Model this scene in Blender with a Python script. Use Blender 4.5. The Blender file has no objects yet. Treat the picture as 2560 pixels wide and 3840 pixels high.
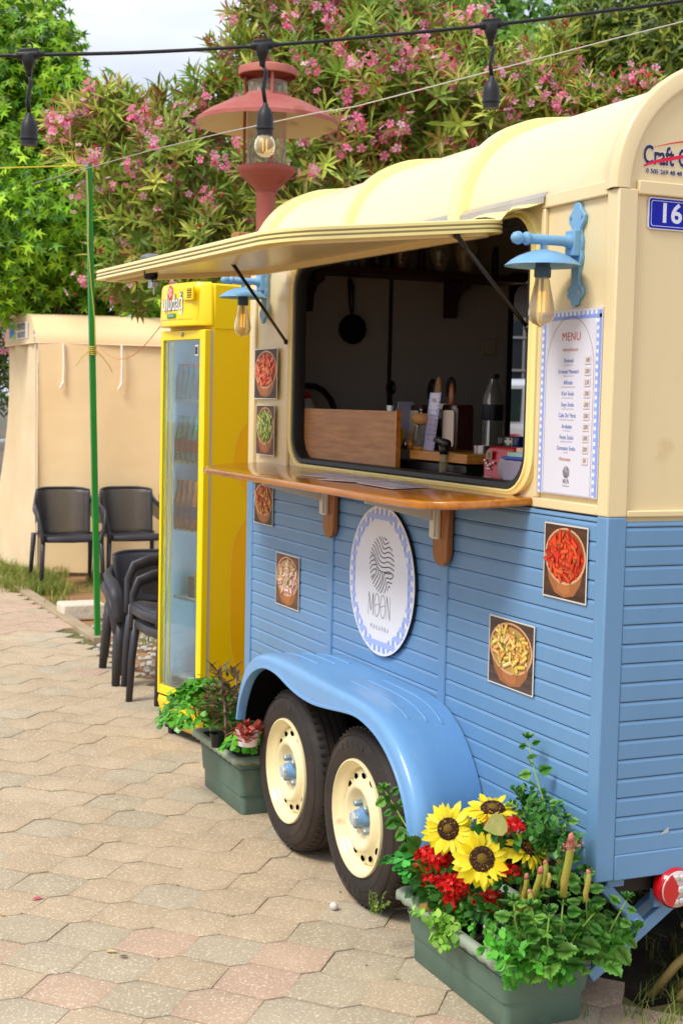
import bpy, math, random
import numpy as np
from mathutils import Vector, Matrix, Euler
R=math.radians; pi=math.pi; sin=math.sin; cos=math.cos
random.seed(7); rng=np.random.default_rng(11)
S=bpy.context.scene; COL=S.collection
# ---------------- camera, world, sun, exposure ----------------
cd=bpy.data.cameras.new('camera'); cam=bpy.data.objects.new('camera',cd); COL.objects.link(cam); S.camera=cam
cd.sensor_fit='VERTICAL'; cd.sensor_height=36; cd.sensor_width=24; cd.lens=50.0; cd.clip_start=.05; cd.clip_end=600
rt=Vector((0.91496044,-0.40298965,0.02113641)); up=Vector((0.01152571,0.07845221,0.99685125)); fw=Vector((0.40337893,0.91183584,-0.07642541))
mw=Matrix((rt,up,-fw)).transposed().to_4x4(); mw.translation=(-1.966,-2.8595,1.5074); cam.matrix_world=mw
cd.dof.use_dof=True; cd.dof.focus_distance=4.1; cd.dof.aperture_fstop=7.5
W=bpy.data.worlds.new('World'); S.world=W; W.use_nodes=True
n=W.node_tree.nodes; l=W.node_tree.links; n.clear()
out=n.new('ShaderNodeOutputWorld'); sky=n.new('ShaderNodeTexSky'); sky.sky_type='NISHITA'; sky.sun_disc=False
SUN_EL=R(52); sd=Vector((-1,-.30,0)).normalized()*cos(SUN_EL); sd.z=sin(SUN_EL)
sky.sun_elevation=SUN_EL; sky.sun_rotation=math.atan2(sd.x,sd.y); sky.air_density=1.3; sky.dust_density=3
b1=n.new('ShaderNodeBackground'); b1.inputs[1].default_value=.12; l.new(sky.outputs[0],b1.inputs[0])
tc=n.new('ShaderNodeTexCoord'); mp=n.new('ShaderNodeMapping'); mp.inputs['Scale'].default_value=(1,1,2.6); l.new(tc.outputs['Generated'],mp.inputs[0])
nz=n.new('ShaderNodeTexNoise'); nz.inputs['Scale'].default_value=2.6; nz.inputs['Detail'].default_value=6; nz.inputs['Roughness'].default_value=.55; l.new(mp.outputs[0],nz.inputs[0])
cr=n.new('ShaderNodeValToRGB'); cr.color_ramp.elements[0].position=.3; cr.color_ramp.elements[0].color=(.36,.39,.49,1)
cr.color_ramp.elements[1].position=.72; cr.color_ramp.elements[1].color=(.74,.75,.79,1); l.new(nz.outputs['Fac'],cr.inputs[0])
b2=n.new('ShaderNodeBackground'); b2.inputs[1].default_value=1.0; l.new(cr.outputs[0],b2.inputs[0])
mx=n.new('ShaderNodeMixShader'); mx.inputs[0].default_value=.86
l.new(b1.outputs[0],mx.inputs[1]); l.new(b2.outputs[0],mx.inputs[2]); l.new(mx.outputs[0],out.inputs[0])
sl=bpy.data.lights.new('sun','SUN'); sl.energy=1.7; sl.angle=R(20); sl.color=(1,.96,.89); so=bpy.data.objects.new('sun',sl); COL.objects.link(so)
so.rotation_euler=sd.to_track_quat('Z','Y').to_euler()
S.view_settings.view_transform='Standard'; S.view_settings.look='None'; S.view_settings.exposure=0.82; S.view_settings.gamma=1; S.view_settings.use_curve_mapping=False
S.render.engine='CYCLES'
try: S.cycles.max_bounces=8; S.cycles.transparent_max_bounces=24; S.cycles.caustics_refractive=False; S.cycles.caustics_reflective=False
except Exception: pass
# ---------------- helpers ----------------
def srgb(h):
    h=h.lstrip('#'); c=[int(h[i:i+2],16)/255 for i in (0,2,4)]
    return tuple(x/12.92 if x<.04045 else ((x+.055)/1.055)**2.4 for x in c)
MATS={}
def M(name,c,rough=.5,metal=0,bump=None,var=None,coat=0,trans=0,sub=None,alpha=None,spec=.5,c2=None,attr=None,obj=False,stretch=None,emit=0,ior=1.45,dirt=None,pos=False):
    if name in MATS: return MATS[name]
    if isinstance(c,str): c=srgb(c)
    m=bpy.data.materials.new(name); m.use_nodes=True; nt=m.node_tree; N=nt.nodes; L=nt.links
    p=N['Principled BSDF']; I=p.inputs
    I['Roughness'].default_value=rough; I['Metallic'].default_value=metal; I['Specular IOR Level'].default_value=spec
    I['Coat Weight'].default_value=coat; I['Coat Roughness'].default_value=.12; I['Transmission Weight'].default_value=trans; I['IOR'].default_value=ior
    if alpha is not None: I['Alpha'].default_value=alpha
    if emit: I['Emission Color'].default_value=(*c,1); I['Emission Strength'].default_value=emit
    col=None
    if attr:
        a=N.new('ShaderNodeAttribute'); a.attribute_name='Col'; col=a.outputs['Color']
    else:
        rg=N.new('ShaderNodeRGB'); rg.outputs[0].default_value=(*c,1); col=rg.outputs[0]
    t=N.new('ShaderNodeTexCoord'); tx=N.new('ShaderNodeNewGeometry').outputs['Position'] if pos else t.outputs['Object']; tx0=tx
    if stretch:
        q=N.new('ShaderNodeMapping'); q.inputs['Scale'].default_value=stretch; L.new(tx,q.inputs[0]); tx=q.outputs[0]
    if obj:
        oi=N.new('ShaderNodeObjectInfo'); mm=N.new('ShaderNodeMix'); mm.data_type='RGBA'
        L.new(oi.outputs['Random'],mm.inputs[0]); L.new(col,mm.inputs[6]); c3=srgb(c2) if isinstance(c2,str) else c2; mm.inputs[7].default_value=(*c3,1); col=mm.outputs[2]
    if var:
        nz=N.new('ShaderNodeTexNoise'); nz.inputs['Scale'].default_value=var[0]; nz.inputs['Detail'].default_value=6; nz.inputs['Roughness'].default_value=.62; L.new(tx,nz.inputs[0])
        mr=N.new('ShaderNodeMapRange'); mr.inputs[1].default_value=.3; mr.inputs[2].default_value=.7; L.new(nz.outputs['Fac'],mr.inputs[0])
        mm=N.new('ShaderNodeMix'); mm.data_type='RGBA'; L.new(mr.outputs[0],mm.inputs[0])
        L.new(col,mm.inputs[6])
        if c2 and not obj:
            c3=srgb(c2) if isinstance(c2,str) else c2; mm.inputs[7].default_value=(*c3,1)
        else:
            g=N.new('ShaderNodeMix'); g.data_type='RGBA'; g.blend_type='MULTIPLY'; g.inputs[0].default_value=1; L.new(col,g.inputs[6]); g.inputs[7].default_value=(1-var[1],1-var[1],1-var[1],1); L.new(g.outputs[2],mm.inputs[7])
        col=mm.outputs[2]
    if dirt:  # (scale, threshold, colour)
        nz=N.new('ShaderNodeTexNoise'); nz.inputs['Scale'].default_value=dirt[0]; nz.inputs['Detail'].default_value=8; L.new(tx0,nz.inputs[0])
        mr=N.new('ShaderNodeMapRange'); mr.inputs[1].default_value=dirt[1]; mr.inputs[2].default_value=dirt[1]+.12; mr.inputs[4].default_value=dirt[3] if len(dirt)>3 else 1; L.new(nz.outputs['Fac'],mr.inputs[0])
        mm=N.new('ShaderNodeMix'); mm.data_type='RGBA'; L.new(mr.outputs[0],mm.inputs[0]); L.new(col,mm.inputs[6]); mm.inputs[7].default_value=(*srgb(dirt[2]),1); col=mm.outputs[2]
    L.new(col,I['Base Color'])
    if bump:
        nz=N.new('ShaderNodeTexNoise'); nz.inputs['Scale'].default_value=bump[0]; nz.inputs['Detail'].default_value=5; L.new(tx,nz.inputs[0])
        bp=N.new('ShaderNodeBump'); bp.inputs['Strength'].default_value=bump[1]; bp.inputs['Distance'].default_value=bump[2] if len(bump)>2 else .004; L.new(nz.outputs['Fac'],bp.inputs['Height']); L.new(bp.outputs[0],I['Normal'])
    if sub:   # leaf translucency
        tr=N.new('ShaderNodeBsdfTranslucent'); L.new(col,tr.inputs[0]); ms=N.new('ShaderNodeMixShader'); ms.inputs[0].default_value=sub
        L.new(p.outputs[0],ms.inputs[1]); L.new(tr.outputs[0],ms.inputs[2]); L.new(ms.outputs[0],N['Material Output'].inputs[0])
    MATS[name]=m; return m
def tag(o,label=None,cat=None,group=None,kind=None):
    if label: o['label']=label
    if cat: o['category']=cat
    if group: o['group']=group
    if kind: o['kind']=kind
    return o
def empty(name,loc=(0,0,0),rz=0,label=None,cat=None,group=None):
    o=bpy.data.objects.new(name,None); COL.objects.link(o); o.location=loc; o.rotation_euler=(0,0,rz); o.empty_display_size=.1
    return tag(o,label,cat,group)
def wmat(p):   # world matrix without the depsgraph
    m=p.matrix_basis.copy()
    if p.parent: return wmat(p.parent)@p.matrix_parent_inverse@m
    return m
class MB:
    def __init__(s): s.v=[]; s.f=[]; s.mi=[]; s.col=[]; s.c=None; s.m=0
    def add(s,vs,fs):
        b=len(s.v); s.v+= [tuple(p) for p in vs]
        for f in fs: s.f.append(tuple(i+b for i in f)); s.mi.append(s.m); s.col.append(s.c)
        return s
    def obox(s,c,ax,ay,az):
        c=Vector(c); ax=Vector(ax); ay=Vector(ay); az=Vector(az)
        vs=[c+ax*i+ay*j+az*k for k in(-1,1) for j in(-1,1) for i in(-1,1)]
        return s.add(vs,[(0,2,3,1),(4,5,7,6),(0,1,5,4),(2,6,7,3),(0,4,6,2),(1,3,7,5)])
    def box(s,a,b):
        c=[(a[i]+b[i])/2 for i in range(3)]; h=[abs(b[i]-a[i])/2 for i in range(3)]
        return s.obox(c,(h[0],0,0),(0,h[1],0),(0,0,h[2]))
    def loft(s,loops,closed=True,cap0=False,cap1=False,ring=False):
        n=len(loops[0]); vs=[p for L in loops for p in L]; fs=[]
        m=len(loops)
        for i in range(m if ring else m-1):
            for j in range(n if closed else n-1):
                a=i*n+j; b=i*n+(j+1)%n; i2=(i+1)%m; fs.append((a,b,i2*n+(j+1)%n,i2*n+j))
        if cap0: fs.append(tuple(range(n))[::-1])
        if cap1: fs.append(tuple((m-1)*n+j for j in range(n)))
        return s.add(vs,fs)
    def tube(s,pts,r,n=8,caps=True,flat=None):
        pts=[Vector(p) for p in pts]; loops=[]; t0=(pts[1]-pts[0]).normalized()
        x=t0.orthogonal().normalized() if flat is None else (Vector(flat)-t0*t0.dot(Vector(flat))).normalized()
        for i,p in enumerate(pts):
            t=((pts[min(i+1,len(pts)-1)]-pts[max(i-1,0)])).normalized(); x=(x-t*x.dot(t)).normalized(); y=t.cross(x)
            rr=r[i] if isinstance(r,list) else r
            ra,rb=(rr,rr) if not isinstance(rr,tuple) else rr
            loops.append([p+x*ra*cos(2*pi*k/n)+y*rb*sin(2*pi*k/n) for k in range(n)])
        return s.loft(loops,True,caps,caps)
    def lathe(s,prof,c=(0,0,0),n=24,ax=(0,0,1),caps=False):
        c=Vector(c); a=Vector(ax).normalized(); x=a.orthogonal().normalized(); y=a.cross(x)
        loops=[[c+a*z+(x*cos(2*pi*k/n)+y*sin(2*pi*k/n))*max(r,1e-5) for k in range(n)] for r,z in prof]
        return s.loft(loops,True,caps,caps)
    def prism(s,poly,d):
        d=Vector(d); a=[Vector(p) for p in poly]; return s.loft([a,[p+d for p in a]],True,True,True)
    def sphere(s,c,r,n=10,m=7):
        c=Vector(c); r=(r,r,r) if not isinstance(r,tuple) else r
        loops=[[c+Vector((r[0]*sin(pi*i/m)*cos(2*pi*k/n),r[1]*sin(pi*i/m)*sin(2*pi*k/n),-r[2]*cos(pi*i/m))) for k in range(n)] for i in range(m+1)]
        return s.loft(loops)
    def build(s,name,mat,parent=None,world=False,smooth=False,bevel=0,seg=2,solid=0,sub=0):
        me=bpy.data.meshes.new(name); me.from_pydata(s.v,[],s.f)
        for m in (mat if isinstance(mat,(list,tuple)) else [mat]): me.materials.append(m)
        if len(me.materials)>1: me.polygons.foreach_set('material_index',s.mi)
        if any(c is not None for c in s.col):
            at=me.color_attributes.new('Col','FLOAT_COLOR','CORNER'); arr=[]
            for f,c in zip(s.f,s.col):
                c=c or (1,1,1); arr+=[c[0],c[1],c[2],1]*len(f)
            at.data.foreach_set('color',arr)
        me.validate(); me.update()
        if smooth: me.shade_smooth(); 
        o=bpy.data.objects.new(name,me); COL.objects.link(o)
        if smooth=='auto':
            try: me.set_sharp_from_angle(angle=R(38))
            except Exception: pass
        if parent:
            o.parent=parent
            if world: o.matrix_parent_inverse=wmat(parent).inverted()
        if solid:
            q=o.modifiers.new('s','SOLIDIFY'); q.thickness=solid; q.offset=0
        if bevel:
            q=o.modifiers.new('b','BEVEL'); q.width=bevel; q.segments=seg; q.limit_method='ANGLE'; q.angle_limit=R(35)
            me.shade_smooth(); 
            try: me.set_sharp_from_angle(angle=R(50))
            except Exception: pass
        if sub:
            q=o.modifiers.new('u','SUBSURF'); q.levels=sub; q.render_levels=sub; me.shade_smooth()
        return o
def npmesh(name,V,F,mat,parent=None,rnd=None,col=None,world=True,nper=None):
    me=bpy.data.meshes.new(name); V=np.asarray(V,np.float32); F=np.asarray(F,np.int32)
    me.vertices.add(len(V)); me.vertices.foreach_set('co',V.ravel())
    k=F.shape[1]; me.loops.add(F.size); me.loops.foreach_set('vertex_index',F.ravel())
    me.polygons.add(len(F)); me.polygons.foreach_set('loop_start',np.arange(0,F.size,k,dtype=np.int32)); me.polygons.foreach_set('loop_total',np.full(len(F),k,np.int32))
    me.update(calc_edges=True)
    if col is not None:
        at=me.color_attributes.new('Col','FLOAT_COLOR','POINT'); c=np.ones((len(V),4),np.float32); c[:,:3]=col; at.data.foreach_set('color',c.ravel())
    me.materials.append(mat); me.validate()
    o=bpy.data.objects.new(name,me); COL.objects.link(o)
    if parent:
        o.parent=parent
        if world: o.matrix_parent_inverse=wmat(parent).inverted()
    return o
def clone(o,parent=None,mat=None):
    c=o.copy(); COL.objects.link(c); c.parent=parent
    for ch in o.children: clone(ch,c)
    return c
def text(s,size,o,xd,yd,mat,parent=None,align='CENTER',sx=1.,name='lettering',off=0,space=1,shear=0):
    cu=bpy.data.curves.new('t','FONT'); cu.body=s; cu.size=size; cu.align_x=align; cu.align_y='CENTER'; cu.space_character=space; cu.resolution_u=3; cu.offset=off; cu.shear=shear
    t=bpy.data.objects.new('t',cu); COL.objects.link(t); dg=bpy.context.evaluated_depsgraph_get(); me=bpy.data.meshes.new_from_object(t.evaluated_get(dg))
    bpy.data.objects.remove(t); bpy.data.curves.remove(cu)
    xd=Vector(xd).normalized(); yd=Vector(yd).normalized(); z=xd.cross(yd)
    m=Matrix((xd*sx,yd,z)).transposed().to_4x4(); m.translation=Vector(o); me.transform(m); me.materials.clear(); me.materials.append(mat)
    ob=bpy.data.objects.new(name,me); COL.objects.link(ob)
    if parent: ob.parent=parent; ob.matrix_parent_inverse=wmat(parent).inverted()
    return ob
def rrect(w,h,r,n=6,cx=0,cy=0):
    p=[]
    for sx,sy,a0 in((1,1,0),(-1,1,90),(-1,-1,180),(1,-1,270)):
        for i in range(n+1):
            a=R(a0+90*i/n); p.append((cx+sx*(w/2-r)+r*cos(a),cy+sy*(h/2-r)+r*sin(a)))
    return p
# leaf field: instances a template on many points in numpy
def leaves(P,D,U,tv,tf,size,aspect=1.):
    P=np.asarray(P,float); D=np.asarray(D,float); U=np.asarray(U,float)
    D/=np.linalg.norm(D,axis=1,keepdims=True)+1e-9; X=np.cross(D,U); X/=np.linalg.norm(X,axis=1,keepdims=True)+1e-9; Z=np.cross(X,D)
    size=np.broadcast_to(np.asarray(size,float),(len(P),)); tv=np.asarray(tv,float)
    V=P[:,None,:]+(X[:,None,:]*tv[None,:,0:1]*aspect+D[:,None,:]*tv[None,:,1:2]+Z[:,None,:]*tv[None,:,2:3])*size[:,None,None]
    k=len(tv); F=np.asarray(tf)[None]+(np.arange(len(P))*k)[:,None,None]
    return V.reshape(-1,3),F.reshape(-1,len(tf[0])),k
def rv(n): v=rng.normal(size=(n,3)); return v/np.linalg.norm(v,axis=1,keepdims=True)
LANCE=([(0,0,0),(.09,.3,.03),(0,.32,-.01),(-.09,.3,.03),(.075,.65,.02),(0,.68,-.03),(-.075,.65,.02),(0,1,-.07)],[(0,1,2,2),(0,2,3,3),(1,4,5,2),(2,5,6,3),(4,7,5,5),(5,7,6,6)])
def tri(fs):
    o=[]
    for f in fs:
        f=list(dict.fromkeys(f))
        for i in range(1,len(f)-1): o.append((f[0],f[i],f[i+1]))
    return o
LANCE=(LANCE[0],tri(LANCE[1]))
def star(k=5,inner=.32,droop=.15,serr=1):
    v=[(0,0,0)]; 
    for i in range(2*k-1):
        a=R(-125+250*i/(2*k-2)); rr=(1 if i%2==0 else inner)*(1-.25*abs(a)/R(125)); v.append((sin(a)*rr,.25+cos(a)*rr*.75,-droop*rr*rr))
    return v,[(0,i,i+1) for i in range(1,2*k-1)]
STAR=star()
OVAL=([(0,0,0),(.26,.3,.05),(.3,.6,.03),(0,1,-.08),(-.3,.6,.03),(-.26,.3,.05),(0,.5,-.02)],[(0,1,6),(1,2,6),(2,3,6),(3,4,6),(4,5,6),(5,0,6)])
def nettle_t():
    v=[(0,0,0),(0,.5,-.03),(0,1,-.15)]; e=[]
    for sx in(1,-1):
        for t,w in((.08,.2),(.14,.34),(.22,.3),(.3,.42),(.38,.34),(.48,.40),(.56,.30),(.66,.32),(.73,.2),(.83,.2),(.88,.1)):
            v.append((sx*w,t,.05*(1-t)-.10*w))
    f=[]
    for b in(3,14):
        r=[0]+list(range(b,b+11))+[2]
        for i in range(len(r)-1): f.append((1,r[i],r[i+1]))
    return v,f
NET=nettle_t()
PENTA=([(0,0,0)]+[(.5*cos(2*pi*i/10)*(1 if i%2 else .45),.5*sin(2*pi*i/10)*(1 if i%2 else .45),.1 if i%2 else .03) for i in range(10)],[(0,1+i,1+(i+1)%10) for i in range(10)])
# ---------------- materials ----------------
cream=M('cream_paint','#EBD8A8',.36,stretch=(2,2,.5),bump=(60,.05,.002),var=(2.2,.07),dirt=(9,.66,'#C7AE74',.5),coat=.25)
creamroof=M('roof_paint','#EAD7B2',.42,var=(1.6,.07),dirt=(30,.70,'#B9A06A',.5),coat=.15)
creamtrim=M('trim_paint','#F8E99C',.3,coat=.35,var=(6,.05))
blue=M('blue_paint','#6C99C4',.44,stretch=(1.2,1.2,.5),var=(1.8,.16),coat=.25,dirt=(5,.66,'#8FA9BE',.5),bump=(50,.04,.002))
blue2=M('blue_gloss','#6FA3D6',.32,var=(3,.08),coat=.25,dirt=(26,.58,'#9DB4C6',.16))
bluelamp=M('lamp_blue','#7BAFD6',.35,var=(20,.12),dirt=(60,.68,'#5A6468',.8))
black=M('black_rubber','#151515',.5,var=(20,.3)); blackp=M('black_plastic','#101012',.35)
steel=M('steel','#B8B8B4',.3,1,var=(30,.2)); white=M('white_print','#E9EAF0',.55,var=(5,.03)); col=M('print_colour','#FFFFFF',.5,attr=True)
wood=M('counter_wood','#C98024',.2,c2='#9C5A14',var=(5,.4),stretch=(12,.8,12),coat=.6)
bracketw=M('bracket_wood','#B26B22',.35,c2='#6E3C10',var=(6,.4),stretch=(14,14,1),coat=.3)
lightwood=M('light_wood','#C08E5E',.45,c2='#9A6A40',var=(5,.3),stretch=(10,1.2,14)); bamboo=M('bamboo','#C48A3E',.4,c2='#9E6624',var=(6,.3),stretch=(14,1.5,14))
darkwood=M('dark_wood','#3A1A10',.5,var=(8,.3)); inner=M('interior_panel','#A6A29C',.7,var=(3,.06)); darkin=M('interior_dark','#2A2724',.7)
tyre=M('tyre_rubber','#1F1D1C',.7,c2='#3E322A',var=(5,.4),bump=(90,.25,.003)); rimc=M('rim_cream','#EDDFB0',.33,var=(6,.05),dirt=(14,.66,'#A77B45',.6),coat=.3)
glass=M('clear_glass','#FFFFFF',.02,trans=1,ior=1.35); bulbg=M('bulb_glass','#F2E2BC',.15,trans=.66,ior=1.10); fil=M('filament','#FFB040',.4,emit=1.4)
red=M('red_plastic','#B00E1C',.2,coat=.6); rubberfoot=M('grey_plastic','#6D7174',.5)
blk=srgb('#231F20')
# ---------------- food trailer ----------------
T=empty('food_trailer',(0.6,1.26,0),0,'cream and blue horsebox food trailer with open serving hatch and slatted lower half','food trailer')
Z0,P_=.4175,.0478; BELT=1.246; YL=2.52; XW=1.55; E0=.0
def tb(mb,name,mat,**k): return mb.build(name,mat,k.pop('parent',T),True,**k)
# roof profile (x,z)
def prof(off=0,n=14,m=8):
    p=[]; r=.31
    for i in range(n+1):
        a=R(180-82*i/n); p.append((.31+(r+off)*cos(a),2.03+(r+off)*sin(a)))
    x1,z1=p[-1]
    for i in range(1,m+1):
        t=i/m; x=x1+(XW/2-x1)*t; p.append((x,z1+(.035)*(1-(1-t)**2)))
    q=[(XW-x,z) for x,z in p[:-1]][::-1]
    return p+q
def band(y0,y1,off,inn,name,mat,bev=.004):
    a=prof(off); b=prof(inn); mb=MB()
    L=[[(x,y0,z) for x,z in b],[(x,y0,z) for x,z in a],[(x,y1,z) for x,z in a],[(x,y1,z) for x,z in b]]
    mb.loft(L,False,ring=True); return tb(mb,name,mat,smooth='auto')
band(.0,YL,-.014,-.03,'roof',creamroof)
band(.016,.03,.0,-.03,'roof_edge',creamtrim)
# flared arch flange at the near end
def flange(ys,offs,name,mat):
    mb=MB(); mb.loft([[(x,y,z) for x,z in prof(o)] for y,o in zip(ys,offs)],False); return tb(mb,name,mat,smooth=True)
flange([.16,.10,.06,.03,.004,-.001],[-.013,-.010,.002,.012,.016,.010],'roof_flare',cream)
for y0,y1 in((.775,.845),(1.598,1.652),(2.405,2.515)):
    mb=MB(); mb.loft([[(x,y,z) for x,z in prof(o)] for y,o in((y0-.006,-.02),(y0-.002,.004),(y0+.004,.014),(y1-.004,.014),(y1+.002,.004),(y1+.006,-.02))],False); tb(mb,'roof_rib',creamtrim,smooth='auto')
# near gable: flat sheet, raised arch border, rails and posts
mb=MB(); pr=prof(-.028); mb.prism([(x,.010,z) for x,z in pr]+[(XW-.03,.010,.36),(.03,.010,.36)],(0,.012,0)); tb(mb,'end_wall',cream)
mb=MB(); A=prof(.010); B=prof(-.030); mb.loft([[(x,-.001,z) for x,z in A],[(x,-.003,z) for x,z in prof(.006)],[(x,-.003,z) for x,z in prof(-.026)],[(x,.009,z) for x,z in B]],False); tb(mb,'end_arch',cream,smooth='auto')
mb=MB(); mb.box((.0525,-.003,2.018),(XW-.0525,.009,2.051)); tb(mb,'end_rail',cream,bevel=.003)
mb=MB(); mb.box((.0525,-.003,BELT),(XW-.0525,.009,1.262)); tb(mb,'end_rail',cream,bevel=.003)
mb=MB(); mb.box((.0525,-.003,.345),(XW-.0525,.009,.409)); tb(mb,'end_rail',blue,bevel=.003)
for m,z0,z1 in((cream,BELT,2.0295),(blue,.346,BELT)):
    mb=MB(); mb.add([],[]); mb.prism([(-.004,-.003,z0),(.052,-.003,z0),(.052,.009,z0),(.009,.009,z0),(.009,.0455,z0),(-.004,.0455,z0)],(0,0,z1-z0)); tb(mb,'corner_post',m,bevel=.004)
    mb=MB(); mb.box((XW-.052,-.003,z0),(XW+.004,.045,z1)); tb(mb,'corner_post',m,bevel=.004)
# slats, one board each
def slat(a,b,k,ax):
    z0=Z0+k*P_ if k>=0 else 0; z1=min(z0+P_,BELT-.002)
    if ax==0: q=[(.012,z0+.0005),(.001,z0+.0008),(.0002,z0+.003),(.0002,z1-.0095),(.0032,z1-.0018),(.012,z1-.0012)]; return MB().prism([(x,a,z) for x,z in q],(0,b-a,0))
    q=[(.009,z0-.0085+.0005),(-.0005,z0-.0085+.0008),(-.0012,z0-.0055),(-.0012,z1-.0180),(.0016,z1-.0103),(.009,z1-.0097)]
    return MB().prism([(a,x,z) for x,z in q],(b-a,0,0))
bays=((.0462,.801),(.8455,1.6415),(1.6885,2.4545))
for k in range(18):
    for a,b in bays: tb(slat(a,b,k,0),'slat',blue)
    tb(slat(.0525,XW-.0525,k,1),'slat',blue)
for y0,y1 in((.8015,.845),(1.642,1.688)):
    mb=MB(); mb.box((-.006,y0,.36),(.010,y1,BELT-.001)); tb(mb,'stile',blue,bevel=.005)
mb=MB(); mb.box((-.004,2.455,.36),(.010,YL,BELT-.001)); tb(mb,'corner_post',blue,bevel=.004)
mb=MB(); mb.box((-.003,.0462,.347),(.010,2.4545,Z0-.0005)); tb(mb,'sill_rail',blue,bevel=.003)
# upper side wall with the rounded serving opening
oy,oz,ow,oh=(.385+2.055)/2,(1.283+2.012)/2,2.055-.385,2.012-1.283
def ringpts(w,h,r,x,n=8,cy=oy,cz=oz): return [(x,a,b) for a,b in rrect(w,h,r,n,cy,cz)]
def outer(n):   # outer rectangle sampled like rrect
    pts=rrect(ow,oh,.1,n,oy,oz); res=[]
    for a,b in pts:
        dy=a-oy; dz=b-oz; u=(YL-.001-oy) if dy>0 else (oy-.0455); v=(2.055-oz) if dz>0 else (oz-BELT)
        t=min(u/max(abs(dy),1e-6),v/max(abs(dz),1e-6)); res.append((.006,oy+dy*t,oz+dz*t))
    return res
mb=MB(); o_=[]
for i,(a,b) in enumerate(rrect(ow,oh,.1,8,oy,oz)):
    c_,k=divmod(i,9); cy,cz=((YL-.001,2.055),(.0455,2.055),(.0455,BELT),(YL-.001,BELT))[c_]
    if k==4: o_.append((.010,cy,cz))
    elif (k<4)==(c_ in(0,2)): o_.append((.010,cy,b))
    else: o_.append((.010,a,cz))
mb.loft([o_,ringpts(ow,oh,.1,.010),ringpts(ow,oh,.1,.035)]); tb(mb,'side_wall',cream)
mb=MB(); mb.loft([ringpts(ow+.075,oh+.03,.115,.0105),ringpts(ow+.070,oh+.028,.115,-.004),ringpts(ow+.05,oh+.022,.11,-.006),ringpts(ow+.045,oh+.018,.11,-.001),ringpts(ow+.022,oh+.014,.105,-.001),ringpts(ow+.016,oh+.01,.105,-.007),ringpts(ow+.002,oh,.1,-.007),ringpts(ow-.004,oh-.004,.1,.03)])
tb(mb,'window_frame',creamtrim,smooth='auto')
mb=MB(); mb.loft([ringpts(ow-.004,oh-.004,.1,.002),ringpts(ow-.012,oh-.012,.098,-.003),ringpts(ow-.036,oh-.036,.09,-.001),ringpts(ow-.044,oh-.044,.088,.010),ringpts(ow-.044,oh-.044,.088,.040)]); tb(mb,'window_seal',black,smooth='auto')
for a,b,c,d in((.0457,.046+.0,2.017,2.055),):
    pass
mb=MB(); mb.box((-.003,.0457,2.018),(.0095,.345,2.052)); tb(mb,'side_rail',cream,bevel=.003)
mb=MB(); mb.box((-.003,.0457,BELT+.001),(.0095,.345,1.272)); tb(mb,'side_rail',cream,bevel=.003)
mb=MB(); mb.box((-.003,.326,1.2725),(.0095,.344,2.0175)); tb(mb,'side_rail',cream,bevel=.003)
mb=MB(); mb.box((-.002,2.46,BELT+.001),(.0095,YL,2.05)); tb(mb,'side_rail',cream,bevel=.003)
mb=MB(); mb.box((-.002,2.10,BELT+.001),(.0095,2.135,2.05)); tb(mb,'side_rail',cream,bevel=.003)
# interior shell
iw=[(x,2.47,z) for x,z in prof(-.045)]+[(XW-.045,2.47,.43),(.045,2.47,.43)]
def gable(x0,x1,y,t,mat,nm,wz0=1.22,wz1=2.06,off_=-.045):
    pf=[p for p in prof(off_)]; e=XW+off_
    A=[(x,y,z) for x,z in pf if x<=x0]+[(x0,y,np.interp(x0,[p[0] for p in pf],[p[1] for p in pf])),(x0,y,.43),(-off_,y,.43)]
    B=[(x1,y,.43),(x1,y,np.interp(x1,[p[0] for p in pf],[p[1] for p in pf]))]+[(x,y,z) for x,z in pf if x>=x1+.001]+[(e,y,.43)]
    top=[(x0,y,wz1)]+[(x0,y,np.interp(x0,[p[0] for p in pf],[p[1] for p in pf]))]+[(x,y,z) for x,z in pf if x0<x<x1]+[(x1,y,np.interp(x1,[p[0] for p in pf],[p[1] for p in pf])),(x1,y,wz1)]
    mb=MB(); mb.prism(A,(0,t,0)); mb.prism(B,(0,t,0)); mb.prism(top,(0,t,0)); mb.box((x0,y,.43),(x1,y+t,wz0)); return tb(mb,nm,mat)
gable(1.163,1.45,2.47,.010,inner,'inner_end_wall')
mb=MB(); mb.box((.585,2.464,1.2),(.60,2.4695,2.2)); tb(mb,'wall_joint',darkin)
mb=MB(); mb.prism([(x,.028,z) for x,y,z in iw],(0,.01,0)); tb(mb,'inner_end_wall',inner)
mb=MB(); mb.box((.02,.04,.40),(XW-.02,2.47,.43)); tb(mb,'floor',darkin)
mb=MB(); mb.loft([[(x,.04,z) for x,z in prof(-.04)],[(x,2.4695,z) for x,z in prof(-.04)]],False); tb(mb,'inner_ceiling',inner)
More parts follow.
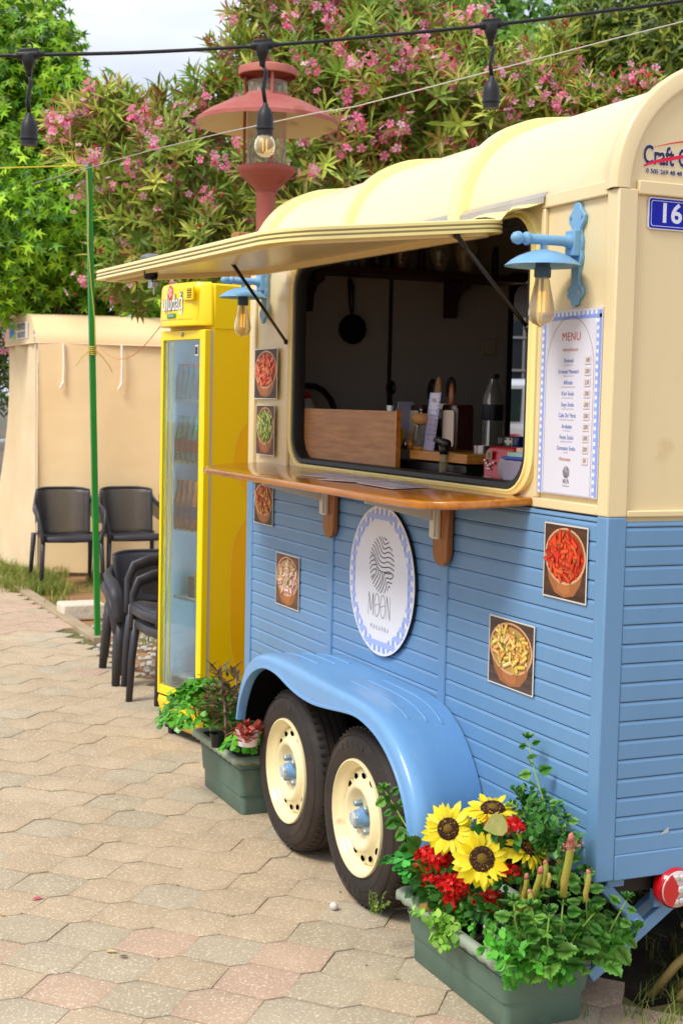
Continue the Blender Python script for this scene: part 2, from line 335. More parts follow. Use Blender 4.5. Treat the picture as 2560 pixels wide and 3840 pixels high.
# back wall at x=1.165 with a window opening y 1.55..2.42
def frameplate(mb,x0,x1,ya,yb,za,zb,wy0,wy1,wz0,wz1):
    mb.box((x0,ya,za),(x1,wy0,zb)); mb.box((x0,wy1,za),(x1,yb,zb)); mb.box((x0,wy0,za),(x1,wy1,wz0)); mb.box((x0,wy0,wz1),(x1,wy1,zb))
mb=MB(); mb.box((XW-.05,.04,.43),(XW-.04,2.47,2.06)); tb(mb,'back_wall',inner)
mb=MB(); mb.box((XW-.006,.047,.36),(XW+.002,YL-.02,2.04)); tb(mb,'outer_back_wall',cream)
mb=MB(); rr=lambda w,h,r,y:[(a,y,b) for a,b in rrect(w,h,r,8,1.3065,1.64)]
mb.loft([rr(.31,.88,.02,2.469),rr(.31,.88,.02,2.464),rr(.265,.82,.09,2.464),rr(.26,.815,.09,2.53),rr(.31,.88,.02,2.53)]); tb(mb,'back_window_frame',blackp)
mb=MB(); mb.box((.04,.10,.43),(.52,2.46,1.262)); mb.box((.045,.10,1.262),(.53,2.46,1.286)); o=tb(mb,'worktop',bracketw)
gable(1.163,1.45,2.500,.018,cream,'far_end_wall',off_=-.020)
# chassis
mb=MB(); mb.box((.03,.03,.30),(XW-.03,YL-.03,.36)); tb(mb,'chassis',black)
for yw in(.969,1.551):
    mb=MB(); mb.tube([(-.05,yw,.259),(1.2,yw,.259)],.03,8); tb(mb,'axle',black)
# serving counter
def cpoly(z,ins=0):
    pts=[(0.004,.356+ins),(-.17,.352+ins),(-.235,.375+ins*.8),(-.285+ins,.44+ins*.3),(-.30+ins,.52),(-.30+ins,2.15),(-.285+ins,2.23-ins*.5),(-.22,2.33-ins),(-.15,2.36-ins),(.004,2.37-ins)]
    return [(x,y,z+.045*x) for x,y in pts]
mb=MB(); mb.loft([cpoly(1.2475,.006),cpoly(1.2515,0),cpoly(1.2665,0),cpoly(1.2705,.005)],True,True,True); ctr=tb(mb,'counter',wood,bevel=.0015)
ctr['label']='varnished orange wooden serving shelf under the hatch'
creamplastic=M('cream_plastic','#DCD6C4',.4)
for y0,y1,zb in((1.592,1.70,1.040),(.762,.870,1.036)):
    c=(y0+y1)/2; r=(y1-y0)/2*.88; mb=MB(); p=[(-.004,y0+.006,1.245),(-.004,y1-.006,1.245)]+[(-.004,c+r*cos(a),zb+r+r*sin(a)) for a in[-R(180)*i/10 for i in range(11)]]
    mb.prism(p,(-.020,0,0)); b=tb(mb,'counter_bracket',bracketw,bevel=.004)
    mb=MB(); mb.box((-.037,c-.004,zb+.08),(-.0245,c+.036,1.243)); mb.box((-.045,c+.002,zb+.085),(-.0375,c+.030,1.242)); tb(mb,'bracket_arm',creamplastic,parent=b,bevel=.002)
    mb=MB(); mb.prism([(-.05,c+.008,1.24),(-.26,c+.008,1.229),(-.26,c+.008,1.222),(-.05,c+.008,1.17)],(0,.014,0)); tb(mb,'bracket_arm',creamplastic,parent=b)
for y in(1.45,2.34):
    mb=MB(); mb.box((-.2,y-.05,1.226),(-.01,y,1.2405)); tb(mb,'shelf_clip',creamplastic,bevel=.004)
# serving hatch
hp=dict(nh=Vector((-.035,.40,1.966)),fh=Vector((-.035,2.24,1.992)),on=Vector((-.715,.405,1.895)),of=Vector((-.715,2.26,1.926)))
def HP(u,v): # u along y 0..1, v outward 0..1
    a=hp['nh'].lerp(hp['fh'],u); b=hp['on'].lerp(hp['of'],u); return a.lerp(b,v)
def hloop(off,dz,r=.12):
    L,Wd=1.84,.68; return [tuple(HP(a/L,b/Wd)+Vector((0,0,dz))) for a,b in rrect(L-2*off,Wd-2*off,max(r-off,.02),8,L/2,Wd/2)]
mb=MB(); th=.044
prof_h=[(.034,.001),(.0,-.001),(-.0015,.0),(-.0015,.007),(.006,.0085),(.006,.0115),(-.0015,.013),(-.0015,.018),(.006,.0195),(.006,.0225),(-.0015,.024),(-.0015,.031),(.002,.033)]
mb.loft([hloop(o,z) for o,z in prof_h]); H=tb(mb,'serving_hatch',creamtrim)
H['label']='raised cream serving hatch with grooved metal edge'
mb=MB(); mb.loft([hloop(.03,.010),hloop(.031,.012)],True,True,True); tb(mb,'hatch_panel',cream,parent=H)
mb=MB(); mb.loft([hloop(.003,.0330),hloop(.004,.0340)],True,True,True); tb(mb,'hatch_skin',creamroof,parent=H)
alu=M('groove_metal','#AAA79A',.5,0)
mb=MB(); mb.loft([hloop(.0050,.0085),hloop(.0050,.0115)]); mb.loft([hloop(.0050,.0195),hloop(.0050,.0225)]); tb(mb,'groove_liner',alu,parent=H)
mb=MB(); mb.loft([hloop(.034,.012),hloop(.034,-.008),hloop(.060,-.008),hloop(.060,.012)]); tb(mb,'hatch_inner_lip',cream,parent=H)
for a,b in(((-.205,.425,1.945),(.0,.398,1.714)),((-0.381,1.671,1.968),(-.004,2.118,1.73))):
    s_=MB().tube([a,b],.0058,8); s_.sphere(b,.010); s_.sphere(a,.010); tb(s_,'gas_strut',blackp,smooth=True)
    a=Vector(a); b=Vector(b); tb(MB().tube([a,a.lerp(b,.12)],.0070,8),'strut_end',blackp)
# latch near outer far edge
kx,ky=-.66,1.66
zz=HP((ky-.4)/1.84,.92).z
mb=MB(); mb.sphere((kx,ky,zz+.040),(.036,.036,.016),16,8); k=tb(mb,'latch_knob',rubberfoot,parent=H,smooth=True)
mb=MB(); mb.lathe([(.0,-.030),(.020,-.028),(.024,-.016),(.022,.0)],(kx,ky,zz),14); tb(mb,'latch_collar',blackp,parent=H,smooth=True)
mb=MB(); mb.tube([(kx,ky,zz-.028),(kx,ky,zz-.05)],.009,8); mb.box((kx-.006,ky-.045,zz-.055),(kx+.008,ky+.012,zz-.049)); mb.tube([(kx,ky-.04,zz-.078),(kx,ky-.04,zz-.04)],.004,6); mb.box((kx-.010,ky-.052,zz-.052),(kx+.010,ky-.03,zz-.040)); tb(mb,'latch_hook',steel,parent=H)
# hinge flashing
mb=MB(); mb.add([(-.008,.325,2.046),(-.008,2.3,2.046),(.004,2.3,2.060),(.004,.325,2.060)],[(0,1,2,3)]); mb.add([(-.0085,.325,2.030),(-.0085,2.3,2.030),(-.008,2.3,2.046),(-.008,.325,2.046)],[(0,1,2,3)]); tb(mb,'flashing_strip',M('flashing','#C9C2B4',.35,.6,var=(8,.2)),solid=.002)
n_=30; L0=[(-.0105,.33+.9*i/n_,2.030) for i in range(n_+1)]; L1=[(-.045-.012*sin(i*.9),.33+.9*i/n_+.01,2.018+.008*sin(i*1.1)) for i in range(n_+1)]; L2=[(-.075-.015*sin(i*.8+1),.34+.88*i/n_,2.004+.009*sin(i*.9+2)) for i in range(n_+1)]
mb=MB(); mb.loft([L0,L1,L2],False); tb(mb,'flashing_flap',creamtrim,smooth=True,solid=.002)
# wheels
def wheel(yw):
    w=MB(); xo=-.2; r=.2585
    prof_t=[(.172,.012),(.178,.002),(.205,-.008),(.240,-.003),(.258,.008),(.269,.022),(.2735,.045)]
    for gx in(.055,.08,.105): prof_t+=[(.2735,gx-.004),(.267,gx-.003),(.267,gx+.001),(.2735,gx+.002)]
    prof_t+=[(.2735,.125),(.262,.146),(.225,.156),(.175,.15)]
    w.lathe(prof_t,(xo,yw,r),72,(1,0,0))
    t=tb(w,'tyre',tyre,smooth='auto')
    # sipes
    sp=MB()
    for i in range(60):
        a=2*pi*i/60; c=Vector((xo+.034,yw+.2665*cos(a),r+.2665*sin(a))); ra=Vector((0,cos(a),sin(a))); ta=Vector((.35,-sin(a),cos(a))).normalized()
        sp.obox(c+ra*.003,(.013,0,0),ta*.0052,ra*.0042)
    tb(sp,'tread_block',tyre,parent=t)['kind']='stuff'
    rings=MB(); rings.lathe([(.214,-.0062),(.216,-.0085),(.218,-.0062)],(xo,yw,r),60,(1,0,0)); rings.lathe([(.248,.001),(.2495,-.002),(.251,.003)],(xo,yw,r),60,(1,0,0)); tb(rings,'sidewall_ring',tyre,parent=t,smooth=True)
    for tx,a0,dr_ in(('KELLY',118,1),('SAFETY',-128,-1)):
        for i,ch_ in enumerate(tx):
            a=R(a0-dr_*9.5*i); q=Vector((xo-.0090,yw-.221*cos(a),r+.221*sin(a))); rad=Vector((0,-cos(a),sin(a)))*dr_; tan=Vector((0,-sin(a),-cos(a)))*dr_
            text(ch_,.030,q,tan,rad,M('tyre_letter','#3A3634',.6),t,off=.0004,name='tyre_letter')
    rm=MB(); rm.lathe([(.1775,.010),(.1785,.0),(.1765,-.006),(.172,-.007),(.168,.004),(.160,.014),(.156,.018),(.152,.022),(.149,.030),(.1455,.036)],(xo,yw,r),56,(1,0,0)); rm_=tb(rm,'rim',rimc,smooth='auto')
    # disc with holes ring: loft with 16 vent holes as raised dark openings
    d=MB(); d.lathe([(.1455,.036),(.143,.030),(.138,.026),(.130,.024),(.119,.022),(.111,.014),(.103,.004),(.094,.000),(.085,.005),(.076,.018),(.064,.030),(.0,.033)],(xo,yw,r),56,(1,0,0)); tb(d,'wheel_disc',rimc,smooth=True)
    for i in range(14):
        a=2*pi*i/14+.2; c=Vector((xo+.0222,yw+.1265*cos(a),r+.1265*sin(a))); ta=Vector((0,-sin(a),cos(a))); ra=Vector((0,cos(a),sin(a)))
        h=MB(); h.add([c-Vector((.0022,0,0))+ta*.0135*cos(b)+ra*.0092*sin(b) for b in[2*pi*j/12 for j in range(12)]],[tuple(range(12))]); tb(h,'vent_hole',M('hole_black','#030303',.9,spec=0),parent=rm_)
    for i in range(4):
        a=R(45+90*i); c=(xo+.032,yw+.049*cos(a),r+.049*sin(a)); b=MB(); b.lathe([(.0115,0),(.0115,-.022),(.008,-.026),(0,-.026)],c,6,(1,0,0)); tb(b,'wheel_bolt',M('bolt_grey','#8D9AA0',.4,.3),smooth='auto')
    b=MB(); b.lathe([(.030,.033),(.030,.014),(.026,.008),(.026,.000),(.023,-.004),(.0,-.004)],(xo,yw,r),18,(1,0,0)); hb=tb(b,'hub_cap',M('hub_blue','#6F9CC9',.35,dirt=(60,.62,'#7A4A2A',.9)),smooth='auto')
    b=MB(); b.lathe([(.022,-.0045),(.022,-.014),(.018,-.018),(.0,-.018)],(xo,yw,r),6,(1,0,0)); tb(b,'hub_nut',M('nut_paint','#A9B4BD',.4,dirt=(80,.5,'#C8D2DA',1)),parent=hb,smooth='auto')
    a=R(130); b=MB(); b.tube([(xo+.045,yw-.138*cos(a),r+.138*sin(a)),(xo+.018,yw-.130*cos(a),r+.130*sin(a))],[.0055,.004],8); tb(b,'valve',M('valve_green','#9AA68E',.5))
wheel(.969); wheel(1.551)
# double wheel arch: opening profile (y,z) measured on the outer face
arch_in=[(1.868,.37),(1.852,.42),(1.82,.475),(1.785,.52),(1.735,.560),(1.66,.592),(1.58,.606),(1.49,.602),(1.42,.588),(1.35,.575),(1.26,.566),(1.17,.566),(1.08,.574),(.99,.584),(.90,.594),(.83,.594),(.76,.582),(.70,.564),(.635,.53),(.575,.48),(.53,.42),(.508,.37),(.498,.325)]
arch_out=[(1.905,.37),(1.89,.43),(1.86,.50),(1.82,.555),(1.765,.60),(1.68,.632),(1.58,.645),(1.49,.648),(1.42,.648),(1.35,.648),(1.26,.645),(1.17,.643),(1.08,.642),(.99,.641),(.90,.640),(.83,.636),(.76,.628),(.70,.612),(.625,.575),(.55,.515),(.49,.44),(.468,.38),(.462,.325)]
def off(p,d):
    q=[]; 
    for i,(y,z) in enumerate(p):
        a=p[max(i-1,0)]; b=p[min(i+1,len(p)-1)]; t=Vector((b[0]-a[0],b[1]-a[1])).normalized(); q.append((y+t[1]*d*1.0,z-t[0]*d))
    return q
def dens(p,k=4):
    P=[Vector((a,b)) for a,b in p]; o=[]
    for i in range(len(P)-1):
        p0=P[max(i-1,0)];p1=P[i];p2=P[i+1];p3=P[min(i+2,len(P)-1)]
        for j in range(k):
            t=j/k; q=.5*((2*p1)+(p2-p0)*t+(2*p0-5*p1+4*p2-p3)*t*t+(3*p1-p0-3*p2+p3)*t**3); o.append((q.x,q.y))
    o.append((P[-1].x,P[-1].y)); return o
def smth(p,n=3):
    for _ in range(n): p=[p[0]]+[((p[i-1][0]+2*p[i][0]+p[i+1][0])/4,(p[i-1][1]+2*p[i][1]+p[i+1][1])/4) for i in range(1,len(p)-1)]+[p[-1]]
    return p
def flr(x):
    t=(x+.24)/.24; return [(x,1.19+(y-1.19)*(1-.125*t) if not 0 else y,z-.010*t) for y,z in outb]
arch_in=smth(dens(arch_in)); arch_out=smth(dens(arch_out))
def lp(p,x,dz=0): return [(x,y,z+dz) for y,z in p]
mid=[((a[0]*.35+b[0]*.65),(a[1]*.35+b[1]*.65)) for a,b in zip(arch_in,arch_out)]
outb=off(arch_out,.012)
mb=MB(); mb.loft([lp(arch_in,-.235),lp(arch_in,-.2635),lp(off(arch_in,.002),-.2665),lp(off(arch_in,.008),-.2665),lp(off(arch_in,.010),-.2625),lp(mid,-.2615),lp(off(arch_out,-.006),-.2590),lp(off(arch_out,.001),-.255),lp(off(arch_out,.006),-.247),lp(off(arch_out,.0095),-.236),lp(off(arch_out,.0115),-.215),flr(-.15),flr(-.08),flr(-.004)],False); tb(mb,'wheel_arch',blue2,smooth='auto')
fl2=lambda p,x:[(x,1.19+(y-1.19)*(1-.125*(x+.24)/.24),z-.012) for y,z in p]
mb=MB(); mb.loft([lp(arch_in,-.234),fl2(off(arch_in,.018),-.21),fl2(off(arch_in,.020),-.10),fl2(off(arch_in,.020),-.001)],False); tb(mb,'arch_liner',M('liner_black','#0A0A0A',.95,spec=.1),smooth=True)
mb=MB(); mb.box((-.009,.64,.25),(-.005,1.76,.50)); tb(mb,'splash_panel',M('liner_black','#0A0A0A',.95))
for y0,y1 in((1.76,1.66),(1.62,1.50),(1.00,.86),(.86,.74)):
    pass
for dx in(-.17,-.11,-.06):
    def topz(y):
        for a,b in zip(outb[:-1],outb[1:]):
            if b[0]<=y<=a[0]: return a[1]+(b[1]-a[1])*(a[0]-y)/(a[0]-b[0]+1e-9)
        return .65
    for ya,yb in((1.74,1.36),(1.12,.70)):
        mb=MB(); mb.tube([(dx,ya+(yb-ya)*i/12,topz(1.19+((ya+(yb-ya)*i/12)-1.19)/(1-.125*(dx+.24)/.24))-.010*(dx+.24)/.24+.0003) for i in range(13)],.003,6)
        tb(mb,'arch_ridge',blue2,smooth=True)
# signs and prints
def disc(n,cy,cz,r,x,a0=0): return [(x,cy+r*cos(2*pi*i/n+a0),cz+r*sin(2*pi*i/n+a0)) for i in range(n)]
YC,ZC,RC=1.232,.942,.243
mb=MB(); mb.prism(disc(72,YC,ZC,RC,-.006),(-.007,0,0)); OV=tb(mb,'round_sign',black); OV['label']='round white sign with gingham rim and wavy moon emblem'
mb=MB(); mb.prism(disc(72,YC,ZC,RC-.001,-.0131),(-.0012,0,0)); tb(mb,'sign_face',white,parent=OV)
GB=srgb('#8FA6E6'); GB2=srgb('#A9BCF0')
def clip_ring(mb,y0,y1,z0,z1,x,c,ro,ri,n=14):
    # rectangle cut by an annulus, sampled as small cells
    ny=max(1,int((y1-y0)/.006)); nz_=max(1,int((z1-z0)/.006))
    for i in range(ny):
        for j in range(nz_):
            a=y0+(y1-y0)*i/ny; b=y0+(y1-y0)*(i+1)/ny; p=z0+(z1-z0)*j/nz_; q=z0+(z1-z0)*(j+1)/nz_
            m=math.hypot((a+b)/2-YC,(p+q)/2-ZC)
            if ri<m<ro: mb.c=c; mb.add([(x,a,p),(x,b,p),(x,b,q),(x,a,q)],[(0,3,2,1)])
mb=MB(); st=.034
for i in range(-8,9):
    c=i*st; clip_ring(mb,YC+c-st/4,YC+c+st/4,ZC-RC,ZC+RC,-.0146,GB,.232,.198)
    clip_ring(mb,YC-RC,YC+RC,ZC+c-st/4,ZC+c+st/4,-.0148,GB2,.232,.198)
tb(mb,'gingham_rim',col,parent=OV)
def ribbon(mb,pts,w,x,c):
    P=[Vector((0,a,b)) for a,b in pts]; A=[];B=[]
    for i,p in enumerate(P):
        t=(P[min(i+1,len(P)-1)]-P[max(i-1,0)]).normalized(); nn=Vector((0,-t.z,t.y)); A.append((x,p.y+nn.y*w,p.z+nn.z*w)); B.append((x,p.y-nn.y*w,p.z-nn.z*w))
    mb.c=c; mb.loft([A,B],False)
EMB=[[(0.16,0.99),(0.22,0.93),(0.37,0.92)],[(-0.01,1.0),(0.07,0.85),(0.21,0.75),(0.39,0.79),(0.55,0.85)],[(-0.27,0.97),(-0.1,0.87),(0.03,0.66),(0.2,0.58),(0.52,0.67),(0.68,0.64),(0.83,0.57)],[(-0.5,0.88),(-0.31,0.77),(-0.11,0.56),(0.04,0.44),(0.2,0.42),(0.51,0.5),(0.74,0.46),(0.92,0.4)],[(-0.64,0.77),(-0.45,0.66),(-0.26,0.45),(-0.07,0.3),(0.19,0.26),(0.5,0.32),(0.75,0.3),(0.98,0.23)],[(-0.76,0.65),(-0.55,0.53),(-0.37,0.32),(-0.19,0.14),(0.15,0.08),(0.46,0.16),(0.76,0.11),(1.0,0.07)],[(-0.86,0.51),(-0.67,0.41),(-0.48,0.21),(-0.29,0.02),(-0.02,-0.07),(0.28,-0.06),(0.52,-0.02),(0.76,-0.04),(1.0,-0.1)],[(-0.93,0.37),(-0.7,0.27),(-0.53,0.08),(-0.34,-0.11),(-0.09,-0.23),(0.25,-0.23),(0.49,-0.19),(0.69,-0.19),(0.95,-0.26)],[(0.95,-0.26),(0.83,-0.38),(0.66,-0.41),(0.45,-0.4),(0.32,-0.46),(0.25,-0.62),(0.11,-0.84),(-0.07,-1.0)],[(0.72,-0.23),(0.53,-0.25),(0.32,-0.26),(0.2,-0.33),(0.14,-0.49),(0.06,-0.66),(-0.06,-0.8),(-0.25,-0.97)],[(0.84,-0.56),(0.7,-0.55),(0.51,-0.54),(0.41,-0.63),(0.36,-0.8),(0.25,-0.96)],[(0.7,-0.69),(0.6,-0.69),(0.52,-0.76),(0.51,-0.86)],[(-1.0,0.11),(-0.88,0.21),(-0.75,0.26)],[(-1.0,-0.07),(-0.87,0.04),(-0.69,0.1),(-0.57,0.11)],[(-0.97,-0.25),(-0.81,-0.11),(-0.65,-0.06),(-0.45,-0.04)],[(-0.92,-0.39),(-0.76,-0.28),(-0.6,-0.21),(-0.44,-0.21)],[(-0.85,-0.54),(-0.75,-0.48),(-0.63,-0.4)],[(-0.39,-0.11),(-0.46,-0.31),(-0.58,-0.46),(-0.79,-0.62)],[(-0.26,-0.2),(-0.29,-0.36),(-0.45,-0.52),(-0.68,-0.74)],[(-0.1,-0.27),(-0.14,-0.43),(-0.32,-0.62),(-0.55,-0.84)],[(0.06,-0.27),(0.05,-0.46),(-0.15,-0.7),(-0.42,-0.91)]]
def emblem(mb,cy,cz,s,x,w):
    for L in EMB:
        P=[Vector(p) for p in L]; o=[]
        for i in range(len(P)-1):
            p0=P[max(i-1,0)];p1=P[i];p2=P[i+1];p3=P[min(i+2,len(P)-1)]
            for j in range(5):
                t=j/5; q=.5*((2*p1)+(p2-p0)*t+(2*p0-5*p1+4*p2-p3)*t*t+(3*p1-p0-3*p2+p3)*t**3); o.append(q)
        o.append(P[-1]); ribbon(mb,[(cy-q.x*s,cz+q.y*s) for q in o],w,x,blk)
XD,ZD=(0,-1,0),(0,0,1)
mb=MB(); emblem(mb,1.2245,0.9935,0.0915,-.0150,.0017); tb(mb,'emblem',col,parent=OV)
ink=M('ink',blk,.6); inkb=M('ink_blue','#2C55B8',.6); inko=M('ink_orange','#C0602C',.6)
def moon(cy,cz,h,x,p,w):
    mb=MB(); k=h*.32
    def L(a,b,ww): ribbon(mb,[(cy-a[0],cz+a[1]),(cy-b[0],cz+b[1])],ww,x,blk)
    u=h; x0=-1.05*h
    L((x0-.12*u,-.5*u),(x0-.06*u,.5*u),w*.7); L((x0-.06*u,.5*u),(x0+.15*u,-.32*u),w*1.4); L((x0+.15*u,-.32*u),(x0+.36*u,.5*u),w*.7); L((x0+.36*u,.5*u),(x0+.40*u,-.5*u),w*1.4)
    for q in(-.30,.30): 
        ribbon(mb,[(cy-(q*h+.25*h*cos(t)),cz+.5*h*sin(t)) for t in[2*pi*i/24 for i in range(25)]],w*.9,x,blk)
        ribbon(mb,[(cy-(q*h-.24*h+.48*h*i/8),cz+(-.05+.02*i/1)*h*.6-.03*h*sin(i)) for i in range(9)],w*.6,x,blk)
    x1=.68*h; L((x1,-.5*u),(x1,.5*u),w*.6); L((x1,.5*u),(x1+.33*u,-.5*u),w*1.3); L((x1+.33*u,-.5*u),(x1+.33*u,.5*u),w*.6)
    o=tb(mb,'lettering',col,parent=p)
moon(YC,ZC-.082,.074,-.0150,OV,.0011)
text('MAKARNA',.024,(-.0150,YC,ZC-.155),XD,ZD,ink,OV,sx=.70,space=2.1,off=-.0004)
# food pictures
def food(y0,y1,z0,z1,base,cols,green,bg,label,seed,rimcol='#D9A47A',bowl='#A86A3A',x=-.004):
    rd=random.Random(seed); w=y0-y1; h=z1-z0; mb=MB()
    def pt(u,v,k): return (x-.0012-.000012*k,y0-u*w,z0+v*h)
    mb2=MB(); mb2.box((x-.001,y1,z0),(x,y0,z1)); P=tb(mb2,'food_picture',M('laminate','#D9D4C8',.3)); P['label']=label
    k=1; mb.c=srgb(bg); mb.add([pt(.02,.02,k),pt(.98,.02,k),pt(.98,.98,k),pt(.02,.98,k)],[(0,1,2,3)])
    for i in range(8):
        k+=1; v=i/8; c=Vector(srgb(bg))*rd.uniform(.55,1.4); mb.c=tuple(c); mb.add([pt(.02,v*.96+.02,k),pt(.98,v*.96+.02+.02,k),pt(.98,v*.96+.10,k),pt(.02,v*.96+.08,k)],[(0,1,2,3)])
    def ell(cu,cv,ru,rv_,n,c,a0=0,a1=2*pi):
        nonlocal k; k+=1; mb.c=c; q=[(cu+ru*cos(a0+(a1-a0)*i/n),cv+rv_*sin(a0+(a1-a0)*i/n)) for i in range(n)]; q=[(min(max(a,.02),.98),min(max(b,.02),.98)) for a,b in q]; mb.add([pt(a,b,k) for a,b in q],[tuple(range(n))])
    bc=srgb(bowl); 
    for s_,t_ in((.40,.16),(.43,.34)): pass
    k+=1; mb.c=tuple(c_*.9 for c_ in bc); q=[(.05,.56),(.14,.24),(.28,.08),(.5,.035),(.72,.08),(.86,.24),(.95,.56)]; mb.add([pt(a,b,k) for a,b in q],[tuple(range(7))])
    k+=1; mb.c=tuple(c_*1.15 for c_ in bc); q=[(.30,.5),(.34,.13),(.5,.07),(.62,.10),(.66,.5)]; mb.add([pt(a,b,k) for a,b in q],[tuple(range(5))])
    ell(.5,.58,.47,.375,28,srgb(rimcol)); ell(.5,.585,.435,.345,28,tuple(c_*.55 for c_ in bc)); ell(.5,.565,.415,.325,24,tuple(c_*.55 for c_ in srgb(cols[0])))
    for i in range(110):
        a=rd.uniform(0,2*pi); rr=math.sqrt(rd.random())*.36; cu=.5+rr*cos(a)*1.05; cv=.575+rr*sin(a)*.80; k+=1
        if i>60 and rd.random()<.35: c=srgb(green); L=.014; Wd=.010
        else: c=tuple(q_*rd.uniform(.75,1.2) for q_ in srgb(rd.choice(cols))); L=rd.uniform(.055,.10); Wd=.021
        th_=rd.uniform(0,pi); d=(cos(th_),sin(th_)); nn=(-d[1],d[0])
        pp=lambda e,f:(cu+d[0]*L*e+nn[0]*Wd*f,cv+(d[1]*L*e+nn[1]*Wd*f))
        mb.c=tuple(q_*.5 for q_ in c); mb.add([pt(*pp(-1.12,-1.5),k),pt(*pp(1.1,-1.5),k),pt(*pp(1.3,0),k),pt(*pp(1.1,1.3),k),pt(*pp(-1.12,1.3),k)],[(0,1,2,3,4)]); k+=1
        mb.c=c; mb.add([pt(*pp(-1,-1),k),pt(*pp(1,-1),k),pt(*pp(1.15,0),k),pt(*pp(1,1),k),pt(*pp(-1,1),k)],[(0,1,2,3,4)])
        k+=1; mb.c=tuple(min(1,q_*1.5+.02) for q_ in c); mb.add([pt(*pp(-.9,.1),k),pt(*pp(.8,.1),k),pt(*pp(.8,.6),k),pt(*pp(-.9,.6),k)],[(0,1,2,3)])
    tb(mb,'food_print',col,parent=P)
food(.276,.076,1.022,1.214,0,('#E8380C','#F0501A','#C92A08','#D9481C'),'#3F7A1E','#4A2E1E','picture of red penne in a kraft bowl, nearest the trailer corner',1)
food(.546,.308,.746,.934,0,('#F0C060','#E8B050','#F5D080','#D9A040'),'#5E8A2A','#4B3A30','picture of creamy yellow penne in a kraft bowl, right of the wheel arch',2)
food(2.180,1.945,.738,.938,0,('#F0C8A8','#E8B898','#F6DCC0','#E0A888'),'#7E9A4A','#6A4A3C','faded picture of pale pasta, left of the round sign',3)
food(2.430,2.224,1.028,1.196,0,('#E08030','#C8502A','#E8A040','#B04020'),'#2F5A1E','#4A3420','picture of vegetable pasta just under the counter',4)
food(2.453,2.203,1.516,1.712,0,('#F0602A','#F07848','#E84A20','#F59060'),'#B84820','#3E2C20','picture of orange pasta, upper of the two by the far lamp',5)
food(2.422,2.224,1.298,1.494,0,('#B8C860','#98B038','#D0D888','#7E9A28'),'#4E6A1E','#5A3A28','picture of green pesto pasta under the orange one',6)
# menu board
mb=MB(); mb.box((-.002,.050,1.287),(.0105,.323,1.752)); MN=tb(mb,'menu_board',M('menu_white','#DAD9E6',.4,coat=.2)); MN['label']='tall white menu board with blue gingham border'
mb=MB(); y0,y1,z0,z1=.320,.053,1.290,1.746; sq=.0094; bw=.019
def cell(a,b,p,q,x,c): mb.c=c; mb.add([(x,a,p),(x,b,p),(x,b,q),(x,a,q)],[(0,1,2,3)])
cell(y0,y1,z0,z1,-.0024,srgb('#F2F3FA')) 
nzc=int((z1-z0)/sq/2)
for i in range(nzc):
    z=z0+2*i*sq+.004
    for a,b in((y0,y0-bw),(y1+bw,y1)): cell(a,b,z,z+sq,-.0027,srgb('#9CB2F0'))
nyc=int((y0-y1)/sq/2)
for i in range(nyc+1):
    y=y0-2*i*sq-.003; cell(y,max(y-sq,y1),z1-bw,z1,-.0027,srgb('#9CB2F0'))
cell(y0-.0095,y0-bw,z0,z1,-.0030,srgb('#8CA6EC')); cell(y1+.0095,y1,z0,z1,-.0030,srgb('#8CA6EC')); cell(y0,y1,z1-bw*.98,z1-bw*.5,-.0030,srgb('#8CA6EC'))
tb(mb,'menu_border',col,parent=MN)
yc=(y0+y1)/2; 
mb=MB(); p=[(-.0034,a,b) for a,b in rrect((y0-y1)-2*bw,(z1-z0)-bw+.02,.018,5,yc,(z0+z1)/2-.5*bw-.01)]; p=[(x,a,max(b,z0)) for x,a,b in p]; mb.add(p,[tuple(range(len(p)))]); tb(mb,'menu_panel',M('menu_panel','#DCDCE8',.45),parent=MN)
mb=MB(); ar=.108; pts=[(yc+ar,z0+.002)]+[(yc+ar*cos(pi*i/24),1.60+.134*sin(pi*i/24)) for i in range(25)]+[(yc-ar,z0+.002)]; ribbon(mb,pts,.0006,-.0038,srgb('#8A4A3A')); tb(mb,'menu_arch',col,parent=MN)
TX=-.0040
text('MENU',.030,(TX,yc-.004,1.684),XD,ZD,inko,MN,sx=1.0,space=1.06)
text('· MAKARNALAR ·',.0105,(TX,yc-.002,1.6515),XD,ZD,inko,MN,sx=1.0)
items=['Kremalı','Kremalı Mantarlı','Alfredo','Köri Soslu','Soya Soslu','Cafe De\' Paris','Arabiata','Pesto Soslu','Domates Soslu']
subs=['Sarımsak, krema','Mantar, sarımsak, krema','Tavuk, krema, sarımsak, parmesan','Köri sos, sarımsak, krema','Soya sosu, krema, sarımsak','Krema, hardal, sarımsak, dereotu','Acı sos, domates','Fesleğen, krema, parmesan','Domates']
prices=['180','200','230','200','200','200','200','200','200','50']
pc=M('price_card','#DDD3D0',.6)
for i in range(10):
    z=1.625-i*.02747
    if i<9:
        text(items[i],.0150,(TX,yc+.004,z),XD,ZD,inkb,MN,sx=.92); text(subs[i],.0048,(TX,yc+.004,z-.0105),XD,ZD,M('ink_grey','#77788A',.6),MN,sx=1.0)
    else: text('+Parmesan',.0135,(TX,yc+.010,z),XD,ZD,inko,MN,sx=.92)
    mb=MB(); py=yc-.082; mb.box((-.0052,py-.0135,z-.0095),(-.0040,py+.0135,z+.0105)); c_=tb(mb,'price_card',pc,parent=MN)
    text(prices[i],.0150,(-.0056,py,z),XD,ZD,M('ink_brown','#5A4450',.6),MN,sx=.85,shear=.15,name='price')
mb=MB(); emblem(mb,yc,1.3455,.0155,TX,.0005); tb(mb,'emblem',col,parent=MN)
moon(yc,1.3225,.0120,TX,MN,.0004); text('MAKARNA',.0050,(TX,yc,1.3105),XD,ZD,ink,MN,space=1.4)
